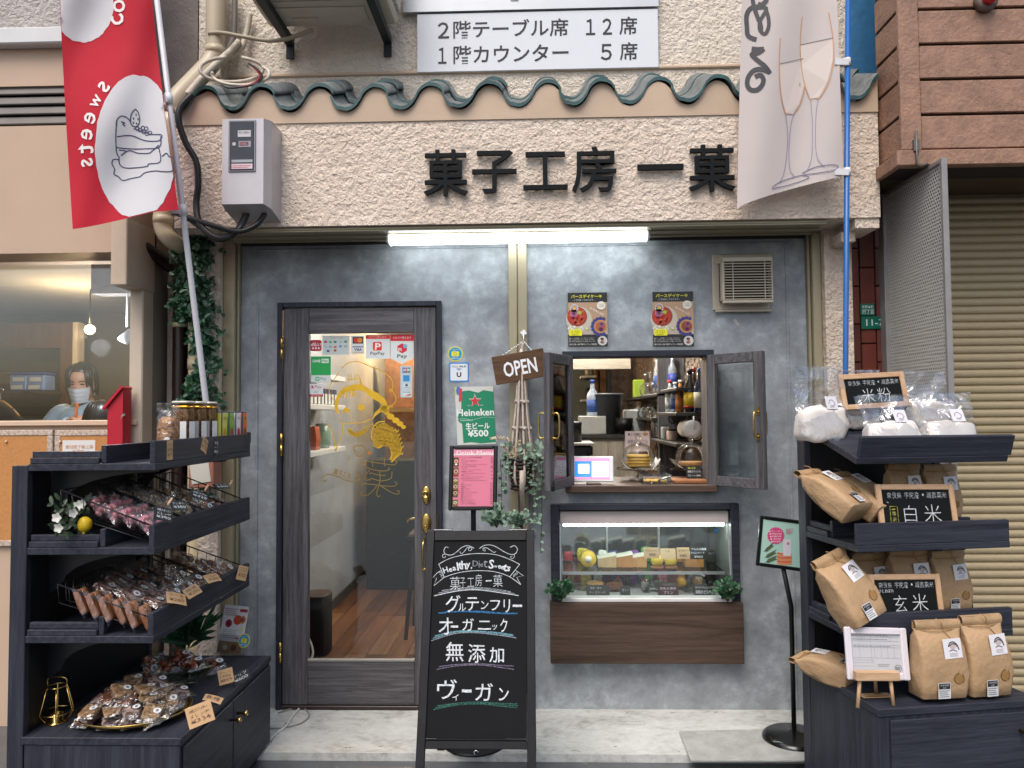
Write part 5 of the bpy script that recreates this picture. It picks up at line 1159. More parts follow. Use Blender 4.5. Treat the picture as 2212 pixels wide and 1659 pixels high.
for py in (135, 372):
    c = U(1830, py, Y2); b = B(); b.tube([c + Vector((0, 0, -.02)), c + Vector((0, 0, .02))], .016, 12); b.fbox(Fr(c + Vector((-.065, -.0165, -.016)), (1, 0, -.05), (0.05, 0, 1)), 0, .065, 0, .03, -.003, 0); b.out('strap', mat('white_strap', 'd0d0d2', .5), WN)
# ------------------------------------------------------------------ A-board, menu stands, floor things
def plane_pt(fr):
    def f(px, py, k=0):
        d = ray(px, py); q = fr.o + fr.n * k; return CAM + d * ((q - CAM).dot(fr.n) / d.dot(fr.n))
    return f
class Art(Print):
    """artwork measured in enlargement pixels: conv turns them into view pixels, which meet the plane of the frame"""
    def __init__(s, fr, conv, off=.0012, step=.0004):
        f = plane_pt(fr); super().__init__(None, (0, 0, 1, 1), (1, 1), off, step, lambda a, b, k: f(*conv(a, 1 - b), k))
def crop(ox, oy, sc_): return lambda x, y: ((ox + x / sc_) * .5486, (oy + y / sc_) * .5486)
AX, AH = -.236, .231
yt, yb_ = -.80, -1.225; ht = U(1033, 1146, yt).z
fa = Fr((AX - AH, yb_, 0), (1, 0, 0), (0, yt - yb_, ht)); LA = math.hypot(ht, yt - yb_)
AB = thing('chalkboard_sign', 'black folding chalkboard with handwritten white and blue chalk menu', 'sign', (AX, -1.05, 0))
M_BLK = wood('black_stained_wood', '0c0c0d', '1b1b1d', (14, 14, 1.5), 2, .45, .1)
W2 = 2 * AH; vb = LA * .285
b = B(); b.fbox(fa, 0, .034, 0, LA, -.022, 0, .002); b.out('stile', M_BLK, AB)
b = B(); b.fbox(fa, W2 - .034, W2, 0, LA, -.022, 0, .002); b.out('stile', M_BLK, AB)
b = B(); b.fbox(fa, .0345, W2 - .0345, LA - .042, LA, -.021, -.0005, .002); b.out('top_rail', M_BLK, AB)
b = B(); b.fbox(fa, .0345, W2 - .0345, vb, vb + .03, -.021, -.0005, .002); b.fbox(fa, .0345, W2 - .0345, vb + .0305, vb + .036, -.012, .004, .002); b.out('bottom_rail', M_BLK, AB)
b = B(); b.fbox(fa, .0345, W2 - .0345, vb + .0365, LA - .0425, -.014, -.008); b.out('slate', mat('chalkboard', '0d0e10', .75, var=.25, vs=6, spec=.2), AB)
ya2 = -.46
f2 = Fr((AX - AH, ya2, 0), (1, 0, 0), (0, yt + .03 - ya2, ht - .002)); L2 = math.hypot(ht, yt + .03 - ya2)
for a in (0, W2 - .034):
    b = B(); b.fbox(f2, a, a + .034, 0, L2, 0, .022, .002); b.out('back_leg', M_BLK, AB)
b = B(); b.fbox(f2, .0345, W2 - .0345, vb, L2 - .05, .006, .014); b.out('back_board', M_BLK, AB)
for a in (.03, W2 - .11):
    b = B(); q = fa.p(a, LA, 0); b.cbox(q.x, q.x + .08, q.y - .002, q.y + .018, q.z + .001, q.z + .005, .001); b.out('hinge', M_CHROME, AB)
b = B(); q = fa.p(AH, vb - .012, -.01); b.tube([q + Vector((.008 * math.cos(a), 0, .008 * math.sin(a))) for a in [2 * pi * i / 10 for i in range(8)]], .002, 5); b.out('hook', M_CHROME, AB)
fs_ = Fr(fa.p(0, 0, -.008), fa.u, fa.v)
def chalkm(name, col, al):
    m, n, l, bb = nt(name); v = mapping(n, l); out = n['Material Output']
    bb.inputs['Base Color'].default_value = (*H(col), 1); bb.inputs['Roughness'].default_value = .9
    t_ = n.new('ShaderNodeBsdfTransparent'); mx = n.new('ShaderNodeMixShader'); mr = n.new('ShaderNodeMapRange')
    mr.inputs[1].default_value = .35; mr.inputs[2].default_value = .6; mr.inputs[3].default_value = al; mr.inputs[4].default_value = 1
    l.new(noisetex(n, l, v, 130, 4, .7), mr.inputs[0]); l.new(mr.outputs[0], mx.inputs[0]); l.new(t_.outputs[0], mx.inputs[1]); l.new(bb.outputs[0], mx.inputs[2]); l.new(mx.outputs[0], out.inputs[0]); return m
CW = chalkm('white_chalk', 'd2d6d8', .55); CG = chalkm('grey_chalk', '8f979c', .35); CB = chalkm('blue_chalk', '2f6f9e', .3); CC = chalkm('cyan_chalk', '77a7b4', .3); CV = chalkm('violet_chalk', '6d6478', .25); CN = chalkm('green_chalk', '2c5a4e', .25)
A = Art(fs_, crop(1650, 2080, 3.318))
def ln(pts, w_=7, c=CW, sm=6): A.line(pts, w_, c, 0, sm)
ln([(385, 255), (350, 245), (325, 290), (345, 335), (420, 350), (490, 310), (560, 250), (640, 228), (720, 262)]); ln([(345, 335), (310, 345), (312, 380), (340, 382), (345, 360)], 6); ln([(535, 305), (545, 330), (580, 315), (630, 255), (670, 250), (690, 275), (660, 295), (645, 275), (665, 250)], 6)
ln([(790, 265), (850, 225), (930, 218), (1010, 245), (1100, 300), (1190, 340), (1260, 330), (1285, 270), (1245, 228), (1190, 250)]); ln([(1240, 335), (1245, 375), (1215, 400), (1195, 375), (1220, 362)], 6); ln([(1005, 300), (980, 315), (930, 285), (880, 255), (840, 258), (838, 290), (865, 295), (855, 255)], 6)
ln([(258, 468), (400, 395), (600, 345), (800, 330), (1000, 345), (1180, 405), (1315, 472)]); ln([(258, 468), (330, 640)], 7, sm=0); ln([(1315, 472), (1185, 635)], 7, sm=0); ln([(330, 640), (480, 590), (650, 560), (850, 555), (1020, 575), (1185, 635), (1330, 738)])
ln([(285, 555), (240, 580), (180, 645), (230, 650), (195, 750), (330, 640)], 6, sm=0); ln([(1255, 545), (1365, 622), (1275, 640), (1330, 738)], 6, sm=0)
for i in range(4): ln([(258 + i * 12, 585 + i * 20), (300 + i * 10, 570 + i * 22)], 5, sm=0); ln([(1235 + (3 - i) * 14, 600 - (3 - i) * -0 + i * 12 - 30), (1285 - i * 16, 600 + i * 14)], 5, sm=0)
for ch, x, y, s_, r_ in (('H', 345, 545, 52, -.32), ('e', 412, 545, 36, -.25), ('a', 462, 528, 36, -.2), ('l', 505, 498, 50, -.15), ('t', 540, 490, 48, -.12), ('h', 585, 480, 52, -.08), ('y', 642, 495, 48, -.05), (',', 685, 520, 14, 0)): A.text(ch, x - s_ * .62, y - s_ * 1.1, x + s_ * .62, y + s_ * 1.1, CW, 1, .02, keep=True, rot=r_)
for ch, x, y, s_, r_ in (('D', 735, 455, 58, 0), ('i', 785, 465, 40, 0), ('e', 820, 480, 32, .03), ('t', 868, 460, 48, .05)): A.text(ch, x - s_ * .6, y - s_, x + s_ * .6, y + s_ * 1.2, CG, 1, 0, keep=True, rot=r_)
for ch, x, y, s_, r_ in (('S', 945, 470, 55, .1), ('w', 1000, 500, 36, .14), ('e', 1052, 505, 34, .18), ('e', 1092, 515, 34, .2), ('t', 1128, 515, 45, .24), ('s', 1170, 530, 36, .28)): A.text(ch, x - s_ * .62, y - s_ * 1.1, x + s_ * .62, y + s_ * 1.1, CW, 1, .02, keep=True, rot=r_)
for ch, x0, y0, x1, y1 in (('菓', 405, 635, 540, 805), ('子', 540, 645, 605, 780), ('工', 632, 650, 720, 762), ('房', 735, 600, 820, 755), ('一', 872, 678, 948, 694), ('菓', 968, 608, 1090, 765)): A.text(ch, x0, y0, x1, y1, CW, 1, -.012, rot=-.04, jit=3)
for dy, c in ((0, CG), (30, CG), (62, CW)): ln([(300 - dy * 1.7, 815 + dy * 1.1), (500, 785 + dy * .55), (750, 775 + dy * .45), (1000, 795 + dy * .6), (1200 + dy * 1.6, 830 + dy * .8)], 10, c)
A.out('chalk_drawing', AB)
def words(conv, ws, c=CW):
    A = Art(fs_, conv)
    for ch, x0, y0, x1, y1 in ws: A.text(ch, x0, y0, x1, y1, c, 1, .004, jit=5)
    A.out('chalk_writing', AB)
words(crop(1650, 2080, 3.318), [('グ', 348, 872, 540, 1100), ('ル', 515, 985, 612, 1080), ('テ', 610, 902, 780, 1078), ('ン', 808, 950, 908, 1058), ('フ', 930, 940, 1060, 1075), ('リ', 1105, 930, 1190, 1100), ('ー', 1225, 998, 1345, 1030), ('オ', 258, 1170, 440, 1390), ('ー', 415, 1270, 510, 1300), ('ガ', 565, 1178, 715, 1340), ('ニ', 770, 1208, 940, 1325), ('ッ', 955, 1262, 1020, 1325), ('ク', 1060, 1180, 1155, 1360)])
words(crop(1000, 2200, 2.011), [('無', 1520, 658, 1660, 812), ('添', 1695, 675, 1832, 822), ('加', 1865, 700, 1980, 822), ('ヴ', 1450, 955, 1608, 1112), ('ィ', 1572, 1075, 1622, 1120), ('ー', 1648, 1035, 1722, 1060), ('ガ', 1752, 985, 1892, 1125), ('ン', 1938, 1022, 2018, 1125)])
A = Art(fs_, crop(1650, 2080, 3.318))
for dy in (0, 14): A.line([(250 + dy, 1105 + dy * .6), (500, 1085 + dy * .4), (800, 1085 + dy), (1050, 1105 + dy * .7), (1290, 1110 + dy * .4)], 11, CB, 0, 6)
for dy, c in ((0, CC), (28, CC), (60, CG)): A.line([(200 - dy * .7, 1410 + dy), (450, 1350 + dy * .5), (700, 1340 + dy * .4), (1000, 1360 + dy * .5), (1230 + dy * .7, 1392 + dy * .7)], 10, c, 0, 6)
A.out('chalk_underline', AB)
A = Art(fs_, crop(1000, 2200, 2.011))
for dy, c in ((0, CV), (22, CV)): A.line([(1465 - dy, 855 + dy), (1600, 838 + dy * .5), (1780, 832 + dy * .4), (1950, 845 + dy * .7), (2060, 850 + dy * 1.2)], 8, c, 0, 6)
for dy, c in ((0, CN), (15, CN), (30, CN)): A.line([(1450 - dy, 1165 + dy), (1600, 1145 + dy * .5), (1780, 1135 + dy * .5), (1950, 1145 + dy * .7), (2090, 1150 + dy * 1.1)], 9, c, 0, 6)
A.out('chalk_underline', AB)
# ------------------------------------------------------------------ drink menu stand
Ym = -.44
bl, br, tl = U(968, 1103, Ym), U(1073, 1101, Ym), U(976, 966, Ym)
hgt = (tl.z - bl.z)
fm = Fr((bl.x, Ym, bl.z), (1, 0, .0), (.02, .10, 1)); wM = br.x - bl.x; hM = hgt * 1.03
MS = thing('drink_menu_stand', 'pink drink menu in a black snap frame on a slim black post', 'sign stand', (bl.x + wM / 2, Ym + .03, SLAB))
M_SNAP = mat('black_snap_frame', '101113', .3, var=.05)
fwd = .02
for a0, a1, b0, b1 in ((0, fwd, 0, hM), (wM - fwd, wM, 0, hM), (fwd + .0003, wM - fwd - .0003, 0, fwd), (fwd + .0003, wM - fwd - .0003, hM - fwd, hM)):
    b = B(); b.fbox(fm, a0, a1, b0, b1, -.012, .004, .005); b.out('frame_rail', M_SNAP, MS)
b = B(); b.fbox(fm, fwd, wM - fwd, fwd, hM - fwd, -.010, -.002); b.out('menu_sheet', ink('d5788f'), MS)
fmp = Fr(fm.p(0, 0, -.002), fm.u, fm.v)
A = Print(Fr(fm.p(fwd, fwd, -.002), fm.u, fm.v), (0, 0, 480, 680), (wM - 2 * fwd, hM - 2 * fwd), .0008, .0004)
A.rect(0, 0, 480, 75, 'd98a9f'); A.rect(0, 50, 480, 72, 'e3c3c4', 1); A.text('Drink Menu', 35, 14, 475, 66, 'efe6e2', 2)
rows = [('コーヒー  HOT/ICE 自家焙煎', 95), ('コーヒー', 116), ('カフェオレ HOT/ICE', 138), ('カフェオレ', 160), ('カフェラテ HOT/ICE', 201), ('カフェラテ', 222), ('有機紅茶 アールグレイ', 265), ('有機アイスティー', 308), ('菓子工房一菓のおすすめトッピング', 350), ('ミルク', 404), ('有機アーモンドミルク', 425), ('有機豆乳', 447), ('有機オーツミルク', 469), ('有機ハーブティー', 491), ('有機ホットチャイ/アイスチャイ', 513), ('有機オレンジジュース', 536), ('有機アップルジュース', 558), ('有機ぶどうジュース', 581), ('有機バナナのオーツミルク', 603), ('季節のフルーツ豆乳スムージー', 626), ('レモネードソーダ及びお湯割', 648)]
for s_, y in rows:
    A.text(s_, 95 + 0, y - 7, 95 + 13.5 * len(s_), y + 8, '5c2230', 2); A.text(('430', '480', '500', '530', '550')[int(y) % 5], 446, y - 6, 474, y + 7, '5c2230', 2)
for y in (180, 243, 286, 328, 372): A.scribble(110, y - 5, 410, y + 5, 'b35f75', 1, 2, 5, y)
for y in (95, 491, 513, 603): A.star(76, y, 9, 'c2273c', 2)
r_ = random.Random(2)
for y, h_ in ((95, 110), (215, 110), (345, 60), (405, 90), (480, 90), (600, 80)):
    A.rrect(0, y, 62, y + h_, 8, r_.choice(('5d3a24', '7a4a30', '6a5a34')), 2); A.disc(32, y + h_ * .45, 24, 'd9c7ac', 3, ry=h_ * .22); A.disc(32, y + h_ * .45, 17, r_.choice(('b5642f', '8c4a26', 'c98a3c', '7d9a4a')), 4, ry=h_ * .15); A.disc(32, y + h_ * .78, 15, r_.choice(('e0ddd4', '5d7a3c', 'b04030')), 3, ry=h_ * .1)
A.out('print', MS)
q = fm.p(wM / 2, hM * .3, -.02)
b = B(); b.cbox(q.x - .012, q.x + .012, q.y - .004, q.y + .018, SLAB + .012, q.z, .003); b.out('post', M_BLACKP, MS)
b = B(); b.lathe([(0, 0), (.15, 0), (.15, .008), (.14, .012), (0, .0122)], 26, (q.x, q.y + .0, SLAB)); b.out('base', M_BLACKP, MS)
# ------------------------------------------------------------------ vegan cake sign on the round base stand
bc = UZ(1716, 1604, SLAB); Yv = -.42
V = [U(1633, 1222, Yv), U(1726, 1240, Yv), U(1645, 1114, Yv)]
fv = Fr((V[0].x, Yv, V[0].z), (.985, 0, -.13), (.1, .08, 1)); fv.v = (fv.v - fv.u * fv.v.dot(fv.u)).normalized(); fv.n = fv.u.cross(fv.v)
wv, hv = .235, (V[2] - V[0]).length
VS = thing('cake_sign_stand', 'tilted framed mint green cake poster on stand half behind shelf', 'sign stand', (bc.x, bc.y, SLAB))
for a0, a1, b0, b1 in ((0, .017, 0, hv), (wv - .017, wv, 0, hv), (.0173, wv - .0173, 0, .017), (.0173, wv - .0173, hv - .017, hv)):
    b = B(); b.fbox(fv, a0, a1, b0, b1, -.012, .003, .004); b.out('frame_rail', M_SNAP, VS)
b = B(); b.fbox(fv, .016, wv - .016, .016, hv - .016, -.01, -.002); b.out('poster_sheet', ink('9fc4b8'), VS)
A = Art(Fr(fv.p(0, 0, -.002), fv.u, fv.v), crop(2100, 1950, 2.073))
A.star(1980, 330, 72, 'c43f74', 1, .9, 20)
for i, s_ in enumerate(('ヴィーガン', '乳製品不使用', '白砂糖不使用', '小麦不使用', '卵不使用')): A.disc(1930 + i * 4, 295 + i * 21, 6, 'e8d8dc', 2, n=8); A.text(s_, 1942 + i * 3, 287 + i * 21, 2030 - i * 3, 301 + i * 21, 'e8d8dc', 2)
def fern(x0, y0, x1, y1):
    A.line([(x0, y0), (x1, y1)], 4, '4f5f42', 1)
    for i in range(8):
        t_ = (i + 1) / 9; x, y = x0 + (x1 - x0) * t_, y0 + (y1 - y0) * t_
        for s_ in (-1, 1): A.poly([(x, y), (x + 16, y + s_ * 16 - 8), (x + 28, y + s_ * 18 - 12), (x + 12, y + s_ * 2 - 6)], '4f5f42', 1)
fern(1880, 460, 1945, 405); fern(1885, 510, 1970, 465); fern(1890, 548, 1975, 515)
for i in range(6): A.line([(1990, 470 + i * 17), (2050, 482 + i * 16), (2110, 480 + i * 15)], 13, ('c9653f', 'd98a5c')[i % 2], 1, 5)
A.rect(2040, 360, 2105, 495, 'c9c6cc', 2); A.disc(2080, 395, 12, 'a87c86', 3); A.text('焼菓子', 2062, 270, 2120, 320, 'c45f80', 2)
A.out('print', VS)
q = fv.p(wv * .55, .02, -.018)
b = B(); b.tube([Vector((bc.x, bc.y, SLAB + .03)), Vector((bc.x, bc.y, q.z - .2)), q], .011, 10); b.out('post', M_BLACKP, VS)
b = B(); b.lathe([(0, 0), (.14, 0), (.148, .012), (.144, .03), (.125, .042), (.03, .05), (.012, .06), (0, .06)], 36, bc); b.out('base', mat('black_cast_base', '0c0c0d', .25, coat=.3), VS)
# ------------------------------------------------------------------ metal ramp plate, lead on the step
def diamond():
    m, n, l, bb = nt('checker_plate'); v1 = mapping(n, l, (28, 28, 1), (0, 0, .6)); v2 = mapping(n, l, (28, 28, 1), (0, 0, -.9))
    vo = n.new('ShaderNodeTexVoronoi'); vo.inputs['Scale'].default_value = 1.0; vo.inputs['Randomness'].default_value = 0
    mp = mapping(n, l, (26, 60, 1), (0, 0, .8)); l.new(mp, vo.inputs['Vector'])
    mr = n.new('ShaderNodeMapRange'); mr.inputs[1].default_value = .15; mr.inputs[2].default_value = .4; mr.inputs[3].default_value = 1; mr.inputs[4].default_value = 0; l.new(vo.outputs['Distance'], mr.inputs[0])
    bumpn(n, l, mr.outputs[0], .3, .004, bb)
    l.new(ramp(n, l, noisetex(n, l, mapping(n, l), 9, 6, .7), [(.35, 'b5b4b0'), (.65, 'd0d0cc')]), bb.inputs['Base Color']); bb.inputs['Metallic'].default_value = .35; bb.inputs['Roughness'].default_value = .42; return m
P0, P1, P2, P3 = UZ(1467, 1579, SLAB + .012), UZ(1760, 1572, SLAB + .012), UZ(1770, 1642, .06), UZ(1492, 1642, .06)
b = B(); b.add([P0, P1, P2, P3] + [p - Vector((0, 0, .006)) for p in (P0, P1, P2, P3)], [(0, 3, 2, 1), (4, 5, 6, 7), (0, 1, 5, 4), (1, 2, 6, 5), (2, 3, 7, 6), (3, 0, 4, 7)])
tag(b.out('ramp_plate', diamond()), 'pale checker plate lying over the edge of the doorstep', 'metal plate')
zf = SLAB + .006
tag((lambda b: (b.tube(catmull([UZ(651, 1519, zf + .02), UZ(645, 1532, zf), UZ(630, 1550, zf), UZ(618, 1568, zf), UZ(590, 1590, zf), UZ(574, 1612, zf)], 6), .006, 8), b)[1])(B()).out('extension_lead', mat('white_cable', 'c9c8c4', .5)), 'white lead running from under the door across the step', 'cable')
tag((lambda b: (b.tube(catmull([UZ(580, 1573, zf), UZ(610, 1572, zf), UZ(650, 1562, zf), UZ(668, 1545, zf), UZ(655, 1530, zf), UZ(625, 1532, zf), UZ(600, 1540, zf)], 6), .0035, 6), b)[1])(B()).out('thin_wire', mat('grey_wire', '8c8c8c', .5)), 'thin grey wire coiled on the doorstep by the door', 'cable')
# plants behind the chalkboard
bushlet('leafy_pick', 'small sprig of green leaves behind the chalkboard top, door side', 1073, 1140, -.62, .06, .1, 12, M_LEAF2, .03, .018, 3)
bushlet('leafy_pick', 'small sprig with pale flowers below the macrame fringe', 1128, 1142, -.62, .07, .09, 12, M_LEAF2, .028, .016, 5)
# ------------------------------------------------------------------ the two display shelving units
def unit(name, label, loc, rz, L, zs, Db, hb, slant, doors):
    t = thing(name, label, 'shelf', loc, rz); Mt = MW[t.name]
    def nb(): b = B(); b.T = Mt; return b
    sf, th = .10, .026
    b = nb(); b.cbox(0, L, 0, Db, .03, hb - .027, .002); base = b.out('base_cabinet', M_NAVYV, t)
    b = nb(); b.cbox(-.004, L + .004, -.006, Db + .0115, hb - .0265, hb, .002); b.out('cabinet_top', M_NAVY, t)
    b = nb(); b.box(.01, L - .01, .02, Db - .02, 0, .029); b.out('plinth', M_BLACKP, t)
    for (a, c, kx) in doors:
        b = nb(); b.cbox(a, c, -.012, -.001, .05, hb - .04, .002); d_ = b.out('cabinet_door', M_NAVY, t)
        b = nb(); b.lathe([(.006, 0), (.006, .03), (.011, .034), (.012, .042), (.009, .046), (0, .047)], 14, (kx, -.012, hb - .105), Matrix.Rotation(pi / 2, 3, 'X')); b.out('knob', M_BRASS, d_)
    for xx in (0, L - .03):
        b = nb(); b.cbox(xx, xx + .03, Db + .005, Db + .065, 0, zs[0] + .02 + (.13 if slant else 0), .002); b.out('upright', M_NAVYV, t)
    b = nb(); b.cbox(.031, L - .031, Db + .012, Db + .03, hb - .024, zs[0] + .0 + (.1 if slant else 0), .001); b.out('back_panel', mat('black_back_panel', '0b0c11', .5, var=.1), t)
    for k, z in enumerate(zs):
        if slant and k == 0: continue
        b = nb(); b.cbox(0, L, sf, Db + .004, z, z + th, .002); sh = b.out('shelf_board', M_NAVY, t)
        b = nb(); b.cbox(0, L, sf + .001, sf + .022, z + th + .0005, z + th + .082, .002); b.out('front_lip', M_NAVY, sh)
        b = nb(); ym = sf + .19; b.cbox(.012, L - .012, ym, ym + .02, z + th + .0005, z + th + .066, .002); b.out('middle_lip', M_NAVY, sh)
        for q, (za, zb_2, dx) in enumerate(((.0005, .022, 0), (.0225, .045, .012))):
            b = nb(); b.cbox(dx, dx + .02, ym + .0205, Db - .002, z + th + za, z + th + zb_2, .002); b.out('end_rail', M_NAVY, sh)
        for xx in (.13, L - .16):
            b = nb(); pr = [(sf + .06, z - .001), (Db + .003, z - .001), (Db + .003, z - .17), (Db - .03, z - .15)]
            for i in range(7): a = i / 6 * pi / 2; pr.append((Db - .05 - (Db - .05 - sf - .06) * (1 - math.cos(a)), z - .13 + (.115) * math.sin(a)))
            b.prism(pr, Fr((xx, 0, 0), (0, 1, 0), (0, 0, 1)), 0, .016); b.out('shelf_bracket', mat('bracket_black', '111218', .4), sh)
    if slant:
        zf, zr = zs[0], zs[0] + slant; an = math.atan2(slant, Db - sf); fr = Fr(Mt @ Vector((0, sf, zf)), Mt.to_3x3() @ Vector((1, 0, 0)), Mt.to_3x3() @ Vector((0, math.cos(an), math.sin(an)))); D_ = math.hypot(slant, Db - sf)
        b = B(); b.fbox(fr, 0, L, 0, D_, 0, th, .002); sh = b.out('slanted_tray', M_NAVY, t)
        b = B(); b.fbox(fr, .01, L + .012, .001, .021, th + .0005, th + .082, .002); b.out('front_lip', M_NAVY, sh)
        b = B(); b.fbox(fr, .0, L, D_ - .022, D_ - .002, th + .0005, th + .09, .002); b.out('rear_lip', M_NAVY, sh)
        return t, fr, D_
    return t
UL = unit('display_shelf', 'navy display shelf of packaged sweets beside the beige shop', (-1.283, -1.328, 0), pi / 2, .905, (1.405, 1.100, .782), .57, .448, 0, ((.02, .445, .415), (.452, .885, .485)))
UR, TRAY, TRD = unit('display_shelf', 'navy display shelf of rice bags and flour beside shutter', (1.2384, -1.2288, 0), math.radians(9.3), .64, (1.398, 1.064, .724), .47, .52, .117, ((.04, .61, .555),))
# ------------------------------------------------------------------ goods on the shelves
def pmat(name, cols, s=90, rough=.6, bump=.6):
    m, n, l, b = nt(name); v = mapping(n, l)
    vo = n.new('ShaderNodeTexVoronoi'); vo.inputs['Scale'].default_value = s; l.new(v, vo.inputs['Vector'])
    sep = n.new('ShaderNodeSeparateColor'); l.new(vo.outputs['Color'], sep.inputs[0])
    l.new(ramp(n, l, sep.outputs[0], [(i / max(1, len(cols) - 1) * .9 + .05, c) for i, c in enumerate(cols)]), b.inputs['Base Color'])
    b.inputs['Roughness'].default_value = rough; bumpn(n, l, vo.outputs['Distance'], bump, .006, b); return m
M_GRAN = pmat('granola', ('7a4a22', '9c6a36', 'b98a52', '6a3d1c'), 95)
M_NUT = pmat('candied_nuts', ('5a2414', '8a3e20', 'a0562e', '4a1c10'), 80, .35)
M_CHOC = mat('chocolate_cake', '6b4028', .6, var=.3, vs=40, bump=.3, bs=120)
M_BARC = mat('caramel_bar', '8c5a36', .6, var=.25, vs=30, bump=.3, bs=120)
M_PINK = mat('pink_meringue', 'c9828a', .6, var=.12, vs=30, bump=.2, bs=80)
M_OAT = pmat('oat_bar', ('8c6a4a', 'a88a66', '5a3a26', 'c0a888'), 110)
M_MARB = pmat('marble_cookie', ('4a2a24', '6b4a42', 'a89288', '38201c'), 60)
M_PALE = mat('pale_biscuit', 'a58a64', .7, var=.2, vs=30, bump=.3, bs=90)
M_FLOUR = mat('rice_flour', 'd9d2cb', .8, var=.03, vs=12, bump=.15, bs=40)
M_KRAFT = mat('kraft_paper', 'ab8c68', .65, var=.1, vs=9, bump=.8, bs=16, bd=.012)
M_KTAG = mat('kraft_card', 'bf9a70', .7, var=.06)
M_WSTK = ink('dadada')
def sup(b, c, r, e=.55, amp=0, fr_=8, seed=0, n=14, m=9, M=None):
    c = Vector(c); vs = []
    sg = lambda x, p_: math.copysign(abs(x) ** p_, x)
    for i in range(m + 1):
        a = -pi / 2 + pi * i / m
        for j in range(n):
            q = 2 * pi * j / n
            p = Vector((r[0] * sg(math.cos(a), e) * sg(math.cos(q), e), r[1] * sg(math.cos(a), e) * sg(math.sin(q), e), r[2] * sg(math.sin(a), e)))
            if amp: p += p.normalized() * amp * noise.noise(Vector((p.x * fr_ * 10 + seed, p.y * fr_ * 10, p.z * fr_ * 10)))
            vs.append(c + (M @ p if M else p))
    return b.add(vs, [(i * n + j, i * n + (j + 1) % n, (i + 1) * n + (j + 1) % n, (i + 1) * n + j) for i in range(m) for j in range(n)], True)
PID = Matrix.Identity(4)
def packet(label, group, w, h, t, fm, seed=0, sticker=True, style='bar', name='sweet_packet', film=None):
    """a flat cellophane packet lying in its own xy plane, contents inside, sticker on its face"""
    o = thing(name, label, 'packet', (0, 0, 0), 0, group); r_ = random.Random(seed)
    b = B()
    if style == 'bar': sup(b, (0, 0, t * .5), (w * .38, h * .33, t * .42), .4, t * .2, 6, seed)
    elif style == 'bars':
        for k in (-1, 1): sup(b, (k * w * .2, 0, t * .5), (w * .17, h * .36, t * .42), .35, t * .15, 6, seed + k)
    else:
        for i in range(7): sup(b, (r_.uniform(-.25, .25) * w, r_.uniform(-.3, .25) * h, t * r_.uniform(.35, .7)), (w * .17, w * .16, t * .35), .8, t * .12, 8, seed + i, 9, 6)
    b.out('contents', fm, o)
    b = B()
    def sk(u, v):
        x = (u - .5) * w; y = (v - .5) * h; e = min(1, min(u, 1 - u) * 7) ** .5 * min(1, min(v, 1 - v) * 4.5) ** .5
        return (x, y, e)
    nz = lambda x, y, s_: .1 * t * noise.noise(Vector((x * 60 + seed, y * 60, s_)))
    b.grid(lambda u, v: (lambda q: Vector((q[0], q[1], t * .5 + q[2] * t * .52 + nz(q[0], q[1], 3))))(sk(u, v)), 8, 10)
    b.grid(lambda u, v: (lambda q: Vector((q[0], q[1], max(.0005, t * .5 - q[2] * t * .5))))(sk(1 - u, v)), 6, 8)
    b.out('wrapper', film or M_FILM, o)
    if sticker:
        b = B(); n = 16; b.add([(.2 * w + .16 * w * math.cos(2 * pi * i / n), -.05 * h + .16 * w * math.sin(2 * pi * i / n), t * 1.06 + .001) for i in range(n)], [tuple(range(n))]); so = b.out('round_sticker', M_WSTK, o)
        b = B(); b.add([(.2 * w + .07 * w * math.cos(2 * pi * i / 8), -.05 * h + .09 * w * math.sin(2 * pi * i / 8), t * 1.06 + .0014) for i in range(8)], [tuple(range(8))]); b.out('sketch', ink('7d7775'), so)
    return o
def place(o, M, first=[set()]):
    """put the prototype itself the first time, then copies"""
    if o.name in first[0]: return dup(o, M=M)
    first[0].add(o.name); o.matrix_world = M; return o
def TR(p, rz=0, rx=0, ry=0, s=1): return Matrix.Translation(Vector(p)) @ Matrix.Rotation(rz, 4, 'Z') @ Matrix.Rotation(rx, 4, 'X') @ Matrix.Rotation(ry, 4, 'Y') @ Matrix.Scale(s, 4)
MUL = MW[UL.name]; RG = random.Random(31)
def LP(x, y, z): return MUL @ Vector((x, y, z))
RZL = pi / 2
Z1, Z2, Z3, ZB = 1.431, 1.126, .808, .449
# --- top shelf: granola jars, granola bag, tea boxes
def jar(loc, lab):
    t = thing('granola_jar', lab, 'jar', loc, .0); Mt = MW[t.name]
    def nb(): b = B(); b.T = Mt; return b
    b = nb(); sup(b, (0, 0, .105), (.034, .034, .103), .3, .002, 8, 1, 20, 12); b.out('granola', M_GRAN, t)
    b = nb(); sup(b, (0, 0, .112), (.0375, .0375, .112), .3, 0, 1, 0, 20, 12); b.out('clear_wall', M_CLEARP, t)
    b = nb(); sup(b, (0, 0, .229), (.039, .039, .006), .35, 0, 1, 0, 20, 4); b.out('lid', mat('clear_lid', 'c9c4b8', .3), t)
    b = nb(); sup(b, (0, 0, .209), (.0385, .0385, .008), .3, 0, 1, 0, 20, 4); b.out('gold_band', mat('gold_foil', 'c08a2c', .25, metal=.9), t)
    b = nb(); b.box(.004, .03, -.0392, -.0385, .07, .15); b.out('label', M_WSTK, t); b = nb(); b.box(.0386, .0392, -.03, .02, .07, .15); b.out('label', M_WSTK, t)
for (px, lab) in ((386, 'tall granola jar with gold band beside the granola bag'), (413, 'granola jar with gold band between two others'), (437, 'granola jar with gold band next to the navy tea boxes')):
    d_ = 1.455 * 1600 / (1153 - px); jar((-1.455, -4 + d_, Z1), lab)
q = Vector((-1.45, -4 + 1.45 * 1600 / (1153 - 351), Z1))
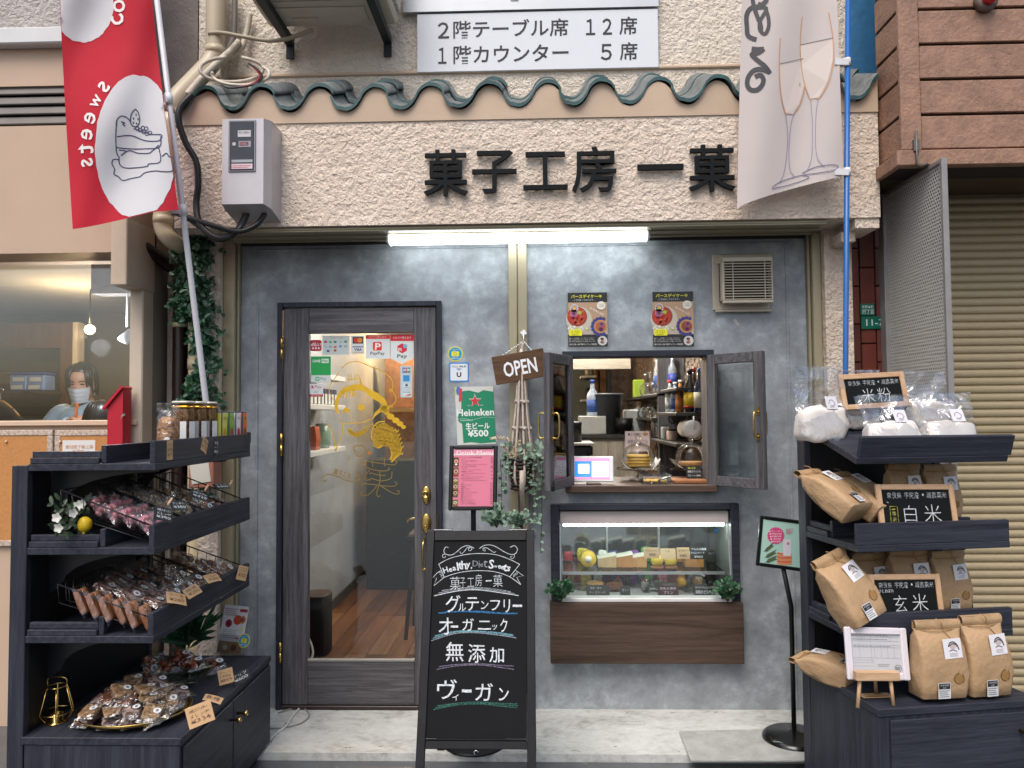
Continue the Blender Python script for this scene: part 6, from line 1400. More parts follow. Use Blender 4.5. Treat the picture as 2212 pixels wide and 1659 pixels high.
t = thing('granola_bag', 'clear bag of granola with round sticker beside the tall jar', 'bag', q)
b = B(); sup(b, q + Vector((0, 0, .085)), (.034, .03, .085), .5, .006, 6, 3, 16, 12); b.out('granola', M_GRAN, t)
b = B(); sup(b, q + Vector((0, 0, .1)), (.038, .033, .1), .5, .004, 6, 5, 16, 12); b.grid(lambda u, v: q + Vector(((u - .5) * .09, .004 * math.sin(u * 9), .19 + v * .035)), 8, 2); b.out('wrapper', M_FILM, t)
b = B(); n = 16; b.add([q + Vector((.014 + .013 * math.cos(2 * pi * i / n), -.0345, .075 + .016 * math.sin(2 * pi * i / n))) for i in range(n)], [tuple(range(n))]); b.out('round_sticker', M_WSTK, t)
for i, (c, w_) in enumerate((('c9c35c', 'yellow'), ('7aa83a', 'green'), ('d8d0d4', 'white and red'), ('c86a2c', 'orange'))):
    yy = -.71 + i * .078; zt = .19
    t = thing('tea_box', 'navy tea box with %s printed spine on the top shelf' % w_, 'box', (-1.45, yy, Z1))
    b = B(); b.cbox(-1.485, -1.405, yy, yy + .062, Z1, Z1 + zt, .002); b.out('carton', mat('deep_navy_carton', '1b2a5e', .45), t)
    B().box(-1.4048, -1.4040, yy + .012, yy + .060, Z1 + .02, Z1 + zt - .004).out('printed_panel', ink(c), t); B().box(-1.432, -1.4055, yy - .0012, yy - .0004, Z1 + .02, Z1 + zt - .004).out('printed_panel', ink(c), t)
    p = Print(Fr((-1.4040, yy + .012, Z1 + .02), (0, 1, 0), (0, 0, 1)), (0, 0, 48, 165), (.048, .165)); p.disc(24, 95, 16, ('c9a02c', 'a33f4a', 'b5202c', '5a3a1c')[i], ry=26); p.text('TEA', 10, 18, 38, 30, '44443c'); p.scribble(8, 130, 40, 150, '5a5a50', 2); p.out('print', t)
# kraft and black price tags
def ptag(px, py, w_, h_, lab, style='kraft', rot=0, plane=('x', -1.387), n_=(1, 0, 0), txt=('米粉', '¥330'), seed=1, tilt=0):
    q = UX(px, py, plane[1]) if plane[0] == 'x' else (U(px, py, plane[1]) if plane[0] == 'y' else UZ(px, py, plane[1]))
    nv = Vector(n_).normalized(); u = Vector((0, 0, 1)).cross(nv).normalized(); v = nv.cross(u)
    u2 = u * math.cos(rot) + v * math.sin(rot); v2 = -u * math.sin(rot) + v * math.cos(rot)
    fr = Fr(q - u2 * w_ / 2 - v2 * h_ / 2, u2, v2)
    t = thing('price_tag', lab, 'price tag', q)
    b = B(); b.grid(lambda a, c: fr.p(a * w_, c * h_, .002 + .004 * math.sin(a * 3)), 4, 1); b.out('card', M_KTAG if style == 'kraft' else mat('black_card', '17181a', .6), t)
    p = Print(Fr(fr.p(0, 0, .0055), u2, v2), (0, 0, 100, 100), (w_, h_)); c = '6a4a34' if style == 'kraft' else 'cdd4d4'
    for i, s_ in enumerate(txt): p.text(s_, 12, 14 + i * 74 / len(txt), 86, 14 + (i + .72) * 74 / len(txt), c, 0, .0, jit=4)
    p.out('handwriting', t); return t
ptag(365, 972, .055, .075, 'kraft price tag hung on the top shelf lip below granola bag', txt=('グラノーラ', '¥1000', '量り売り'))
ptag(440, 962, .065, .06, 'tilted kraft price tag on top shelf lip below the tea boxes', rot=-.45, txt=('有機紅茶', '¥1200'))
ptag(464, 967, .05, .075, 'black chalk price tag beside the tilted kraft tag on top shelf', 'black', rot=-.1, txt=('有機', 'ハーブ', '¥864'))
# --- wire baskets
M_WIRE = mat('black_wire', '131315', .4)
def basket(x0, w_, zb_, ya, yb, rise, hgt, lab):
    t = thing('wire_basket', lab, 'basket', LP(x0 + w_ / 2, (ya + yb) / 2, zb_))
    P = lambda a, c, h: LP(x0 + a * w_, ya + c * (yb - ya), zb_ + rise * c + h)
    b = B(); b.tube([P(0, 0, hgt * .75), P(1, 0, hgt * .75), P(1, 1, hgt), P(0, 1, hgt)], .0032, 6, True); b.out('rim', M_WIRE, t)
    b = B(); b.tube([P(.04, 0.03, 0), P(.96, .03, 0), P(.96, 1, 0), P(.04, 1, 0)], .0025, 5, True)
    for i in range(9):
        c = i / 8; b.tube([P(0, c, hgt * (.75 + .25 * c)), P(.04, max(c, .03), 0), P(.96, max(c, .03), 0), P(1, c, hgt * (.75 + .25 * c))], .0016, 4)
    for i in range(1, 6):
        a = i / 6; b.tube([P(a, 0, hgt * .75), P(.04 + .92 * a, .03, 0), P(.04 + .92 * a, 1, 0), P(a, 1, hgt)], .0016, 4)
    b.out('wires', M_WIRE, t, kind='stuff'); return P
def fill(P, proto, rows, cols, rz0, rx, tilt_j=.15, h0=.012, sc_=1, hstep=.0, cr=(.1, .9), rr_=(.08, .85), flip=0):
    for i in range(rows):
        for j in range(cols):
            a = cr[0] + (cr[1] - cr[0]) * (j + .5) / cols + RG.uniform(-.04, .04); c = rr_[0] + (rr_[1] - rr_[0]) * (i + .5) / rows + RG.uniform(-.03, .03)
            place(proto, TR(P(a, c, h0 + hstep * i + RG.uniform(0, .006)), RZL + rz0 + RG.uniform(-tilt_j, tilt_j), rx + RG.uniform(-tilt_j, tilt_j), RG.uniform(-tilt_j, tilt_j), sc_ * RG.uniform(.94, 1.06)))
pk = packet('cellophane packet of pink meringues stacked in the first wire basket', 'pink meringue packets', .085, .12, .038, M_PINK, 2, False, 'balls')
P = basket(.03, .22, Z2 + .012, .13, .47, .11, .085, 'black wire basket of pink meringue packets on the middle shelf')
fill(P, pk, 4, 3, 0, .95, .12, .03, 1)
gk = packet('cellophane packet of pale biscuits in the second wire basket', 'pale biscuit packets', .09, .13, .03, M_PALE, 5, False, 'balls', film=M_FILM2)
P = basket(.27, .2, Z2 + .012, .13, .47, .11, .085, 'black wire basket of pale biscuit packets on the middle shelf')
fill(P, gk, 4, 2, 0, .95, .2, .03)
ck = packet('cellophane packet of brown cookies in a black wire basket', 'brown cookie packets', .09, .12, .03, M_BARC, 6, True, 'balls')
P = basket(.48, .2, Z2 + .012, .13, .47, .11, .085, 'black wire basket of brown cookie packets on the middle shelf')
fill(P, ck, 3, 2, 0, .8, .25, .02)
P = basket(.69, .19, Z2 + .012, .13, .47, .11, .085, 'black wire basket with few packets at the far end of middle shelf')
fill(P, ck, 2, 2, .3, .5, .3, .012)
ptag(352, 1112, .075, .055, 'black chalk price tag in front of the pink meringues', 'black', -.35, ('x', -1.375), (1, -.5, .5), ('米粉のさくさく', 'メレンゲ', '¥390'))
ptag(385, 1094, .07, .045, 'black chalk price tag in front of the pale biscuits', 'black', -.15, ('x', -1.37), (1, -.4, .9), ('クッキー', '¥380'))
ptag(430, 1072, .08, .045, 'black chalk price tag between brown cookies and far basket', 'black', -.5, ('x', -1.37), (1, -.4, .9), ('米粉サブレ', '¥420'))
ptag(478, 1052, .08, .04, 'black chalk price tag lying at the far basket', 'black', -.1, ('x', -1.38), (.6, -.2, 1), ('ラスク', '¥350'))
def clip(px, py, x, lab):
    q = UX(px, py, x); b = B(); fr = Fr(q, (0, .8, .5), (.3, -.3, .8)); b.fbox(fr, -.018, .018, -.005, .005, 0, .007, .001); tag(b.out('wooden_clip', mat('clip_wood', 'c39d7c', .6)), lab, 'clip')
clip(365, 1083, -1.36, 'small wooden clip holding the meringue price tag'); clip(444, 1054, -1.36, 'small wooden clip above the sable price tag'); clip(497, 1043, -1.38, 'small wooden clip on the far basket rim')
# lemon and blossom decoration
q = LP(.06, .45, Z2)
t = thing('lemon_decoration', 'artificial lemon with white blossoms in the shelf corner', 'decoration', q)
lc = UX(183, 1133, -1.66); b = B(); sup(b, lc, (.024, .024, .028), .9, .002, 5, 1, 14, 10); b.ball(lc + Vector((0, -.005, -.03)), .007, 8); b.out('lemon', mat('lemon_yellow', 'c9a80e', .45, var=.1, bump=.2, bs=150), t)
b = B(); b2 = B(); r8 = random.Random(8)
for (px, py) in ((124, 1118), (128, 1140), (170, 1092), (160, 1108), (178, 1088)):
    c = UX(px, py, -1.68)
    for k in range(5): a = 2 * pi * k / 5; leafv(b, c, Vector((math.cos(a), -.3, math.sin(a))), Vector((0, -1, 0)), .02, .016, .1)
for i in range(70):
    c = UX(r8.uniform(112, 190), r8.uniform(1080, 1150), -1.70); leafv(b2, c, rv(r8), Vector((.3, -1, .3)), .035, .014, .2)
b.out('blossom', ink('cfcdc4'), t, kind='stuff'); b2.out('leaves', mat('deep_green_leaf', '24361a', .5, var=.4, vs=20), t, kind='stuff')
# --- third shelf
bk = packet('cellophane packet of two caramel bars standing in the front wire basket', 'caramel bar packets', .075, .13, .03, M_BARC, 9, False, 'bars')
P = basket(.02, .28, Z3 + .012, .13, .47, .10, .07, 'black wire basket of caramel bars on the lowest hanging shelf')
for i in range(6): place(bk, TR(LP(.045 + .0 * i, .16 + i * .048, Z3 + .05 + i * .012), RZL + RG.uniform(-.1, .1) - pi / 2 * 0, 1.15, RG.uniform(-.08, .08)))
sk = packet('cellophane packet of sliced cake with round sticker behind the caramel bars', 'sliced cake packets', .085, .12, .03, M_MARB, 12, True, 'bar')
for i in range(3):
    for j in range(3): place(sk, TR(P(.35 + j * .22, .1 + i * .28, .05 + RG.uniform(0, .01)), RZL + RG.uniform(-.2, .2), .55 + RG.uniform(-.2, .2), RG.uniform(-.15, .15)))
P = basket(.33, .26, Z3 + .012, .13, .47, .10, .07, 'black wire basket of sliced cake beside the caramel bars')
ok_ = packet('cellophane packet of brown oat cookies in the middle basket of lowest hanging shelf', 'oat cookie packets', .1, .13, .035, M_CHOC, 14, True, 'balls', film=M_FILM2)
fill(P, ok_, 3, 2, .2, .6, .3, .03)
P = basket(.61, .27, Z3 + .012, .13, .47, .10, .085, 'black wire basket of brown cookies at the far end, lowest hanging shelf')
fill(P, ck, 3, 3, .1, .55, .3, .03)
ptag(380, 1294, .085, .05, 'curled kraft price tag below the sliced cake packets', 'kraft', -.45, ('x', -1.375), (1, -.3, .8), ('ケーキ', '¥260'))
ptag(415, 1278, .085, .045, 'kraft price tag with green writing below oat cookies', 'kraft', .15, ('x', -1.37), (1, -.3, .9), ('抹茶', '¥280'))
ptag(458, 1250, .08, .045, 'kraft price tag lying below the far brown cookies', 'kraft', -.1, ('x', -1.37), (.8, -.2, 1), ('くるみ', '¥280'))
ptag(523, 1238, .05, .065, 'kraft price tag clipped on the last basket corner', 'kraft', -.35, ('x', -1.36), (1, -.8, .2), ('ココア', '¥300'))
# --- base cabinet top
tc = UZ(292, 1536, ZB + .02)
t = thing('brass_tray', 'oval brass tray heaped with wrapped cookies on the cabinet top', 'tray', (tc.x, tc.y, ZB))
n = 40; erx, ery = .21, .18
ring = lambda s_, z: [Vector((tc.x + erx * s_ * math.cos(2 * pi * i / n), tc.y + ery * s_ * math.sin(2 * pi * i / n), z)) for i in range(n)]
b = B(); b.loft([ring(.02, ZB + .006), ring(.72, ZB + .004), ring(.92, ZB + .018), ring(1, ZB + .034), ring(.985, ZB + .036), ring(.9, ZB + .021), ring(.7, ZB + .008), ring(.02, ZB + .009)], cap=False); b.out('tray_body', M_BRASS, t)
mk = packet('cellophane packet of marbled cookie with sticker heaped on the brass tray', 'cookie packets on the brass tray', .085, .12, .026, M_MARB, 17, True, 'bar')
ak = packet('cellophane packet of oat bar heaped on the brass tray', 'oat bar packets on the brass tray', .085, .12, .026, M_OAT, 19, True, 'bar')
wk = packet('cellophane packet of dark chocolate cookie heaped on the brass tray', 'chocolate packets on the brass tray', .085, .12, .026, M_CHOC, 23, False, 'bar', film=M_FILM2)
for lay, (nx, ny, z) in enumerate(((4, 3, .014), (4, 3, .045), (3, 2, .075), (2, 2, .1))):
    for i in range(nx):
        for j in range(ny):
            x = tc.x + (i - (nx - 1) / 2) * .085 + RG.uniform(-.012, .012); y = tc.y + (j - (ny - 1) / 2) * .095 + RG.uniform(-.012, .012) + lay * .006
            if ((x - tc.x) / erx) ** 2 + ((y - tc.y) / ery) ** 2 > .95: continue
            place(RG.choice((mk, ak, wk) if i < nx - 1 else (ak, ak, mk)), TR((x, y, ZB + z), RG.uniform(-.6, .6) + (.4 if lay % 2 else -.3), RG.uniform(-.05, .45), RG.uniform(-.2, .2)))
# glass cake stand with bags of nuts
gc = UZ(398, 1478, ZB)
t = thing('glass_cake_stand', 'low glass cake stand carrying bags of candied nuts', 'cake stand', gc)
b = B(); b.lathe([(0, 0), (.05, .0), (.052, .006), (.02, .014), (.012, .03), (.02, .05), (.12, .055), (.125, .064), (.118, .064), (.11, .06), (0, .06)], 32, gc); b.out('glass_body', M_GLASS2, t)
nk = packet('clear bag of candied nuts on the navy cabinet top', 'bags of candied nuts', .1, .13, .04, M_NUT, 27, True, 'balls')
for (dx, dy, dz, a, e) in ((-.05, -.03, .068, .5, .15), (.0, .04, .075, -.3, .3), (.045, -.02, .07, .9, .1), (-.01, .0, .1, .2, .2)): place(nk, TR(gc + Vector((dx, dy, dz)), a, e))
place(nk, TR(UZ(332, 1465, ZB) + Vector((0, 0, .06)), .1, 1.45)); place(nk, TR(UZ(475, 1455, ZB) + Vector((-.03, 0, .02)), .8, .3))
# brass geometric lantern
lc = UZ(122, 1560, ZB)
t = thing('brass_lantern', 'geometric brass wire candle holder in the cabinet corner', 'candle holder', lc)
rg = lambda r_, z, k=6, o=0: [lc + Vector((r_ * math.cos(2 * pi * i / k + o), r_ * math.sin(2 * pi * i / k + o), z)) for i in range(k)]
A0, A1, A2, A3 = rg(.035, .003), rg(.062, .04), rg(.036, .135), rg(.03, .15)
for R_ in (A1, A2): b = B(); b.tube(R_, .0022, 6, True); b.out('ring', M_BRASS, t)
for i in range(6): b = B(); b.tube([A0[i], A1[i], A2[i]], .0022, 6); b.out('rib', M_BRASS, t)
b = B(); b.tube(catmull([A2[0], A2[0] + Vector((-.004, 0, .03)), A2[3] + Vector((.004, 0, .03)), A2[3]], 5), .002, 6); b.out('handle', M_BRASS, t)
b = B(); b.lathe([(.036, 0), (.036, .004), (.022, .005), (.022, .035), (.019, .035), (.019, .01), (0, .01)], 18, lc); b.out('cup', M_BRASS, t)
# flyer holder
fc = UZ(500, 1412, ZB)
t = thing('flyer_holder', 'clear leaflet stand with cake flyers at the cabinet end', 'leaflet stand', fc)
ff = Fr(fc + Vector((-.07, .0, .004)), (.94, -.12, -.05), (-.1, .28, 1)); ff.v = (ff.v - ff.u * ff.v.dot(ff.u)).normalized(); ff.n = ff.u.cross(ff.v)
b = B(); b.fbox(ff, -.01, .145, 0, .16, -.012, -.009); b.fbox(ff, -.01, .145, 0, .09, .012, .0145); b.fbox(ff, -.01, .145, -.003, 0, -.04, .0145); b.out('clear_holder', M_CLEARP, t)
for k in range(3):
    b = B(); g = Fr(ff.p(-.004 * k, .004 + .003 * k, .004 - k * .004), ff.u, ff.v); b.fbox(g, 0, .125, 0, .215, 0, .001); b.out('flyer', ink('dcd8d8'), t)
p = Print(Fr(ff.p(0, .004, .005), ff.u, ff.v), (0, 0, 200, 340), (.125, .215)); p.rect(0, 255, 200, 340, '9c7a5a'); p.rect(130, 12, 195, 34, 'a3323c'); p.disc(55, 125, 28, '9c2638', 1, ry=30); p.disc(55, 125, 14, '5c1826', 2); p.disc(125, 95, 34, 'c2452c', 1, ry=36); p.disc(165, 90, 28, 'c98a3c', 1, ry=30); p.disc(165, 90, 16, '8c3a50', 2)
p.scribble(10, 10, 118, 70, 'a07078', 4); p.scribble(20, 165, 150, 235, '9a9a98', 5); p.rect(130, 222, 195, 234, 'c24a90', 2); p.disc(170, 160, 16, 'd8d0a8', 2, ry=26); p.disc(60, 300, 20, 'c9bca8', 1); p.disc(130, 295, 24, '6a4a34', 1); p.out('print', t)
sq = ff.p(.105, .035, .016); p = Print(Fr(sq, ff.u, ff.v), (0, 0, 100, 100), (.06, .066)); camst(p); p.out('round_sticker', t)
ptag(488, 1461, .06, .06, 'kraft price tag standing before the glass cake stand', 'kraft', .2, ('z', ZB + .05), (.3, -1, .3), ('ナッツ', '138g', '¥864'))
ptag(520, 1462, .075, .045, 'black chalk price tag leaning near the flyer holder', 'black', .35, ('z', ZB + .03), (.5, -1, .5), ('ナッツ', '¥600'))
ptag(432, 1543, .09, .075, 'large kraft price tag leaning at the tray edge', 'kraft', .28, ('z', ZB + .05), (.35, -1, .4), ('米粉のクッキー', 'メレンゲ', '¥334'))
ptag(460, 1511, .075, .03, 'small kraft slip lying behind the large tray tag', 'kraft', -.5, ('z', ZB + .02), (.3, -.6, 1), ('各種',))
# pot plant behind the unit
bushlet('strap_leaf_plant', 'dark strap-leaved plant behind the cabinet top', 400, 1420, -.28, .14, .22, 9, mat('strap_green', '1f4a2c', .4, var=.3), .14, .02, 12)
q = U(455, 1010, -.12); t = thing('letter_box', 'salmon pink letter box with pale lid on the stucco pier', 'box', q)
b = B(); b.cbox(q.x - .08, q.x + .05, -.2, -.101, q.z - .1, q.z + .12, .005); b.out('body', mat('salmon_paint', 'a8705c', .5), t)
b = B(); fr = Fr((q.x - .06, -.2, q.z - .08), (1, 0, .14), (-.14, 0, 1)); b.fbox(fr, 0, .1, 0, .1, .001, .004); b.out('floral_card', ink('d2cfc4'), t)
# ------------------------------------------------------------------ right unit: rice and flour
MUR = MW[UR.name]; RZR = math.radians(9.3)
RN = MUR.to_3x3() @ Vector((0, 1, 0))
def RP(px, py, c):
    o_ = MUR @ Vector((0, c, 0)); d = ray(px, py); return CAM + d * ((o_ - CAM).dot(RN) / d.dot(RN))
def ricebag(label, w_=.19, dp=.105, h=.265):
    o = thing('rice_bag', label, 'paper bag', (0, 0, 0), 0, None); rings = []; NZ = 14; n = 20
    prof = [(0, .96, .96), (.01, 1, 1), (.15, 1.02, 1.06), (.35, 1.03, 1.08), (.55, 1.01, 1.02), (.7, .98, .85), (.82, .95, .55), (.91, .95, .25), (.95, .95, .13)]
    for (f, sx, sy) in prof:
        r_ = []
        for i in range(n):
            a = 2 * pi * i / n + pi / 4; ca, sa = math.cos(a), math.sin(a); e = .28
            x = math.copysign(abs(ca) ** e, ca) * w_ / 2 * sx; y = math.copysign(abs(sa) ** e, sa) * dp / 2 * sy
            k = .0055 * noise.noise(Vector((x * 38, y * 38, f * 9))); r_.append(Vector((x + ca * k * 2, y + sa * k * 2.5, f * h)))
        rings.append(r_)
    b = B(); b.loft(rings); b.out('paper_sack', M_KRAFT, o)
    b = B(); b.grid(lambda u, v: Vector(((u - .5) * w_ * .97, -.009 - .006 * math.sin(v * pi) + .002 * math.sin(u * 7), h * .93 + v * .034)), 8, 3); b.grid(lambda u, v: Vector(((.5 - u) * w_ * .97, .009 - .0 * v, h * .93 + v * .034)), 8, 3); b.grid(lambda u, v: Vector(((u - .5) * w_ * .97, -.009 + v * .018, h * .93 + .034 + .002 * math.sin(v * pi))), 8, 2); b.out('folded_top', M_KRAFT, o)
    b = B(); b.tube(catmull([(-w_ * .5, -.002, h * .935), (-.2 * w_, -.018, h * .928), (.1 * w_, -.02, h * .925), (w_ * .5, -.002, h * .94)], 5), .0018, 5); b.tube(catmull([(.1 * w_, -.02, h * .925), (.02 * w_, -.024, h * 1.05), (-.08 * w_, -.02, h * 1.1)], 4), .0016, 5); b.tube(catmull([(.1 * w_, -.02, h * .925), (.2 * w_, -.04, h * .8), (.26 * w_, -.05, h * .72)], 4), .0018, 5); b.out('tie_string', mat('paper_string', 'a08058', .7), o)
    fy = -dp / 2 * 1.1
    fr = Fr((.0 * w_ - .002, fy + .006, h * .555), (1, 0, .06), (-.06, .14, 1)); p = Print(fr, (0, 0, 100, 100), (w_ * .38, w_ * .38), .003, .0006); p.rect(0, 0, 100, 100, 'd8d6d8'); p.line([(28, 40), (38, 22), (58, 18), (76, 34), (84, 60)], 6, '3a3436', 1, 5); p.disc(52, 42, 16, 'b8aca8', 1, ry=13); p.line([(34, 36), (50, 26), (70, 32)], 5, '3a3436', 2, 5); p.line([(30, 62), (50, 58), (72, 66)], 5, '6a6264', 1, 5); p.scribble(30, 72, 80, 92, '8a8486', 3); p.out('sketch_label', o)
    fr = Fr((-w_ * .2, fy - .001, h * .02), (1, 0, 0), (0, 0, 1)); p = Print(fr, (0, 0, 100, 120), (w_ * .26, w_ * .31), .004, .0006); p.rrect(0, 0, 100, 120, 6, 'cfcfcf'); p.rect(5, 5, 95, 48, '1d1c20', 1); p.text('奈良県産', 15, 10, 85, 26, 'b8b8b8', 2); p.text('玄米', 35, 30, 65, 44, 'b8b8b8', 2); p.scribble(8, 54, 92, 112, '55555a', 4, 1); p.out('product_label', o)
    fr = Fr((w_ * .14, fy + .001, h * .2), (1, 0, 0), (0, 0, 1)); p = Print(fr, (0, 0, 100, 100), (w_ * .24, w_ * .24), .003, .0006); m_ = mat('brown_stamp', '6f4e26', .7, var=.25, vs=60); p.disc(50, 50, 48, m_); p.disc(50, 50, 42, mat('stamp_fill', '8f6c3e', .7, var=.3, vs=90), 1); p.out('stamp', o)
    return o
rb0 = ricebag('kraft rice bag standing on the cabinet beside the white frame')
def bagat(px, pyb, pyt, c, rz=0, lab=None, first=False, lean=0):
    b0, t0 = RP(px, pyb, c), RP(px, pyt, c); s_ = (t0.z - b0.z) / .282; M = TR(b0, RZR + rz, lean, RG.uniform(-.03, .03), s_) @ Matrix.Diagonal((RG.uniform(.92, 1.05), RG.uniform(.85, 1.1), 1, 1))
    if first: rb0.matrix_world = M; return rb0
    return dup(rb0, M=M, label=lab)
bagat(2025, 1500, 1338, .055, .0, None, True)
bagat(2121, 1493, 1327, .07, .05, 'kraft rice bag standing at the outer end of the cabinet')
for (px, pb, pt_, c, lab) in ((1962, 1322, 1182, .33, 'kraft rice bag standing behind the brown rice chalkboard frame'), (2050, 1315, 1188, .30, 'kraft rice bag with stamp beside the brown rice frame, outer end'), (1882, 1322, 1192, .40, 'kraft rice bag in shadow behind the leaning one'), (1950, 1120, 1000, .33, 'kraft rice bag behind the white rice frame, inner side'), (2030, 1118, 1003, .36, 'kraft rice bag behind the white rice frame, outer side')): bagat(px, pb, pt_, c, RG.uniform(-.1, .1), lab)
def bagM(px, py, c, rz, rx, ry, s_, lab): dup(rb0, M=TR(RP(px, py, c), RZR + rz, rx, ry, s_), label=lab)
bagM(1852, 1108, .14, .55, -.95, .0, .92, 'kraft rice bag lying on its back at the open end of middle shelf')
bagM(1912, 1110, .2, .5, -.95, .0, .9, 'kraft rice bag lying between the end one and the white rice frame')
bagM(1868, 1342, .13, .25, -.42, -.28, .98, 'kraft rice bag leaning sideways beside the brown rice frame')
bagM(1846, 1462, .26, .6, -1.45, 0, .85, 'kraft rice bag lying flat behind the white picture frame')
# chalkboard frames
M_PALEW = wood('pale_pine', 'b08a68', 'cfae8c', (1, 9, 9), 2, .5, .05); M_PALEV = wood('pale_pine_upright', 'b08a68', 'cfae8c', (9, 9, 1), 2, .5, .05)
def chalkframe(quad, c, lab, words_, extra=None, lean=.18):
    bl, br, tl = [RP(x, y, c) for x, y in quad]
    fr = Fr(bl, br - bl, tl - bl); fr.v = (fr.v - fr.u * fr.v.dot(fr.u)).normalized(); fr.v = (fr.v + RN * lean).normalized(); fr.v = (fr.v - fr.u * fr.v.dot(fr.u)).normalized(); fr.n = fr.u.cross(fr.v)
    W_, H_ = (br - bl).length, (tl - bl).length * 1.01; f_ = .022
    t = thing('chalk_frame', lab, 'chalkboard', (bl + br) / 2)
    for k, (a0, a1, b0, b1) in enumerate(((0, f_, 0, H_), (W_ - f_, W_, 0, H_), (f_ + .0003, W_ - f_ - .0003, 0, f_), (f_ + .0003, W_ - f_ - .0003, H_ - f_, H_))):
        b = B(); b.fbox(fr, a0, a1, b0, b1, -.014, .0, .0025); b.out('frame_rail', M_PALEV if k < 2 else M_PALEW, t)
    b = B(); b.fbox(fr, f_, W_ - f_, f_, H_ - f_, -.012, -.006); b.out('slate', mat('small_slate', '0d100f', .7, var=.15, spec=.2), t)
    p = Print(Fr(fr.p(0, 0, -.006), fr.u, fr.v), (0, 0, 600, 600 * H_ / W_), (W_, H_), .001)
    for (s_, x0, y0, x1, y1, c_, off) in words_: p.text(s_, x0, y0, x1, y1, c_, 0, off, jit=4)
    if extra: extra(p)
    p.out('chalk_writing', t); return t
hd = lambda y: [('奈良県', 80, y, 190, y + 42, CW, -.014), ('宇陀産', 215, y, 325, y + 42, CW, -.014), ('・', 350, y + 10, 366, y + 26, CW, 0), ('減農薬米', 385, y, 540, y + 42, CW, -.014)]
chalkframe([(1824, 886), (1967, 877), (1841, 811)], .33, 'pale wood chalkboard frame for rice flour on the slanted tray', hd(58) + [('米', 190, 130, 300, 250, CW, -.012), ('粉', 330, 130, 450, 250, CW, -.012)])
CY = chalkm('yellow_chalk', 'b5b04a', .4)
chalkframe([(1905, 1156), (2075, 1154), (1917, 1048)], .135, 'pale wood chalkboard frame for white rice on the middle shelf', hd(56) + [('白', 195, 150, 290, 265, CW, -.014), ('米', 350, 145, 480, 270, CW, -.014), ('(ひとめぼれ)', 310, 280, 520, 308, CW, 0), ('一', 105, 172, 130, 178, CY, 0), ('等', 103, 190, 133, 222, CY, 0), ('米', 103, 228, 133, 262, CY, 0)], lambda p: p.line([(92, 155), (148, 155), (146, 280), (88, 280), (92, 155)], 4, CY, 0))
chalkframe([(1888, 1350), (2044, 1347), (1877, 1245)], .135, 'pale wood chalkboard frame for brown rice, lowest hanging shelf', hd(60) + [('ひとめぼれ', 75, 110, 200, 138, CW, 0), ('玄', 190, 160, 300, 285, CW, -.014), ('米', 345, 150, 475, 280, CW, -.014)])
# white picture frame on a little easel
bl, br, tl = RP(1833, 1469, .05), RP(1969, 1471, .05), RP(1828, 1358, .05)
fr = Fr(bl, br - bl, tl - bl); fr.v = (fr.v - fr.u * fr.v.dot(fr.u) + RN * .2).normalized(); fr.v = (fr.v - fr.u * fr.v.dot(fr.u)).normalized(); fr.n = fr.u.cross(fr.v); W_, H_ = (br - bl).length, (tl - bl).length
t = thing('certificate_frame', 'white picture frame holding a printed certificate on wooden easel', 'picture frame', (bl + br) / 2)
f_ = .026
for (a0, a1, b0, b1) in ((0, f_, 0, H_), (W_ - f_, W_, 0, H_), (f_ + .0003, W_ - f_ - .0003, 0, f_), (f_ + .0003, W_ - f_ - .0003, H_ - f_, H_)):
    b = B(); b.fbox(fr, a0, a1, b0, b1, -.014, 0, .004); b.out('frame_rail', mat('white_frame', 'd2ccd0', .45, var=.02), t)
b = B(); b.fbox(fr, f_, W_ - f_, f_, H_ - f_, -.012, -.008); b.out('paper', ink('b9b9bb'), t)
p = Print(Fr(fr.p(f_, f_, -.008), fr.u, fr.v), (0, 0, 380, 290), (W_ - 2 * f_, H_ - 2 * f_), .0008)
for y in (20, 50, 80, 98, 178, 195, 215, 240): p.line([(4, y), (376 if y < 190 else 170, y)], 1.6, '8a8a8c', 0)
for x, a, c in ((150, 20, 215), (300, 20, 50), (175, 80, 178), (225, 80, 178), (275, 80, 178), (325, 80, 178), (60, 80, 178)): p.line([(x, a), (x, c)], 1.6, '8a8a8c', 0)
p.scribble(4, 4, 300, 14, '77777a', 1, 1, 6); p.scribble(10, 28, 300, 44, '88888a', 1, 1, 6, 3); p.scribble(12, 84, 360, 94, '88888a', 1, 1, 5, 5); p.scribble(190, 220, 290, 245, '88888a', 2, 1, 5, 7)
p.line([(345 + 26 * math.cos(a), 255 + 26 * math.sin(a)) for a in [2 * pi * i / 20 for i in range(21)]], 3, '5a5a5c', 1); p.scribble(325, 242, 366, 268, '5a5a5c', 3, 1, 5, 9); p.out('print', t)
e = thing('mini_easel', 'small pale wooden easel under the white picture frame', 'easel', RP(1900, 1495, .1))
zt = .521; el, er_ = RP(1846, 1462, .03), RP(1940, 1462, .03)
b = B(); ef = Fr(el, er_ - el, (0, 0, 1)); b.fbox(ef, 0, (er_ - el).length, -.012, .022, -.012, .014, .003); b.out('ledge', M_PALEW, e)
for (px, px2) in ((1852, 1858), (1929, 1922)):
    b = B(); q0 = RP(px, 1496, .02); q0.z = zt; q1 = RP(px2, 1455, .04); b.tube([q0, q1], .007, 6); b.out('leg', M_PALEV, e)
q0 = RP(1892, 1480, .13); q0.z = zt; b = B(); b.tube([q0, RP(1890, 1450, .06)], .006, 6); b.out('leg', M_PALEV, e)
q = UZ(1898, 1506, .523); t = thing('kraft_card', 'kraft card with handwriting lying in front of the easel', 'card', q)
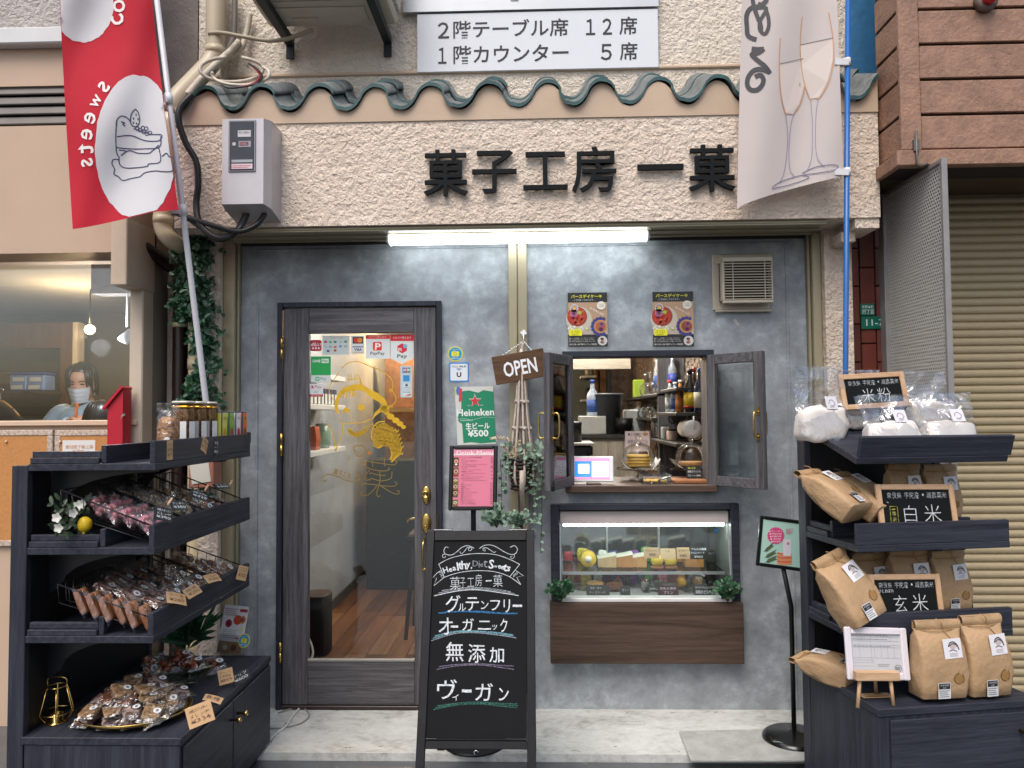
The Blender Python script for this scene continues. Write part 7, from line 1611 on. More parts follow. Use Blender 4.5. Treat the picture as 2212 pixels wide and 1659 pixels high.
fr = Fr(q + Vector((-.06, -.012, .0)), (1, .1, .0), (-.25, 1, .05)); b = B(); b.fbox(fr, 0, .12, 0, .04, 0, .001); b.out('card', M_KTAG, t)
p = Print(Fr(fr.p(0, 0, .001), fr.u, fr.v), (0, 0, 120, 40), (.12, .04)); p.text('玄米 1000円', 18, 4, 90, 17, '3a2c1e', 0, .01); p.text('お野菜あります', 14, 22, 108, 36, '3a2c1e', 0, .01); p.out('handwriting', t)
# flour bags
def flourbag(base, w_, h_, dp, top, rz, lab, seed, lean=0, tw=1.0, sketch=True):
    t = thing('flour_bag', lab, 'flour bag', base, rz); Mt = MW[t.name] @ Matrix.Rotation(lean, 4, 'X')
    def nb(): b = B(); b.T = Mt; return b
    b = nb(); sup(b, (0, 0, h_ / 2), (w_ / 2, dp / 2, h_ / 2), .45, .018, 2.2, seed, 26, 16); b.out('flour', M_FLOUR, t)
    b = nb()
    def film(sgn):
        def f(u, v):
            z = v * (h_ + top); x = (u - .5) * w_ * (1.06 + .06 * (tw - 1) * v); bul = dp / 2 * 1.12 * max(0, 1 - (z / (h_ * 1.02)) ** 3) ** .5 if z < h_ * 1.02 else 0
            e = max(0, 1 - abs(2 * u - 1) ** 4) ** .5; k = .03 * noise.noise(Vector((x * 12 + seed, z * 14, sgn * 2.0))) + .008 * noise.noise(Vector((x * 40, z * 30 + seed, sgn)))
            return Vector((x, sgn * (bul * e + .004) + k * (1 if z > h_ * .7 else .35), z))
        return f
    b.grid(film(-1), 22, 24); b.grid(film(1), 14, 16); b.out('clear_bag', glassm('flour_film', (.985, .985, .985), .2, .03, 1, 13, False), t)
    if sketch:
        p = Print(None, (0, 0, 1, 1), (1, 1), 0, .0005, lambda a, b_, k: Mt @ Vector((a, -dp * .28 - .006 - k - max(0, h_ - b_) * .3, b_))); p.y0, p.y1 = 1, 0
        p = Print(Fr(Mt @ Vector((.0, -dp * .36 - .008, h_ * .92)), Mt.to_3x3() @ Vector((1, 0, 0)), Mt.to_3x3() @ Vector((0, .25, 1))), (0, 0, 100, 100), (.055, .055), .001); p.rect(0, 0, 100, 100, 'cfcdd2'); p.line([(25, 60), (35, 35), (60, 30), (78, 55), (60, 75), (35, 72)], 5, '7a6a72', 1, 5); p.scribble(30, 78, 75, 92, '9a9298', 2); p.out('sketch_label', t)
tp = lambda a, b_: TRAY.p(a, b_, .03)
flourbag(tp(.06, TRD * .62) + Vector((-.06, 0, -.02)), .22, .14, .09, .17, RZR + .15, 'tall clear bag of flour hanging over the inner end of tray', 1, -.05, 1.6)
flourbag(tp(.22, TRD * .26), .22, .10, .09, .115, RZR, 'clear bag of flour lying in the tray, inner of the front pair', 5, -.25, 1.4)
flourbag(tp(.47, TRD * .27), .22, .10, .09, .12, RZR - .05, 'clear bag of flour lying in the tray, outer of the front pair', 9, -.22, 1.4)
flourbag(tp(.52, TRD * .80), .18, .12, .08, .13, RZR + .05, 'clear bag of flour standing behind the chalkboard frame, shutter side', 13, -.05, 1.3, False)
flourbag(tp(.22, TRD * .86), .17, .09, .07, .16, RZR, 'clear bag of flour hidden behind the rice flour frame', 17, 0, 1.2, False)
# ------------------------------------------------------------------ stickers and gold emblem on the door glass
GF = FX(0, 0, -.0045); cv = crop(1200, 1280, 3.318)
def dsticker(fn, off=.0006): A = Art(GF, cv, off, .0003); fn(A); A.out('sticker', DOOR)
def s1(A): A.rrect(70, 195, 220, 340, 22, 'a81c34'); A.text('d払い', 82, 225, 212, 278, 'e8dada', 1, .02); [A.disc(x, 302, 13, 'e8dada', 1, n=10) for x in (108, 145, 182)]
def s2(A):
    A.rect(230, 140, 585, 390, 'c9cfcb'); A.rect(242, 160, 572, 378, 'b9c2be', 1); A.text('Smart Code', 330, 148, 500, 172, '8a8a4a', 2)
    for i, (x, y, c) in enumerate(((272, 220, 'b03a4a'), (335, 222, '5a9a7a'), (397, 220, '2e7d62'), (468, 220, '9ab4c4'), (534, 216, '3c8a5a'), (272, 285, '9ab4c4'), (335, 282, '8a9a94'), (397, 285, 'c9623c'), (466, 278, '5a8ac0'), (534, 278, '9a9a9a'), (305, 338, '3a4a7a'), (397, 332, 'b8323c'))): A.rrect(x - 18, y - 14, x + 18, y + 14, 4, c, 2)
def s3(A): A.rect(605, 140, 780, 380, 'd0d4d0'); A.rect(625, 155, 762, 242, '1c1a1a', 1); A.disc(668, 198, 34, 'c8322a', 2); A.disc(718, 198, 34, 'd98a2c', 2); A.rect(625, 278, 764, 290, '2a3470', 1); A.text('VISA', 645, 302, 748, 338, '24306c', 1, .04); A.rect(625, 350, 764, 360, 'c9963c', 1)
def s4(A): A.rrect(795, 130, 1112, 440, 18, 'd3d8d6'); A.rect(795, 130, 1112, 180, 'd0321e', 1); A.text('ペイペイ使えます', 830, 140, 1065, 168, 'e6cfc8', 2); A.rrect(890, 220, 1006, 332, 16, 'd92c20', 1); A.text('P', 918, 236, 992, 326, 'e8e4e2', 2, .02, rot=.1); A.text('PayPay', 858, 348, 1044, 400, '25242a', 1, .01)
def s5(A): A.poly([(1120, 125), (1425, 125), (1425, 435), (1272, 508), (1120, 435)], 'd3dad6'); A.rect(1120, 125, 1425, 208, 'c81f2c', 1); A.text('メルペイ使えます', 1152, 148, 1390, 182, 'e6d4d4', 2); A.poly([(1272, 238), (1335, 272), (1335, 335), (1272, 370), (1210, 335), (1210, 272)], 'cc2138', 1); A.disc(1313, 275, 27, '6aa9c8', 2); A.text('m', 1220, 300, 1265, 340, 'e8dcdc', 2, .02); A.text('Pay', 1208, 382, 1338, 440, '26252a', 1, .015)
def s6(A): A.rect(80, 410, 340, 655, '169a4a'); A.rect(80, 655, 340, 750, 'c9cecb'); A.text('LINE', 105, 452, 205, 486, 'dfe8e2', 1, .03); A.rect(220, 440, 312, 496, 'd3dad6', 1); A.text('Pay', 230, 450, 304, 490, '169a4a', 2, .03); A.rrect(138, 676, 192, 728, 5, '39a878', 1); A.text('N', 152, 688, 178, 716, 'dfe8e2', 2, .04); A.text('Pay', 206, 682, 280, 728, '5a605e', 1)
def s7(A): A.rrect(60, 765, 240, 935, 12, 'ccd0ce'); A.text('R', 88, 790, 122, 832, 'ac1f3c', 1, .05); A.text('Pay', 132, 788, 218, 840, 'ac1f3c', 1); A.scribble(118, 852, 186, 892, '8a8a8c', 2); A.rect(60, 905, 240, 935, 'a81f3a', 1); A.text('楽天ペイ使えます', 88, 911, 214, 929, 'e0cccc', 2)
def s8(A):
    A.rrect(1250, 530, 1405, 945, 14, 'b5c4c8'); [A.rrect(x, 555, x + 30, 625, 8, c, 1) for x, c in ((1278, '2a5aa8'), (1312, 'a8323c'), (1347, '3c8a4a'))]; A.text('JCB', 1282, 572, 1374, 606, 'dfe4e4', 2, .04)
    A.rect(1286, 655, 1368, 735, '2f86c0', 1); A.rrect(1280, 762, 1384, 832, 5, 'c4d0d2', 1); A.disc(1330, 785, 18, '3a5a7a', 2); A.scribble(1290, 806, 1376, 824, '7a8a94', 1, 2); A.rect(1280, 855, 1384, 926, 'c9d2d2', 1); A.text('DISCOVER', 1286, 868, 1378, 886, '3a3a3c', 2); A.poly([(1310, 922), (1382, 894), (1382, 922)], 'c9702c', 2)
for f in (s1, s2, s3, s4, s5, s6, s7, s8): dsticker(f)
M_GOLD = mat('gold_vinyl', 'cfa51a', .5, metal=.0, var=.15, vs=9); M_GOLD2 = mat('brown_gold_vinyl', '8f7434', .5, metal=.1, var=.15, vs=9)
A = Art(GF, cv, .0006, .0003)
G = lambda pts, w_, k=0: A.line(pts, w_, M_GOLD, k, 6)
A.poly([(390, 1000), (430, 900), (500, 820), (620, 778), (720, 768), (800, 805), (880, 850), (960, 890), (1040, 960), (1070, 1010), (1085, 1090), (1110, 1150), (1060, 1180), (1020, 1120), (930, 1180), (880, 1240), (905, 1160), (970, 1090), (1010, 1040), (960, 1000), (880, 960), (820, 900), (760, 858), (680, 850), (600, 866), (520, 885), (455, 950), (432, 1050), (442, 1160), (412, 1150), (388, 1080)], M_GOLD)
for x, y in ((505, 890), (545, 885), (585, 880), (620, 875), (645, 870)): G([(x, y - 30), (x + 8, y + 20), (x - 4, y + 65)], 16)
G([(480, 565), (560, 500), (650, 478), (740, 490), (860, 545), (960, 575), (1050, 630), (1120, 690), (1150, 760), (1145, 840), (1160, 880), (1190, 950), (1175, 1020), (1090, 1075)], 11); G([(445, 610), (390, 700), (330, 790), (325, 880), (365, 960), (400, 1010)], 9); G([(560, 715), (640, 705), (720, 710), (745, 780)], 14); G([(690, 640), (720, 690), (735, 770)], 12)
for x in (575, 615, 655): G([(x, 705), (x - 6, 670), (x + 4, 645)], 8)
for i in range(4): G([(1105 + i * 14, 830), (1108 + i * 14, 880)], 8); G([(1085 + i * 18, 1050), (1095 + i * 16, 1085)], 8)
for i, (x, y, r_) in enumerate(((1045, 1100, 60), (1120, 1195, 50), (1190, 1245, 48), (1245, 1290, 42), (1290, 1330, 32))): A.disc(x, y, r_, M_GOLD, 0, ry=r_ * .8)
A.disc(545, 1112, 36, M_GOLD, 1); A.disc(735, 1080, 38, M_GOLD, 1); G([(470, 1180), (500, 1110), (545, 1085), (590, 1130), (615, 1210), (610, 1290)], 10); G([(690, 1060), (740, 1040), (785, 1075), (780, 1130)], 9); G([(440, 1240), (520, 1290), (640, 1280), (760, 1270), (860, 1230)], 12); G([(500, 1300), (490, 1400), (470, 1480), (430, 1560), (405, 1650)], 14); G([(300, 1300), (360, 1380), (380, 1480), (400, 1650)], 10)
r_ = random.Random(6)
for i in range(13):
    a = i / 12 * pi * 1.15 + .2; G([(665 + 105 * math.cos(a), 1390 + 70 * math.sin(a)), (665 + 60 * math.cos(a + .2), 1390 + 40 * math.sin(a + .2))], 14)
for row in range(7):
    for k in range(9):
        x = 900 + k * 38 + row * 16; y = 1260 + row * 52 + k * 10 + abs(k - 4) * 6
        if x < 1270 and y < 1720 and not (x < 1120 and y > 1590): G([(x - 20, y), (x - 8, y + 24), (x + 12, y + 26), (x + 20, y + 2)], 13)
G([(880, 1500), (870, 1420), (900, 1330), (960, 1270), (1040, 1260)], 16); G([(900, 1560), (960, 1600), (1040, 1560), (1110, 1590), (1140, 1680), (1120, 1760)], 26); G([(1262, 1600), (1240, 1680), (1190, 1730), (1130, 1790)], 20)
A.poly([(880, 1480), (890, 1390), (950, 1300), (1040, 1275), (1120, 1320), (1180, 1390), (1235, 1470), (1262, 1590), (1240, 1680), (1180, 1730), (1140, 1760), (1145, 1660), (1100, 1590), (1020, 1565), (940, 1600), (895, 1550)], mat('gold_lace', 'a98518', .5, var=.5, vs=140)); A.poly([(560, 1370), (600, 1440), (680, 1465), (760, 1440), (830, 1360), (880, 1280), (820, 1330), (740, 1380), (660, 1400), (600, 1370)], MATS['gold_lace'])
A.out('gold_emblem', DOOR)
A = Art(GF, crop(1200, 1700, 3.318), .0006, .0003); D_ = lambda pts, w_=10: A.line(pts, w_, M_GOLD2, 0, 6)
def curl(x, y, s_, d=1): D_([(x, y), (x + d * s_ * .5, y - s_ * .3), (x + d * s_ * .9, y + s_ * .2), (x + d * s_ * .4, y + s_ * .7), (x, y + s_ * .35), (x + d * s_ * .3, y + s_ * .1)])
D_([(750, 430), (742, 400), (775, 382), (830, 385), (900, 400), (1040, 420), (1160, 432), (1205, 400), (1195, 378), (1175, 390)]); curl(752, 410, 45); D_([(875, 340), (885, 400), (890, 460)]); D_([(1045, 330), (1040, 400), (1050, 450)]); D_([(800, 480), (835, 470), (845, 500), (800, 570), (785, 615), (820, 635), (840, 615)]); D_([(860, 485), (920, 500), (1010, 512), (1080, 505), (1110, 480), (1085, 470)]); D_([(845, 555), (870, 540), (960, 565), (1060, 570)]); D_([(850, 640), (870, 612), (980, 640), (1070, 632), (1130, 600), (1140, 520)]); D_([(975, 510), (985, 600), (970, 700), (940, 800), (960, 850), (985, 830)]); D_([(750, 700), (770, 678), (900, 690), (1080, 712), (1180, 705), (1205, 670), (1170, 655)]); D_([(940, 710), (890, 770), (820, 830), (750, 828), (728, 800), (750, 785)]); D_([(990, 705), (1060, 750), (1150, 800), (1220, 815), (1235, 780), (1205, 770)])
D_([(290, 625), (250, 650), (236, 610), (270, 565), (340, 560), (440, 590), (540, 635), (640, 655), (705, 630), (715, 585), (690, 567), (668, 590)], 12); A.text('菓子工房', 372, 510, 608, 590, M_GOLD2, 0, .012, rot=.3)
D_([(575, 370), (590, 340), (570, 310)], 7); D_([(590, 330), (640, 320)], 7); D_([(700, 270), (650, 250), (640, 200), (690, 180), (760, 190), (790, 240), (760, 310), (690, 320), (655, 270)], 14); A.disc(845, 275, 22, mat('orange_vinyl', 'b5701c', .5)); A.out('gold_lettering', DOOR)
# pink menu and stickers on the open sash
p = Print(Fr(SASHL.p(.075, .06, .0035), SASHL.u, SASHL.v), (0, 0, 100, 260), (.10, .27)); p.rect(0, 0, 100, 260, 'c9b0b4'); p.rect(4, 4, 96, 256, 'b5506a', 1); p.scribble(30, 50, 92, 240, '7c2c3c', 14, 2, 5)
for y in (50, 100, 150, 200): p.disc(16, y, 9, 'c9a27c', 2)
p.out('pink_menu_sheet', sw)
p = Print(Fr(SASHL.p(.15, hL - .2, .0035), SASHL.u, SASHL.v), (0, 0, 100, 200), (.07, .14)); p.poly([(0, 0), (60, 0), (60, 110), (30, 135), (0, 110)], 'cfd2d0'); p.rect(0, 0, 60, 30, 'b82434', 1); p.disc(30, 65, 16, 'b82434', 1); p.rect(66, 0, 100, 60, 'a8203a'); p.rect(66, 130, 100, 195, 'c9562c'); p.out('payment_sticker', sw)
# ------------------------------------------------------------------ serving counter things
CZc = COUNTER_Z + .0005
def cakestand(px, Y, lab, lab2):
    q = U(px, 1040, Y); q.z = CZc; zp = U(px, 1013, Y).z; h = zp - CZc; R_ = .128
    t = thing('cake_stand', lab, 'cake stand', q)
    b = B(); b.lathe([(0, 0), (.055, 0), (.057, .005), (.02, .014), (.011, .03), (.012, h - .02), (.03, h - .006), (R_ * .95, h - .003), (R_, h + .006), (R_ * .98, h + .007), (R_ * .93, h + .002), (0, h + .002)], 36, q); b.out('glass_body', M_GLASS2, t)
    d = thing('cake_dome', lab2, 'cake dome', q + Vector((0, 0, h + .012))); o_ = q + Vector((0, 0, h + .013)); rd = .09
    b = B(); b.lathe([(rd, 0), (rd * 1.01, .03), (rd * .97, .07), (rd * .82, .105), (rd * .5, .128), (rd * .16, .136), (.012, .14)], 32, o_); b.out('dome', M_GLASS2, d)
    b = B(); b.lathe([(.010, .14), (.008, .148), (.016, .156), (.018, .165), (.012, .174), (0, .176)], 18, o_); b.out('knob', M_GLASS2, d)
    return q, h
q, h = cakestand(1380, .24, 'glass pedestal stand carrying the waffle stack', 'glass dome over the stacked yellow waffles')
M_WAF = mat('waffle', 'c29a44', .6, var=.2, vs=40, bump=.6, bs=110)
def paper(q, h, lab):
    b = B(); b.grid(lambda u, v: q + Vector(((u - .5) * .22, (v - .5) * .17, h + .008 + .05 * abs(2 * u - 1) ** 5 + .006 * math.sin(u * 14) * math.sin(v * 9))), 16, 8); tag(b.out('paper_liner', ink('cdcbc9')), lab, 'paper')
paper(q, h, 'white paper liner under the waffle stack')
for i, lab in enumerate(('bottom', 'second', 'third', 'top')):
    b = B(); sup(b, q + Vector((RG.uniform(-.006, .006), 0, h + .022 + i * .017)), (.066, .055, .0085), .4, .003, 6, i, 18, 8); tag(b.out('waffle', M_WAF), '%s waffle of the yellow stack under the dome' % lab, 'waffle')
q2, h2 = cakestand(1494, .24, 'glass pedestal stand half behind the open sash', 'glass dome over a single brown waffle')
paper(q2, h2, 'white paper liner under the single brown waffle'); b = B(); sup(b, q2 + Vector((0, 0, h2 + .03)), (.07, .055, .014), .4, .004, 6, 3, 18, 8); tag(b.out('waffle', mat('brown_waffle', 'a0703c', .6, var=.2, vs=30, bump=.5, bs=110)), 'single brown waffle under the glass dome by the sash', 'waffle')
def card(rect, Y, lab, bgc, words_, lean=.0):
    x0, x1, z0, z1 = R(*rect, Y); t = thing('menu_card', lab, 'card', ((x0 + x1) / 2, Y, z0)); fr = Fr((x0, Y, z0), (1, 0, 0), (0, .15, 1)); b = B(); b.fbox(fr, 0, x1 - x0, 0, z1 - z0, -.002, 0); b.out('card', bgc if not isinstance(bgc, str) else ink(bgc), t)
    p = Print(fr, rect, (x1 - x0, z1 - z0), .0008)
    for w_ in words_: p.text(*w_[:6], 0, .008, jit=.4) if isinstance(w_[0], str) else p.disc(*w_)
    p.out('handwriting', t); return t
t = card((1351, 931, 1404, 975), .36, 'pink handwritten rice flour waffle card behind the dome', 'cfbcb8', [('職人自慢の', 1357, 935, 1386, 941, '3a3034'), ('米粉のワッフル', 1356, 949, 1400, 959, '3a3034'), (1395, 938, 6, 'b5803c', 0, 3.5)])
b = B(); x_ = U(1378, 975, .365).x; b.tube([(x_, .366, U(1378, 975, .36).z + .01), (x_, .366, CZc)], .004, 6); b.out('stick', M_CHROME, t)
card((1484, 1006, 1516, 1036), .10, 'black chalk waffle price card beside the sash', '141618', [('職人自慢', 1487, 1009, 1503, 1013, 'b8c030'), ('米粉のワッフル', 1486, 1016, 1514, 1021, 'cfd4d4'), ('プレーン ¥600', 1486, 1025, 1514, 1029, 'cfd4d4')])
# tablet
c = U(1284, 1038, .06); t = thing('tablet', 'white tablet with pink and blue screen on a stand', 'tablet', (c.x, .06, CZc))
bl, br, tl = U(1236, 1042, .04), U(1327, 1044, .0), U(1240, 986, .07)
fr = Fr((bl.x, .05, CZc + .012), (1, -.12, 0), (0, .3, 1)); fr.v = (fr.v - fr.u * fr.v.dot(fr.u)).normalized(); fr.n = fr.u.cross(fr.v); W_, H_ = br.x - bl.x, (tl.z - bl.z) * 1.02
b = B(); b.fbox(fr, 0, W_, 0, H_, -.008, 0, .004); b.out('body', M_WHITEP, t)
p = Print(fr, (0, 0, 280, 200), (W_, H_), .0012); mm = lambda n_, c_: mat('screen_' + n_, c_, .3, var=0, emit=.55)
p.rect(18, 18, 255, 182, mm('pink', 'c87aa0')); p.rect(18, 40, 130, 165, mm('blue', '1c7ac0'), 1); p.rrect(40, 62, 118, 140, 8, mm('white', 'c9cbd4'), 2); p.rect(136, 40, 250, 92, mm('white', 'c9cbd4'), 1); p.rect(136, 96, 250, 165, mm('white', 'c9cbd4'), 1); p.scribble(142, 104, 246, 160, '7a7a88', 4, 2, 3); p.out('screen', t)
b = B(); b.cbox(c.x - .045, c.x + .03, -.02, .05, CZc, CZc + .011, .003); b.out('stand_foot', mat('taupe_stand', '6d5f55', .5), t)
# plastic box with tongs
x0, x1, z0, z1 = R(1387, 1024, 1448, 1049, .02)
t = thing('plastic_box', 'clear plastic box with biscuits on the serving counter', 'box', ((x0 + x1) / 2, .08, CZc)); zt = z1
for (a, c, d, e, f, g_) in ((x0, x1, .0, .003, CZc, zt), (x0, x1, .147, .15, CZc, zt), (x0, x0 + .003, .0035, .1465, CZc, zt), (x1 - .003, x1, .0035, .1465, CZc, zt)):
    b = B(); b.box(a, c, d, e, f, g_); b.out('side', M_CLEARP, t)
for i in range(5): b = B(); sup(b, (x0 + .03 + i * .022, .06 + (i % 2) * .04, CZc + .012), (.02, .03, .008), .6, .003, 6, i, 10, 6); tag(b.out('biscuit', M_WAF), 'golden biscuit lying in the clear plastic box', 'biscuit', 'biscuits in the plastic box')
b = B(); a = U(1408, 1045, .05); c = U(1452, 1028, .02); b.tube([a, a.lerp(c, .5) + Vector((0, 0, .006)), c], [.006, .004, .005], 8); b.tube([a + Vector((0, .02, -.004)), c], [.006, .004], 8); b.ball(a, (.012, .008, .008), 8); tag(b.out('tongs', M_CHROME), 'steel tongs resting across the clear plastic box', 'tongs')
x0, x1, z0, z1 = R(1450, 1038, 1528, 1050, .1); b = B(); b.cbox(x0, x1, .02, .22, CZc, CZc + .02, .004); tag(b.out('biscuit_tray', M_BARC), 'flat brown tray of biscuits beside the tongs', 'tray')
# coffee machine, grinder and sacks at the left inside
q = Vector((.2, .55, CZc - .28)); t = thing('coffee_machine', 'black and steel espresso machine inside the serving window', 'coffee machine', q)
b = B(); b.cbox(.16, .36, .62, .9, 1.0, 1.40, .01); b.out('body', M_BLACKP, t); b = B(); b.cbox(.15, .37, .6, .92, 1.401, 1.42, .004); b.out('cup_plate', mat('cream_plate', 'b5b0a4', .4), t); b = B(); b.lathe([(.05, 0), (.05, .10), (.055, .12), (.04, .13)], 18, (.25, .74, 1.4205)); b.out('hopper', M_BLACKP, t)
b = B(); b.tube([(.33, .60, 1.36), (.35, .56, 1.33), (.36, .5, 1.31)], .009, 8); b.out('portafilter', M_CHROME, t)
def bottle(name, lab, x, y, z, h, r_, mb, ml=None, cap=M_BLACKP, neck=.36, cat='bottle', extra=None):
    t = thing(name, lab, cat, (x, y, z)); nr = r_ * neck
    b = B(); b.lathe([(0, 0), (r_ * .92, 0), (r_, .008), (r_, h * .52), (r_ * .9, h * .6), (nr * 1.3, h * .72), (nr, h * .78), (nr, h * .92)], 18, (x, y, z)); b.out('glass_body', mb, t)
    b = B(); b.lathe([(nr * 1.15, h * .9), (nr * 1.15, h), (0, h)], 14, (x, y, z)); b.out('cap', cap, t)
    if ml: b = B(); b.lathe([(r_ * 1.012, h * .1), (r_ * 1.012, h * .45)], 18, (x, y, z)); b.out('label', ml, t)
    if extra: b = B(); b.lathe([(r_ * 1.016, h * .1), (r_ * 1.016, h * .15)], 18, (x, y, z)); b.out('label_band', extra, t)
    return t
M_BOT = mat('dark_bottle_glass', '140d0a', .1, var=.1); M_BOTB = mat('blue_bottle_glass', '0c1434', .1); M_BOTC = glassm('clear_bottle_glass', (.85, .9, .9), .2)
def atx(px, x, z): d = UX(px, 850, x); return d.y
z = SD + .0005
for (px, x, h, r_, mb, ml, cap, lab, ex) in ((1447, .92, .22, .033, mat('milky_bottle', '9aa0a0', .2), ink('c4c6c2'), ink('a8343a'), 'clear liquor bottle with white label and red cap', None), (1458, .93, .2, .032, mat('pale_bottle', '7f93a8', .15), ink('3a5a9a'), ink('c9c9c9'), 'pale bottle with blue label on bar shelf', None), (1470, .95, .21, .034, mat('amber_bottle', 'a8642c', .2), ink('c97a3c'), ink('c4c0b8'), 'orange gradient liqueur bottle on bar shelf', None), (1491, .96, .265, .04, M_BOT, ink('c9a80e'), M_BLACKP, 'dark coffee liqueur bottle with yellow label', ink('a8241c')), (1512, .98, .26, .036, M_BOTB, ink('a09a84'), ink('24406e'), 'dark blue bottle with pale label behind the sash', None), (1500, 1.0, .28, .03, M_BOT, ink('8a8478'), ink('8a1c24'), 'tall dark bottle with red capsule at the mosaic wall', None)):
    bottle('liquor_bottle', lab, x, atx(px, x, z), z, h, r_, mb, ml, cap, .36, 'bottle', ex)
z = SA + .0205
for (px, x, h, r_, mb, ml, cap, lab) in ((1421, .93, .27, .03, mat('white_bottle', 'b8bcbe', .3), ink('3a64b0'), M_BLACKP, 'white sake bottle with blue label on upper shelf'), (1430, .95, .27, .032, M_BOT, ink('c9642c'), M_BLACKP, 'brown sake bottle with orange label on upper shelf'), (1453, .95, .25, .03, mat('silver_bottle', '9aa2aa', .2, metal=.5), ink('2c3c8a'), ink('2a5aa8'), 'silver bottle with blue collar beside the orange carton')):
    bottle('liquor_bottle', lab, x, atx(px, x, z), z, h, r_, mb, ml, cap)
yy = atx(1441, .93, z); t = thing('juice_carton', 'tall orange and white carton on the upper shelf', 'carton', (.93, yy, z)); b = B(); b.cbox(.895, .965, yy - .035, yy + .035, z, z + .26, .003); b.out('carton', ink('b8502c'), t); b = B(); b.box(.9, .96, yy - .0362, yy - .0354, z + .14, z + .24); b.box(.8938, .8946, yy - .03, yy + .03, z + .1, z + .22); b.out('print', ink('cfcac4'), t)
# glasses on the shelves
GG = 'wine glasses standing upside down on the kitchen shelf'
wg = None
for i in range(7):
    loc = (.93 - (i % 2) * .06, 1.25 + i * .12, SA + .0005)
    if wg is None:
        wg = thing('wine_glass', 'upturned wine glass in a row on the kitchen shelf', 'glass', loc, 0, GG); b = B(); b.T = MW[wg.name]; b.lathe([(.032, 0), (.04, .03), (.038, .06), (.02, .09), (.004, .1), (.004, .165), (.03, .17), (.032, .172)], 18); b.out('glass_body', M_GLASS2, wg)
    else: dup(wg, loc)
GG2 = 'round glass lids and cups on the lower kitchen shelf'; cg = None
for i in range(8):
    loc = (.94 - (i % 2) * .07, 1.45 + i * .16, SB + .0005)
    if cg is None:
        cg = thing('glass_cloche', 'small glass cloche in a row on the lower kitchen shelf', 'glass', loc, 0, GG2); b = B(); b.T = MW[cg.name]; b.lathe([(.05, 0), (.052, .03), (.042, .065), (.015, .08), (.006, .085), (.01, .095), (0, .1)], 18); b.out('glass_body', M_GLASS2, cg)
    else: dup(cg, loc)
t = thing('green_box', 'lime green box on top of the kitchen shelf', 'box', (.9, 2.45, SA)); b = B(); b.cbox(.86, .95, 2.4, 2.5, SA + .001, SA + .15, .003); b.out('carton', ink('8fa82c'), t)
for (px, x, h, r_, mb, lab) in ((1418, .9, .14, .045, M_BOTC, 'large clear storage jar on the lower bar shelf'), (1434, .9, .1, .033, mat('white_tub', 'b9b8b4', .4), 'white lidded tub on the lower bar shelf'), (1450, .9, .075, .035, mat('pink_tub', 'b59a8a', .5), 'pale pink tub on the lower bar shelf'), (1441, .96, .17, .03, mat('supplement_tub', 'a8acb0', .35), 'white supplement can behind the tubs')):
    t = thing('storage_jar', lab, 'jar', (x, atx(px, x, SE), SE)); b = B(); b.lathe([(0, 0), (r_ * .95, 0), (r_, .01), (r_, h * .8), (r_ * .85, h * .88)], 18, (x, atx(px, x, SE), SE + .0005)); b.out('jar_body', mb, t); b = B(); b.lathe([(r_ * .88, h * .86), (r_ * .88, h), (0, h)], 16, (x, atx(px, x, SE), SE)); b.out('lid', M_BLACKP if 'tub' in lab else M_SILV, t)
q = UX(1478, 915, .88); t = thing('paper_towel_roll', 'roll of white paper towel hung under the bottle shelf', 'paper towel', q); b = B(); b.lathe([(.02, -.11), (.052, -.11), (.052, .11), (.02, .11)], 24, (.93, q.y + .1, SD - .10), Matrix.Rotation(pi / 2, 3, 'X')); b.out('roll', mat('tissue', 'cfccc6', .8), t); b = B(); b.tube([(.93, q.y - .03, SD - .1), (.93, q.y - .03, SD - .023)], .005, 6); b.out('holder', M_WHITEP, t)
# things on the back counter
kz = KZ + .0305
q = U(1316, 935, 2.15); t = thing('grey_bucket', 'grey plastic bucket on the back counter', 'bucket', (q.x, 2.2, kz)); b = B(); b.lathe([(0, 0), (.085, 0), (.12, .32), (.127, .32), (.125, .335), (.115, .33), (.08, .01)], 22, (q.x, 2.2, kz)); b.out('bucket_body', mat('bucket_grey', '4d5054', .5), t)
q = U(1348, 935, 2.1); t = thing('black_bowl', 'small black bowl beside the grey bucket', 'bowl', (q.x, 2.1, kz)); b = B(); b.lathe([(.03, 0), (.035, .01), (.06, .03), (.075, .07), (.075, .13), (.07, .13), (.05, .03), (0, .02)], 20, (q.x, 2.1, kz)); b.out('bowl_body', M_BLACKP, t)
q = U(1281, 930, 2.2); bottle('spray_bottle', 'white and blue disinfectant spray bottle on the back counter', q.x, 2.2, kz + .15, .3, .05, mat('spray_white', 'a8b4c4', .4), ink('2c4a8a'), ink('24407e'))
t = thing('white_crate', 'white plastic crate under the spray bottle', 'crate', (q.x, 2.2, kz)); b = B(); b.cbox(q.x - .12, q.x + .1, 2.1, 2.3, kz, kz + .149, .005); b.out('crate_body', mat('crate_white', 'a8a8a2', .5), t)
q = U(1376, 935, 2.15); t = thing('white_rack', 'white wire drying rack on the back counter', 'rack', (q.x, 2.2, kz)); b = B(); b.cbox(q.x - .09, q.x + .08, 2.2, 2.36, kz, kz + .2, .01); b.out('rack_body', mat('rack_white', 'a9abaa', .5), t)
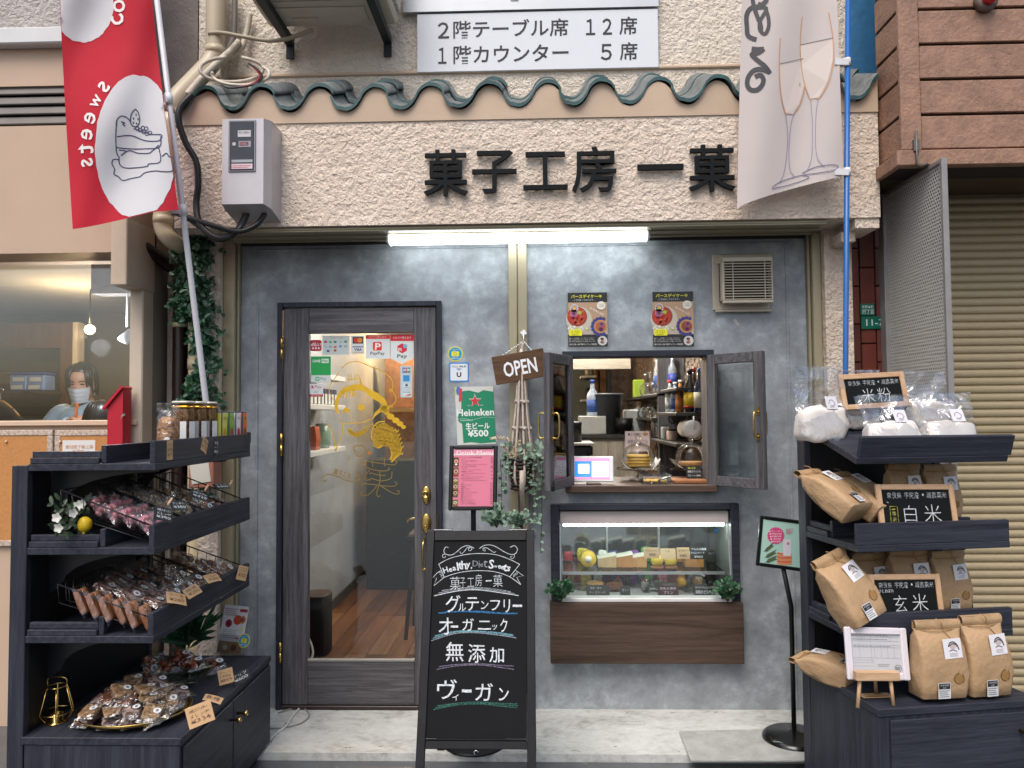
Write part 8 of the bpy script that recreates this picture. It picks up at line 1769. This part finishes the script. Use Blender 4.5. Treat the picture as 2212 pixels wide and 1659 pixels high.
for i, pz in enumerate((1.98, 1.74)):
    b = B(); x0, x1, _, _ = R(1266, 800, 1290, 810, 3.4); b.cbox(x0 - .05, x1, 3.45, 3.64, pz - .02, pz, .003); o = b.out('corner_shelf', M_WSHELF, SHOP)
    t = thing('kitchen_tin' if i else 'kitchen_jar', ('dark tape dispenser' if i else 'jar of spoons') + ' on the white corner shelf in the back', 'jar', (x0 + .05, 3.5, pz)); b = B(); b.cbox(x0, x1 - .03, 3.48, 3.56, pz + .0005, pz + .12, .02); b.out('jar_body', M_BLACKP if i else mat('jar_cream', '8a8474', .4), t)
# ------------------------------------------------------------------ showcase
SC = thing('refrigerated_showcase', 'white topped glass cake showcase set in the grey wall', 'showcase', ((CX0 + CX1) / 2, .2, CZ0))
ax0, ax1 = CX0 + fwid + .004, CX1 - fwid - .004
hz0 = U(1386, 1131, -.01).z; hz1 = CZ1 - fwid + .01; yT, yB = -.005, -.062; zB = PZ1 + .002
b = B(); b.cbox(ax0, ax1, -.012, .45, hz0, hz1, .004); b.out('header', mat('case_white', 'b9aeaa', .4), SC)
b = B(); b.cbox(ax0 + .005, ax1 - .005, -.068, .0, zB, zB + .02, .003); b.out('bottom_trim', mat('case_trim', 'd2d0ce', .35), SC)
b = B(); gfr = Fr((ax0, yB + .004, zB + .0205), (1, 0, 0), (0, (yT + .01) - yB, hz0 - zB - .021)); gH = math.hypot(yT + .01 - yB, hz0 - zB - .021); b.fbox(gfr, .004, ax1 - ax0 - .004, 0, gH, -.004, 0); b.out('front_glass', M_GLASS2, SC)
for xx in (ax0, ax1 - .004): b = B(); b.fbox(gfr, xx - ax0, xx - ax0 + .004, 0, gH, -.012, .003); b.out('edge_trim', M_SILV, SC)
M_CIN = mat('case_inside', '6f7070', .4, var=.1)
b = B(); b.box(ax0, ax1, .44, .45, zB - .02, hz0 - .001); b.out('back_wall', mat('case_back_mirror', '9a9c9a', .12, metal=.85, var=.2, vs=8), SC)
for xx in (ax0 - .004, ax1 + .001): b = B(); b.box(xx, xx + .003, -.05, .44, zB - .02, hz0 - .001); b.out('side_wall', M_CIN, SC)
b = B(); b.box(ax0, ax1, -.0005, .439, zB - .02, zB + .004); b.out('deck', mat('case_deck', 'a9a9a7', .2), SC)
zS = U(1386, 1231, .1).z; b = B(); b.box(ax0 + .01, ax1 - .01, .05, .40, zS - .008, zS); b.out('glass_shelf', M_GLASS2, SC); b = B(); b.box(ax0 + .01, ax1 - .01, .046, .0495, zS - .014, zS + .002); b.out('shelf_edge', M_SILV, SC)
b = B(); b.box(ax0 + .02, ax1 - .02, .0, .03, hz0 - .014, hz0 - .001); b.out('light_strip', mat('strip_glow', 'eafff6', .4, var=0, emit=13), SC)
for px in (.32, .66): b = B(); x_ = ax0 + (ax1 - ax0) * px; b.box(x_, x_ + .012, .425, .439, zB + .005, hz0 - .002); b.out('rear_mullion', M_SILV, SC)
zD = zB + .0045
def sc_(px, Y, z): q = U(px, 1200, Y); return Vector((q.x, Y, z))
def plate_(px, Y, z, r_, lab):
    q = sc_(px, Y, z); b = B(); b.lathe([(0, .0), (r_ * .6, 0), (r_, .012), (r_ * .98, .014), (r_ * .6, .004), (0, .004)], 24, q); tag(b.out('glass_plate', M_GLASS2), lab, 'plate'); return q + Vector((0, 0, .006))
M_SPON = mat('yellow_sponge', 'c4a232', .7, var=.15, vs=30, bump=.3, bs=120); M_CREAM = mat('whipped_cream', 'd2ccbc', .6)
q = sc_(1270, .18, zS + .001); t = thing('roll_cake', 'yellow roll cake slice on the upper showcase shelf', 'cake', q); b = B(); b.lathe([(0, -.025), (.042, -.025), (.045, -.02), (.045, .02), (.042, .025), (0, .025)], 24, q + Vector((0, 0, .046)), Matrix.Rotation(pi / 2, 3, 'X')); b.out('sponge', M_SPON, t); b = B(); b.lathe([(0, .0252), (.02, .0252), (.02, .0258), (0, .026)], 18, q + Vector((0, 0, .046)), Matrix.Rotation(pi / 2, 3, 'X')); b.out('cream', M_CREAM, t)
for (px, lab, m_, hh) in ((1310, 'pale chiffon slice beside the roll cake in showcase', M_PALE, .045), (1345, 'brown topped chiffon slice in middle of upper shelf', mat('chiffon_brown', '9a6a3c', .6, var=.25, vs=30), .05), (1375, 'second brown topped slice beside the middle one', mat('chiffon_tan', 'ab7d4c', .6, var=.25, vs=30), .045), (1497, 'carrot cake wedge above the black price card', mat('carrot_cake', '9c6a34', .6, var=.3, vs=50), .06)):
    q = sc_(px, .2, zS + .001); b = B(); b.loft([[q + Vector((x, y, z_ + (.02 if x > .03 else 0) * (z_ > 0))) for x, y in ((-.05, -.03), (.05, -.045), (.05, .03), (-.05, .03))] for z_ in (0, hh)], smooth=False); b.m = 1; b.loft([[q + Vector((x, y, hh + z_ + (.02 if x > .03 else 0))) for x, y in ((-.051, -.031), (.051, -.046), (.051, .031), (-.051, .031))] for z_ in (.0005, .009)], smooth=False); tag(b.out('cake_slice', [m_, M_CREAM]), lab, 'cake')
for (px, lab) in ((1419, 'round yellow mousse cake, one of two, nearer the middle slices'), (1448, 'round yellow mousse cake, one of two, nearer the carrot cake')):
    q = sc_(px, .14, zS + .001); t = thing('mousse_cake', lab, 'cake', q); b = B(); sup(b, q + Vector((0, 0, .04)), (.033, .03, .03), .8, .002, 6, 1, 18, 10); b.ball(q + Vector((-.022, 0, .066)), .009, 8); b.ball(q + Vector((.022, 0, .066)), .009, 8); b.out('mousse', mat('yellow_mousse', 'c9a93a', .5), t); b = B(); b.lathe([(.036, 0), (.036, .012), (0, .012)], 18, q); b.out('biscuit_base', M_BARC, t)
def sccard(rect, Y, lab, c, words_): card(rect, Y, lab, c, words_)
sccard((1391, 1183, 1424, 1206), .055, 'kraft price card under the middle slices of the showcase', 'a58868', [('バウムクーヘン', 1394, 1187, 1421, 1192, '3a2c20'), ('¥420', 1402, 1195, 1416, 1201, '3a2c20')])
sccard((1427, 1185, 1460, 1208), .056, 'plain tan card below the first mousse cake', 'b59c78', [('くま', 1437, 1188, 1447, 1193, '6a543c')])
sccard((1462, 1183, 1490, 1207), .055, 'kraft price card below the second mousse cake', 'b0926c', [('はちみつ', 1465, 1187, 1487, 1192, '4a3828'), ('¥480', 1468, 1197, 1484, 1203, '4a3828')])
sccard((1491, 1181, 1531, 1208), .05, 'black chalk carrot cake price card in the showcase', '101214', [('アルルの農園', 1494, 1184, 1526, 1189, 'c4c8c8'), ('キャロットケーキ', 1493, 1192, 1522, 1197, 'c4c8c8'), ('¥460', 1500, 1200, 1518, 1205, 'c4c8c8')])
for (px, Y, lab) in ((1258, .2, 'glass plate at the left rear of showcase deck'), (1330, .22, 'glass plate with dark cake on showcase deck'), (1410, .16, 'glass plate under the pudding cups'), (1490, .16, 'glass plate under the dorayaki')): plate_(px, Y, zD, .07, lab)
for (px, Y, lab) in ((1393, .13, 'pudding cup behind the red card, inner one'), (1422, .17, 'pudding cup behind the red card, outer one'), (1335, .2, 'glass dessert cup with red berries'), (1350, .26, 'tall glass dessert cup at the rear')):
    q = sc_(px, Y, zD + .013); t = thing('dessert_cup', lab, 'dessert', q); b = B(); b.lathe([(.022, 0), (.03, .05), (.032, .052), (.029, .05), (.021, .004)], 18, q); b.out('cup', M_GLASS2, t); b = B(); b.lathe([(0, .004), (.02, .005), (.026, .04), (0, .041)], 16, q); b.out('cream', mat('berry_cream', '9c4a50', .5, var=.4, vs=40) if 'berries' in lab or 'rear' in lab else M_CREAM, t); b = B(); b.ball(q + Vector((0, 0, .05)), (.008, .008, .01), 8); b.out('berry', mat('red_berry', 'a81830', .3), t)
for (px, Y, lab) in ((1470, .2, 'orange round cake beside the glass dome in showcase'), (1505, .25, 'orange round cake under the glass dome')): b = B(); sup(b, sc_(px, Y, zD + .04), (.03, .03, .026), .8, .002, 6, 2, 16, 10); tag(b.out('orange_cake', mat('orange_sponge', 'c08a1c', .5, var=.1)), lab, 'cake')
q = sc_(1510, .22, zD + .001); t = thing('ribbed_glass_dome', 'ribbed glass dome on the showcase deck', 'dome', q); b = B(); b.lathe([(.075, 0), (.078, .03), (.06, .07), (.04, .085), (.044, .1)], 28, q); b.out('dome', M_GLASS2, t)
b = B(); q = sc_(1285, .16, zD + .013); b.lathe([(0, 0), (.05, 0), (.05, .03), (.045, .036), (0, .036)], 22, q); tag(b.out('cheese_cake', mat('cheesecake', '9c7440', .5, var=.2)), 'small round cheesecake behind the front black card', 'cake')
b = B(); q = sc_(1325, .16, zD + .013); b.loft([[q + Vector((x, y, z_)) for x, y in ((-.045, -.03), (.045, -.03), (.02, .05))] for z_ in (0, .035)], smooth=False); tag(b.out('chocolate_wedge', M_CHOC), 'dark chocolate wedge on the showcase deck', 'cake')
sccard((1267, 1264, 1317, 1293), .02, 'black cheesecake price card at the front of showcase deck', '2a2d2c', [('濃厚一菓の', 1275, 1268, 1300, 1273, '9aa09c'), ('チーズケーキ', 1273, 1277, 1308, 1283, '9aa09c'), ('¥380', 1285, 1286, 1304, 1291, '9aa09c')])
sccard((1340, 1266, 1362, 1292), .02, 'small dark card beside the cheesecake card', '25302f', [('ガトー', 1344, 1272, 1359, 1278, '9aa8a8')])
sccard((1422, 1266, 1466, 1294), .01, 'dark red pudding price card in the showcase', '3a1420', [('豆乳の濃厚', 1426, 1269, 1461, 1274, 'c4bcc0'), ('プリン', 1434, 1277, 1454, 1283, 'c4bcc0'), ('¥350', 1430, 1286, 1452, 1292, 'c4bcc0')])
sccard((1500, 1265, 1545, 1294), .01, 'black dorayaki price card with big chalk letters', '141618', [('ホワイトチョコムースの', 1503, 1267, 1542, 1272, 'c8cccc'), ('米粉のどらやき', 1503, 1275, 1542, 1283, 'd2d6d6'), ('¥390', 1510, 1286, 1532, 1292, 'c8cccc')])
for (x0_, c_, lab) in ((1222, 'b8a03a', 'yellow snack packet in the lower rear of showcase'), (1240, 'a83a34', 'red snack packet in the lower rear of showcase'), (1300, '7a3a4a', 'wine red packet behind the dessert cups'), (1380, '8f9498', 'grey carton behind the pudding cups'), (1440, 'b06a6a', 'pink carton behind the orange cake')):
    q = sc_(x0_ + 10, .38, zD); b = B(); b.cbox(q.x - .035, q.x + .035, .37, .40, zD, zD + RG.uniform(.09, .14), .006); tag(b.out('snack_packet', mat('packet_' + c_, c_, .35, var=.4, vs=25)), lab, 'packet')
CN_ = {'a8343c': 'red', 'c9b43a': 'yellow', 'd8d4cc': 'white', '4a5a9c': 'blue', '7a4a90': 'purple', '5a8a4a': 'green', 'c97a8c': 'pink', 'c9803c': 'orange', '6a4a34': 'brown', '3c3c40': 'black'}
for i, (c_, n_) in enumerate(list(CN_.items()) * 2):
    up = i >= 10; q = sc_(1228 + (i % 10) * 34 + RG.uniform(-6, 6), .30 + RG.uniform(-.03, .05), (zS if up else zD) + .001); h_ = RG.uniform(.05, .1); w_ = RG.uniform(.018, .034); b = B()
    sup(b, q + Vector((0, 0, h_ / 2)), (w_, .016, h_ / 2), .4, .006, 6, i, 12, 8); tag(b.out('wrapped_sweet', mat('wrap_' + c_, c_, .25, var=.5, vs=45)), 'small %s wrapped sweet at the back of the %s' % (n_, 'upper showcase shelf' if up else 'showcase deck'), 'sweet')
st_ = U(1547, 1146, -.012); p = Print(FX(st_.x - .014, st_.z - .014, yT - .006), (0, 0, 100, 100), (.028, .028)); p.disc(50, 50, 50, '10181c'); p.disc(50, 50, 42, '1f5f86', 1); p.poly([(46, 30), (56, 34), (58, 70), (44, 70)], '101418', 2); p.out('penguin_badge', SC)
bushlet('ivy_sprig', 'green artificial ivy at the door-side corner of showcase', 1212, 1300, -.09, .07, .15, 14, M_LEAF, .026, .018, 31); bushlet('ivy_sprig', 'green artificial ivy at the wall-side corner of showcase', 1572, 1300, -.09, .08, .13, 14, M_LEAF, .026, .018, 37)
# ------------------------------------------------------------------ people in the neighbouring shop
M_SKIN = mat('skin', 'b98a70', .5, var=.06, vs=20); M_HAIR = mat('black_hair', '0f0d0d', .35, var=.3, vs=40); M_KNIT = mat('pale_blue_knit', '9fb0ba', .8, var=.06, vs=20, bump=.3, bs=120)
def remesh(o, v, sm=4):
    m = o.modifiers.new('remesh', 'REMESH'); m.mode = 'VOXEL'; m.voxel_size = v; m.use_smooth_shade = True
    s_ = o.modifiers.new('smooth', 'SMOOTH'); s_.iterations = sm; s_.factor = .5
hc = U(177, 829, .7)                  # middle of the head
PF = .055
t = thing('person', 'person in pale blue sweater and white face mask behind plate glass, holding orange comb', 'person', (hc.x, .7, .06))
RH = Matrix.Rotation(math.radians(14), 3, 'Z') @ Matrix.Rotation(math.radians(12), 3, 'X')      # head turned a little and bowed
def hp(x, y, z): return hc + RH @ Vector((x, y, z))
b = B()
def hring(z, rx, ry, oy=0, n=20): return [hp(rx * math.cos(2 * pi * i / n), oy + ry * math.sin(2 * pi * i / n), z) for i in range(n)]
b.loft([hring(-.118, .018, .02, -.055), hring(-.108, .04, .04, -.042), hring(-.085, .056, .062, -.024), hring(-.05, .066, .078, -.012), hring(0, .073, .09, 0), hring(.05, .075, .095, .004), hring(.085, .065, .082, .006), hring(.11, .042, .054, .008), hring(.122, .01, .012, .008)])
b.loft([hring(-.01, .012, .016, -.09, 10), hring(-.03, .016, .022, -.094, 10), hring(-.045, .014, .012, -.09, 10)])
for s_ in (-1, 1): sup(b, hp(s_ * .076, .008, -.01), (.009, .02, .032), .9, 0, 1, 0, 10, 8, RH)
nb_ = Vector((hc.x + .004, .74, hc.z - .122))
b.tube([hp(0, .02, -.07), hp(0, .03, -.11), nb_, nb_ - Vector((0, 0, .06))], [.054, .052, .056, .075], 16)
# hands with five fingers at the sill
def hand(b, wr, dirv, up, side, curl):
    d = dirv.normalized(); s_ = d.cross(up).normalized() * side; u = up.normalized()
    sup(b, wr + d * .045, (.04, .018, .045), .7, 0, 1, 0, 12, 8, Matrix((s_, u, d)).transposed())
    for k, (o_, L, sp) in enumerate(((-.028, .06, -.1), (-.009, .075, 0), (.010, .072, .06), (.028, .055, .16))):
        p0 = wr + d * .078 + s_ * o_; d1 = (d + s_ * sp - u * curl * .5).normalized(); p1 = p0 + d1 * L * .5; d2 = (d1 - u * curl).normalized(); b.tube([p0 - d * .02, p0, p1, p1 + d2 * L * .55], [.0095, .0095, .0085, .0068], 8)
    p0 = wr + d * .03 - s_ * .036; p1 = p0 + (d * .6 - s_ * .8).normalized() * .035; b.tube([wr + d * .02 - s_ * .02, p0, p1, p1 + (d - s_ * .15 - u * .3).normalized() * .03], [.013, .012, .010, .008], 8)
HR = U(158, 903, .35); HL = U(201, 909, .42)
wr1 = HR + Vector((-.05, .05, -.02)); wr2 = HL + Vector((.06, .04, -.035))
hand(b, wr1, Vector((.8, -.5, .25)), Vector((0, -.3, 1)), 1, .7); hand(b, wr2, Vector((-.8, -.4, .35)), Vector((0, -.3, 1)), -1, .8)
for wr, el in ((wr1, nb_ + Vector((-.27, -.08, -.36))), (wr2, nb_ + Vector((.28, -.08, -.36)))): b.tube([wr + (wr - el).normalized() * .02, wr, wr.lerp(el, .25)], [.024, .026, .03], 10)
# trunk and legs carry on down behind the sill
def bring(z, rx, ry, n=20): return [Vector((nb_.x + rx * math.cos(2 * pi * i / n), .75 + ry * math.sin(2 * pi * i / n), z)) for i in range(n)]
zs0 = nb_.z
b.loft([bring(zs0 - .7, .15, .1), bring(zs0 - .45, .15, .1), bring(zs0 - .12, .16, .09), bring(zs0 - .05, .1, .07), bring(zs0 - .01, .055, .055)])
for s_ in (-1, 1): b.tube([(nb_.x + s_ * .09, .75, zs0 - .66), (nb_.x + s_ * .1, .74, zs0 - 1.05), (nb_.x + s_ * .1, .76, .1), (nb_.x + s_ * .1, .7, .08)], [.085, .06, .045, .04], 12)
body = b.out('body', M_SKIN, t); remesh(body, .0055, 3)
# sweater
b = B()
b.loft([bring(zs0 - .72, .175, .125), bring(zs0 - .5, .175, .125), bring(zs0 - .3, .19, .125), bring(zs0 - .13, .215, .115), bring(zs0 - .065, .19, .1), bring(zs0 - .025, .11, .078), bring(zs0 + .008, .068, .066)], True)
for s_, wr in ((-1, wr1), (1, wr2)):
    sh = Vector((nb_.x + s_ * .18, .75, zs0 - .095)); el = nb_ + Vector((s_ * .27, -.06, -.34)); b.tube(catmull([sh + Vector((-s_ * .06, 0, .02)), sh, sh.lerp(el, .5) + Vector((s_ * .02, 0, 0)), el, el.lerp(wr, .5), wr - (wr - el).normalized() * .02], 4), [.07, .072, .076, .076, .075, .073, .072, .07, .068, .066, .064, .062, .06, .058, .056, .054, .052, .05, .047, .044, .042], 14)
swt = b.out('sweater', M_KNIT, t); remesh(swt, .008, 4)
b = B(); b.tube([Vector((nb_.x + .066 * math.cos(q), .75 + .063 * math.sin(q) - .004, zs0 + .004)) for q in [2 * pi * i / 24 for i in range(24)]], .008, 8, True); b.out('collar', M_KNIT, t)
# mask, eyes, hair
b = B()
def mk(u, v):
    a = (u - .5) * 2.1; z = -.012 - v * .098; w_ = .076 - .022 * v; r_ = .104 - .016 * v + .016 * math.exp(-((u - .5) * 5) ** 2) * (1 - .5 * v)
    return hp(w_ * math.sin(a) * 1.02, -r_ * math.cos(a * .92) - .004 + .002 * math.sin(v * 22), z)
b.grid(mk, 18, 12); b.out('face_mask', mat('white_mask', 'c9ccd0', .75, var=.04, bump=.1), t)
for s_ in (-1, 1): b = B(); b.tube(catmull([hp(s_ * .068, -.045, -.03), hp(s_ * .08, 0, -.012), hp(s_ * .083, .02, -.02), hp(s_ * .07, -.01, -.075)], 4), .0016, 5); b.out('ear_loop', ink('d0d0d0'), t)
for s_ in (-1, 1):
    b = B(); sup(b, hp(s_ * .03, -.0885, .012), (.014, .004, .0045), .9, 0, 1, 0, 12, 6, RH); b.out('eye', mat('dark_eye', '17110f', .2), t)
    b = B(); b.tube(catmull([hp(s_ * .012, -.0935, .026), hp(s_ * .032, -.093, .033), hp(s_ * .052, -.078, .026)], 4), [.003] * 5 + [.0022] * 4, 6); b.out('eyebrow', M_HAIR, t)
b = B(); rh = random.Random(4)
b.loft([hring(-.02, .07, .04, .058), hring(.03, .078, .072, .03), hring(.075, .08, .09, .014), hring(.11, .07, .078, .012), hring(.132, .04, .045, .012), hring(.14, .008, .008, .012)])
for i in range(150):
    a = rh.uniform(-pi, pi); fr_ = math.cos(a)                     # a = 0 at the face
    x0_, y0_ = .012 + .05 * math.sin(a), -.05 * math.cos(a) + .01
    if abs(a) < .55: a = math.copysign(.55 + rh.random() * .5, a if abs(a) > .05 else rh.choice((-1, 1)))
    end = -.035 - .05 * (1 - max(0, fr_)) * rh.random() if abs(a) > .9 else .0 + rh.uniform(-.012, .02)
    R1 = .080 + rh.uniform(0, .012)
    P = catmull([hp(x0_ * .4, y0_ * .4, .138), hp(R1 * .75 * math.sin(a), -R1 * .85 * math.cos(a) + .008, .108), hp(R1 * math.sin(a), -R1 * 1.1 * math.cos(a) + .006, .055), hp(R1 * .98 * math.sin(a * 1.06), -R1 * 1.05 * math.cos(a * 1.06) + .004, end)], 4)
    b.tube(P, [.0065 * (1 - .75 * (k / len(P)) ** 2) for k in range(len(P))], 5)
b.out('hair', M_HAIR, t)
# orange comb in the hand
q = U(164, 896, .34); cb = thing('hair_comb', 'orange comb held upright in front of the pale sweater', 'comb', q - Vector((0, 0, .05)))
fr = Fr(q + Vector((-.008, 0, -.05)), (1, .2, 0), (.05, 0, 1)); b = B(); b.fbox(fr, .004, .016, 0, .12, -.002, .002, .001)
for i in range(18): b.fbox(fr, -.008, .0035, .012 + i * .006, .015 + i * .006, -.001, .001)
b.out('comb_body', mat('orange_plastic', 'c4641c', .4), cb)
# seated customer: only the crown of black hair shows over the sill
hc2 = U(222, 905, .30)
t = thing('person', 'seated person, only the crown of glossy black hair shows above sill', 'person', (hc2.x, .35, .06))
b = B(); sup(b, hc2 - Vector((0, 0, .02)), (.075, .09, .11), .95, 0, 1, 0, 18, 12); b.tube([hc2 - Vector((0, 0, .09)), hc2 + Vector((0, .03, -.2)), hc2 + Vector((0, .05, -.3))], [.05, .055, .1], 14)
b.loft([[Vector((hc2.x + rx * math.cos(2 * pi * i / 18), hc2.y + .06 + ry * math.sin(2 * pi * i / 18), hc2.z + z)) for i in range(18)] for z, rx, ry in ((-1.0, .16, .14), (-.7, .17, .13), (-.35, .2, .11), (-.27, .12, .08))]); bo = b.out('body', M_SKIN, t); remesh(bo, .009, 3)
b = B(); sup(b, hc2, (.098, .108, .115), .9, .006, 3, 2, 24, 16)
for i in range(60):
    a = rh.uniform(0, 2 * pi); P = catmull([hc2 + Vector((0, 0, .112)), hc2 + Vector((.07 * math.cos(a), .078 * math.sin(a), .085)), hc2 + Vector((.102 * math.cos(a), .112 * math.sin(a), .0)), hc2 + Vector((.1 * math.cos(a), .108 * math.sin(a), -.06 - rh.random() * .03))], 4); b.tube(P, [.006 * (1 - .7 * k / len(P)) for k in range(len(P))], 5)
b.out('hair', M_HAIR, t)
# storage boxes and hanging jacket
GB = 'blue storage boxes on the dark rail'
for i, (px, lab) in enumerate(((38, 'blue see-through storage box with white labels, window edge side'), (75, 'blue see-through storage box with white lid tag, nearer the person'))):
    q = U(px, 845, 1.5); t = thing('storage_box', lab, 'box', (q.x, 1.55, q.z), 0, GB); b = B(); b.cbox(q.x - .07, q.x + .07, 1.5, 1.64, q.z, q.z + .125, .012); b.out('box_body', mat('blue_clear_plastic', '5a78b0', .3, var=.2, vs=12), t); b = B(); b.cbox(q.x - .073, q.x + .073, 1.495, 1.645, q.z + .126, q.z + .142, .005); b.out('lid', mat('blue_lid', '1d3f98', .4), t); [B().box(q.x - .045 + d_, q.x + .045 + d_, 1.4975, 1.4985, q.z + z_, q.z + z_ + .03).out('label', ink('a8aeb4'), t) for d_, z_ in ((-.005, .015), (.005, .075))]
    b = B(); b.box(q.x - .09, q.x + .09, 1.49, 1.7, q.z - .022, q.z - .001); o = b.out('ledge', M_DARKIN, NB)
q = U(14, 850, .9); t = thing('hanging_jacket', 'black jacket on a wooden hanger behind the glass', 'jacket', (q.x, .9, q.z - .5))
b = B(); b.loft([[Vector((q.x - .05 + rx * math.cos(2 * pi * i / 18), .9 + ry * math.sin(2 * pi * i / 18), q.z + z)) for i in range(18)] for z, rx, ry in ((-.75, .2, .06), (-.35, .2, .06), (-.2, .19, .055), (-.1, .1, .04), (-.07, .05, .03))]); b.out('cloth', mat('black_wool', '14171a', .85, var=.2), t)
b = B(); b.tube(catmull([(q.x - .17, .9, q.z - .16), (q.x - .05, .9, q.z - .06), (q.x + .02, .9, q.z - .09), (q.x + .09, .9, q.z - .16)], 4), .012, 8); b.out('hanger', mat('hanger_wood', '8a6a44', .5), t); b = B(); b.tube(catmull([(q.x - .04, .9, q.z - .06), (q.x - .04, .9, q.z), (q.x - .02, .9, q.z + .02), (q.x - .045, .9, q.z + .04)], 4), .003, 6); b.out('hook', M_CHROME, t)
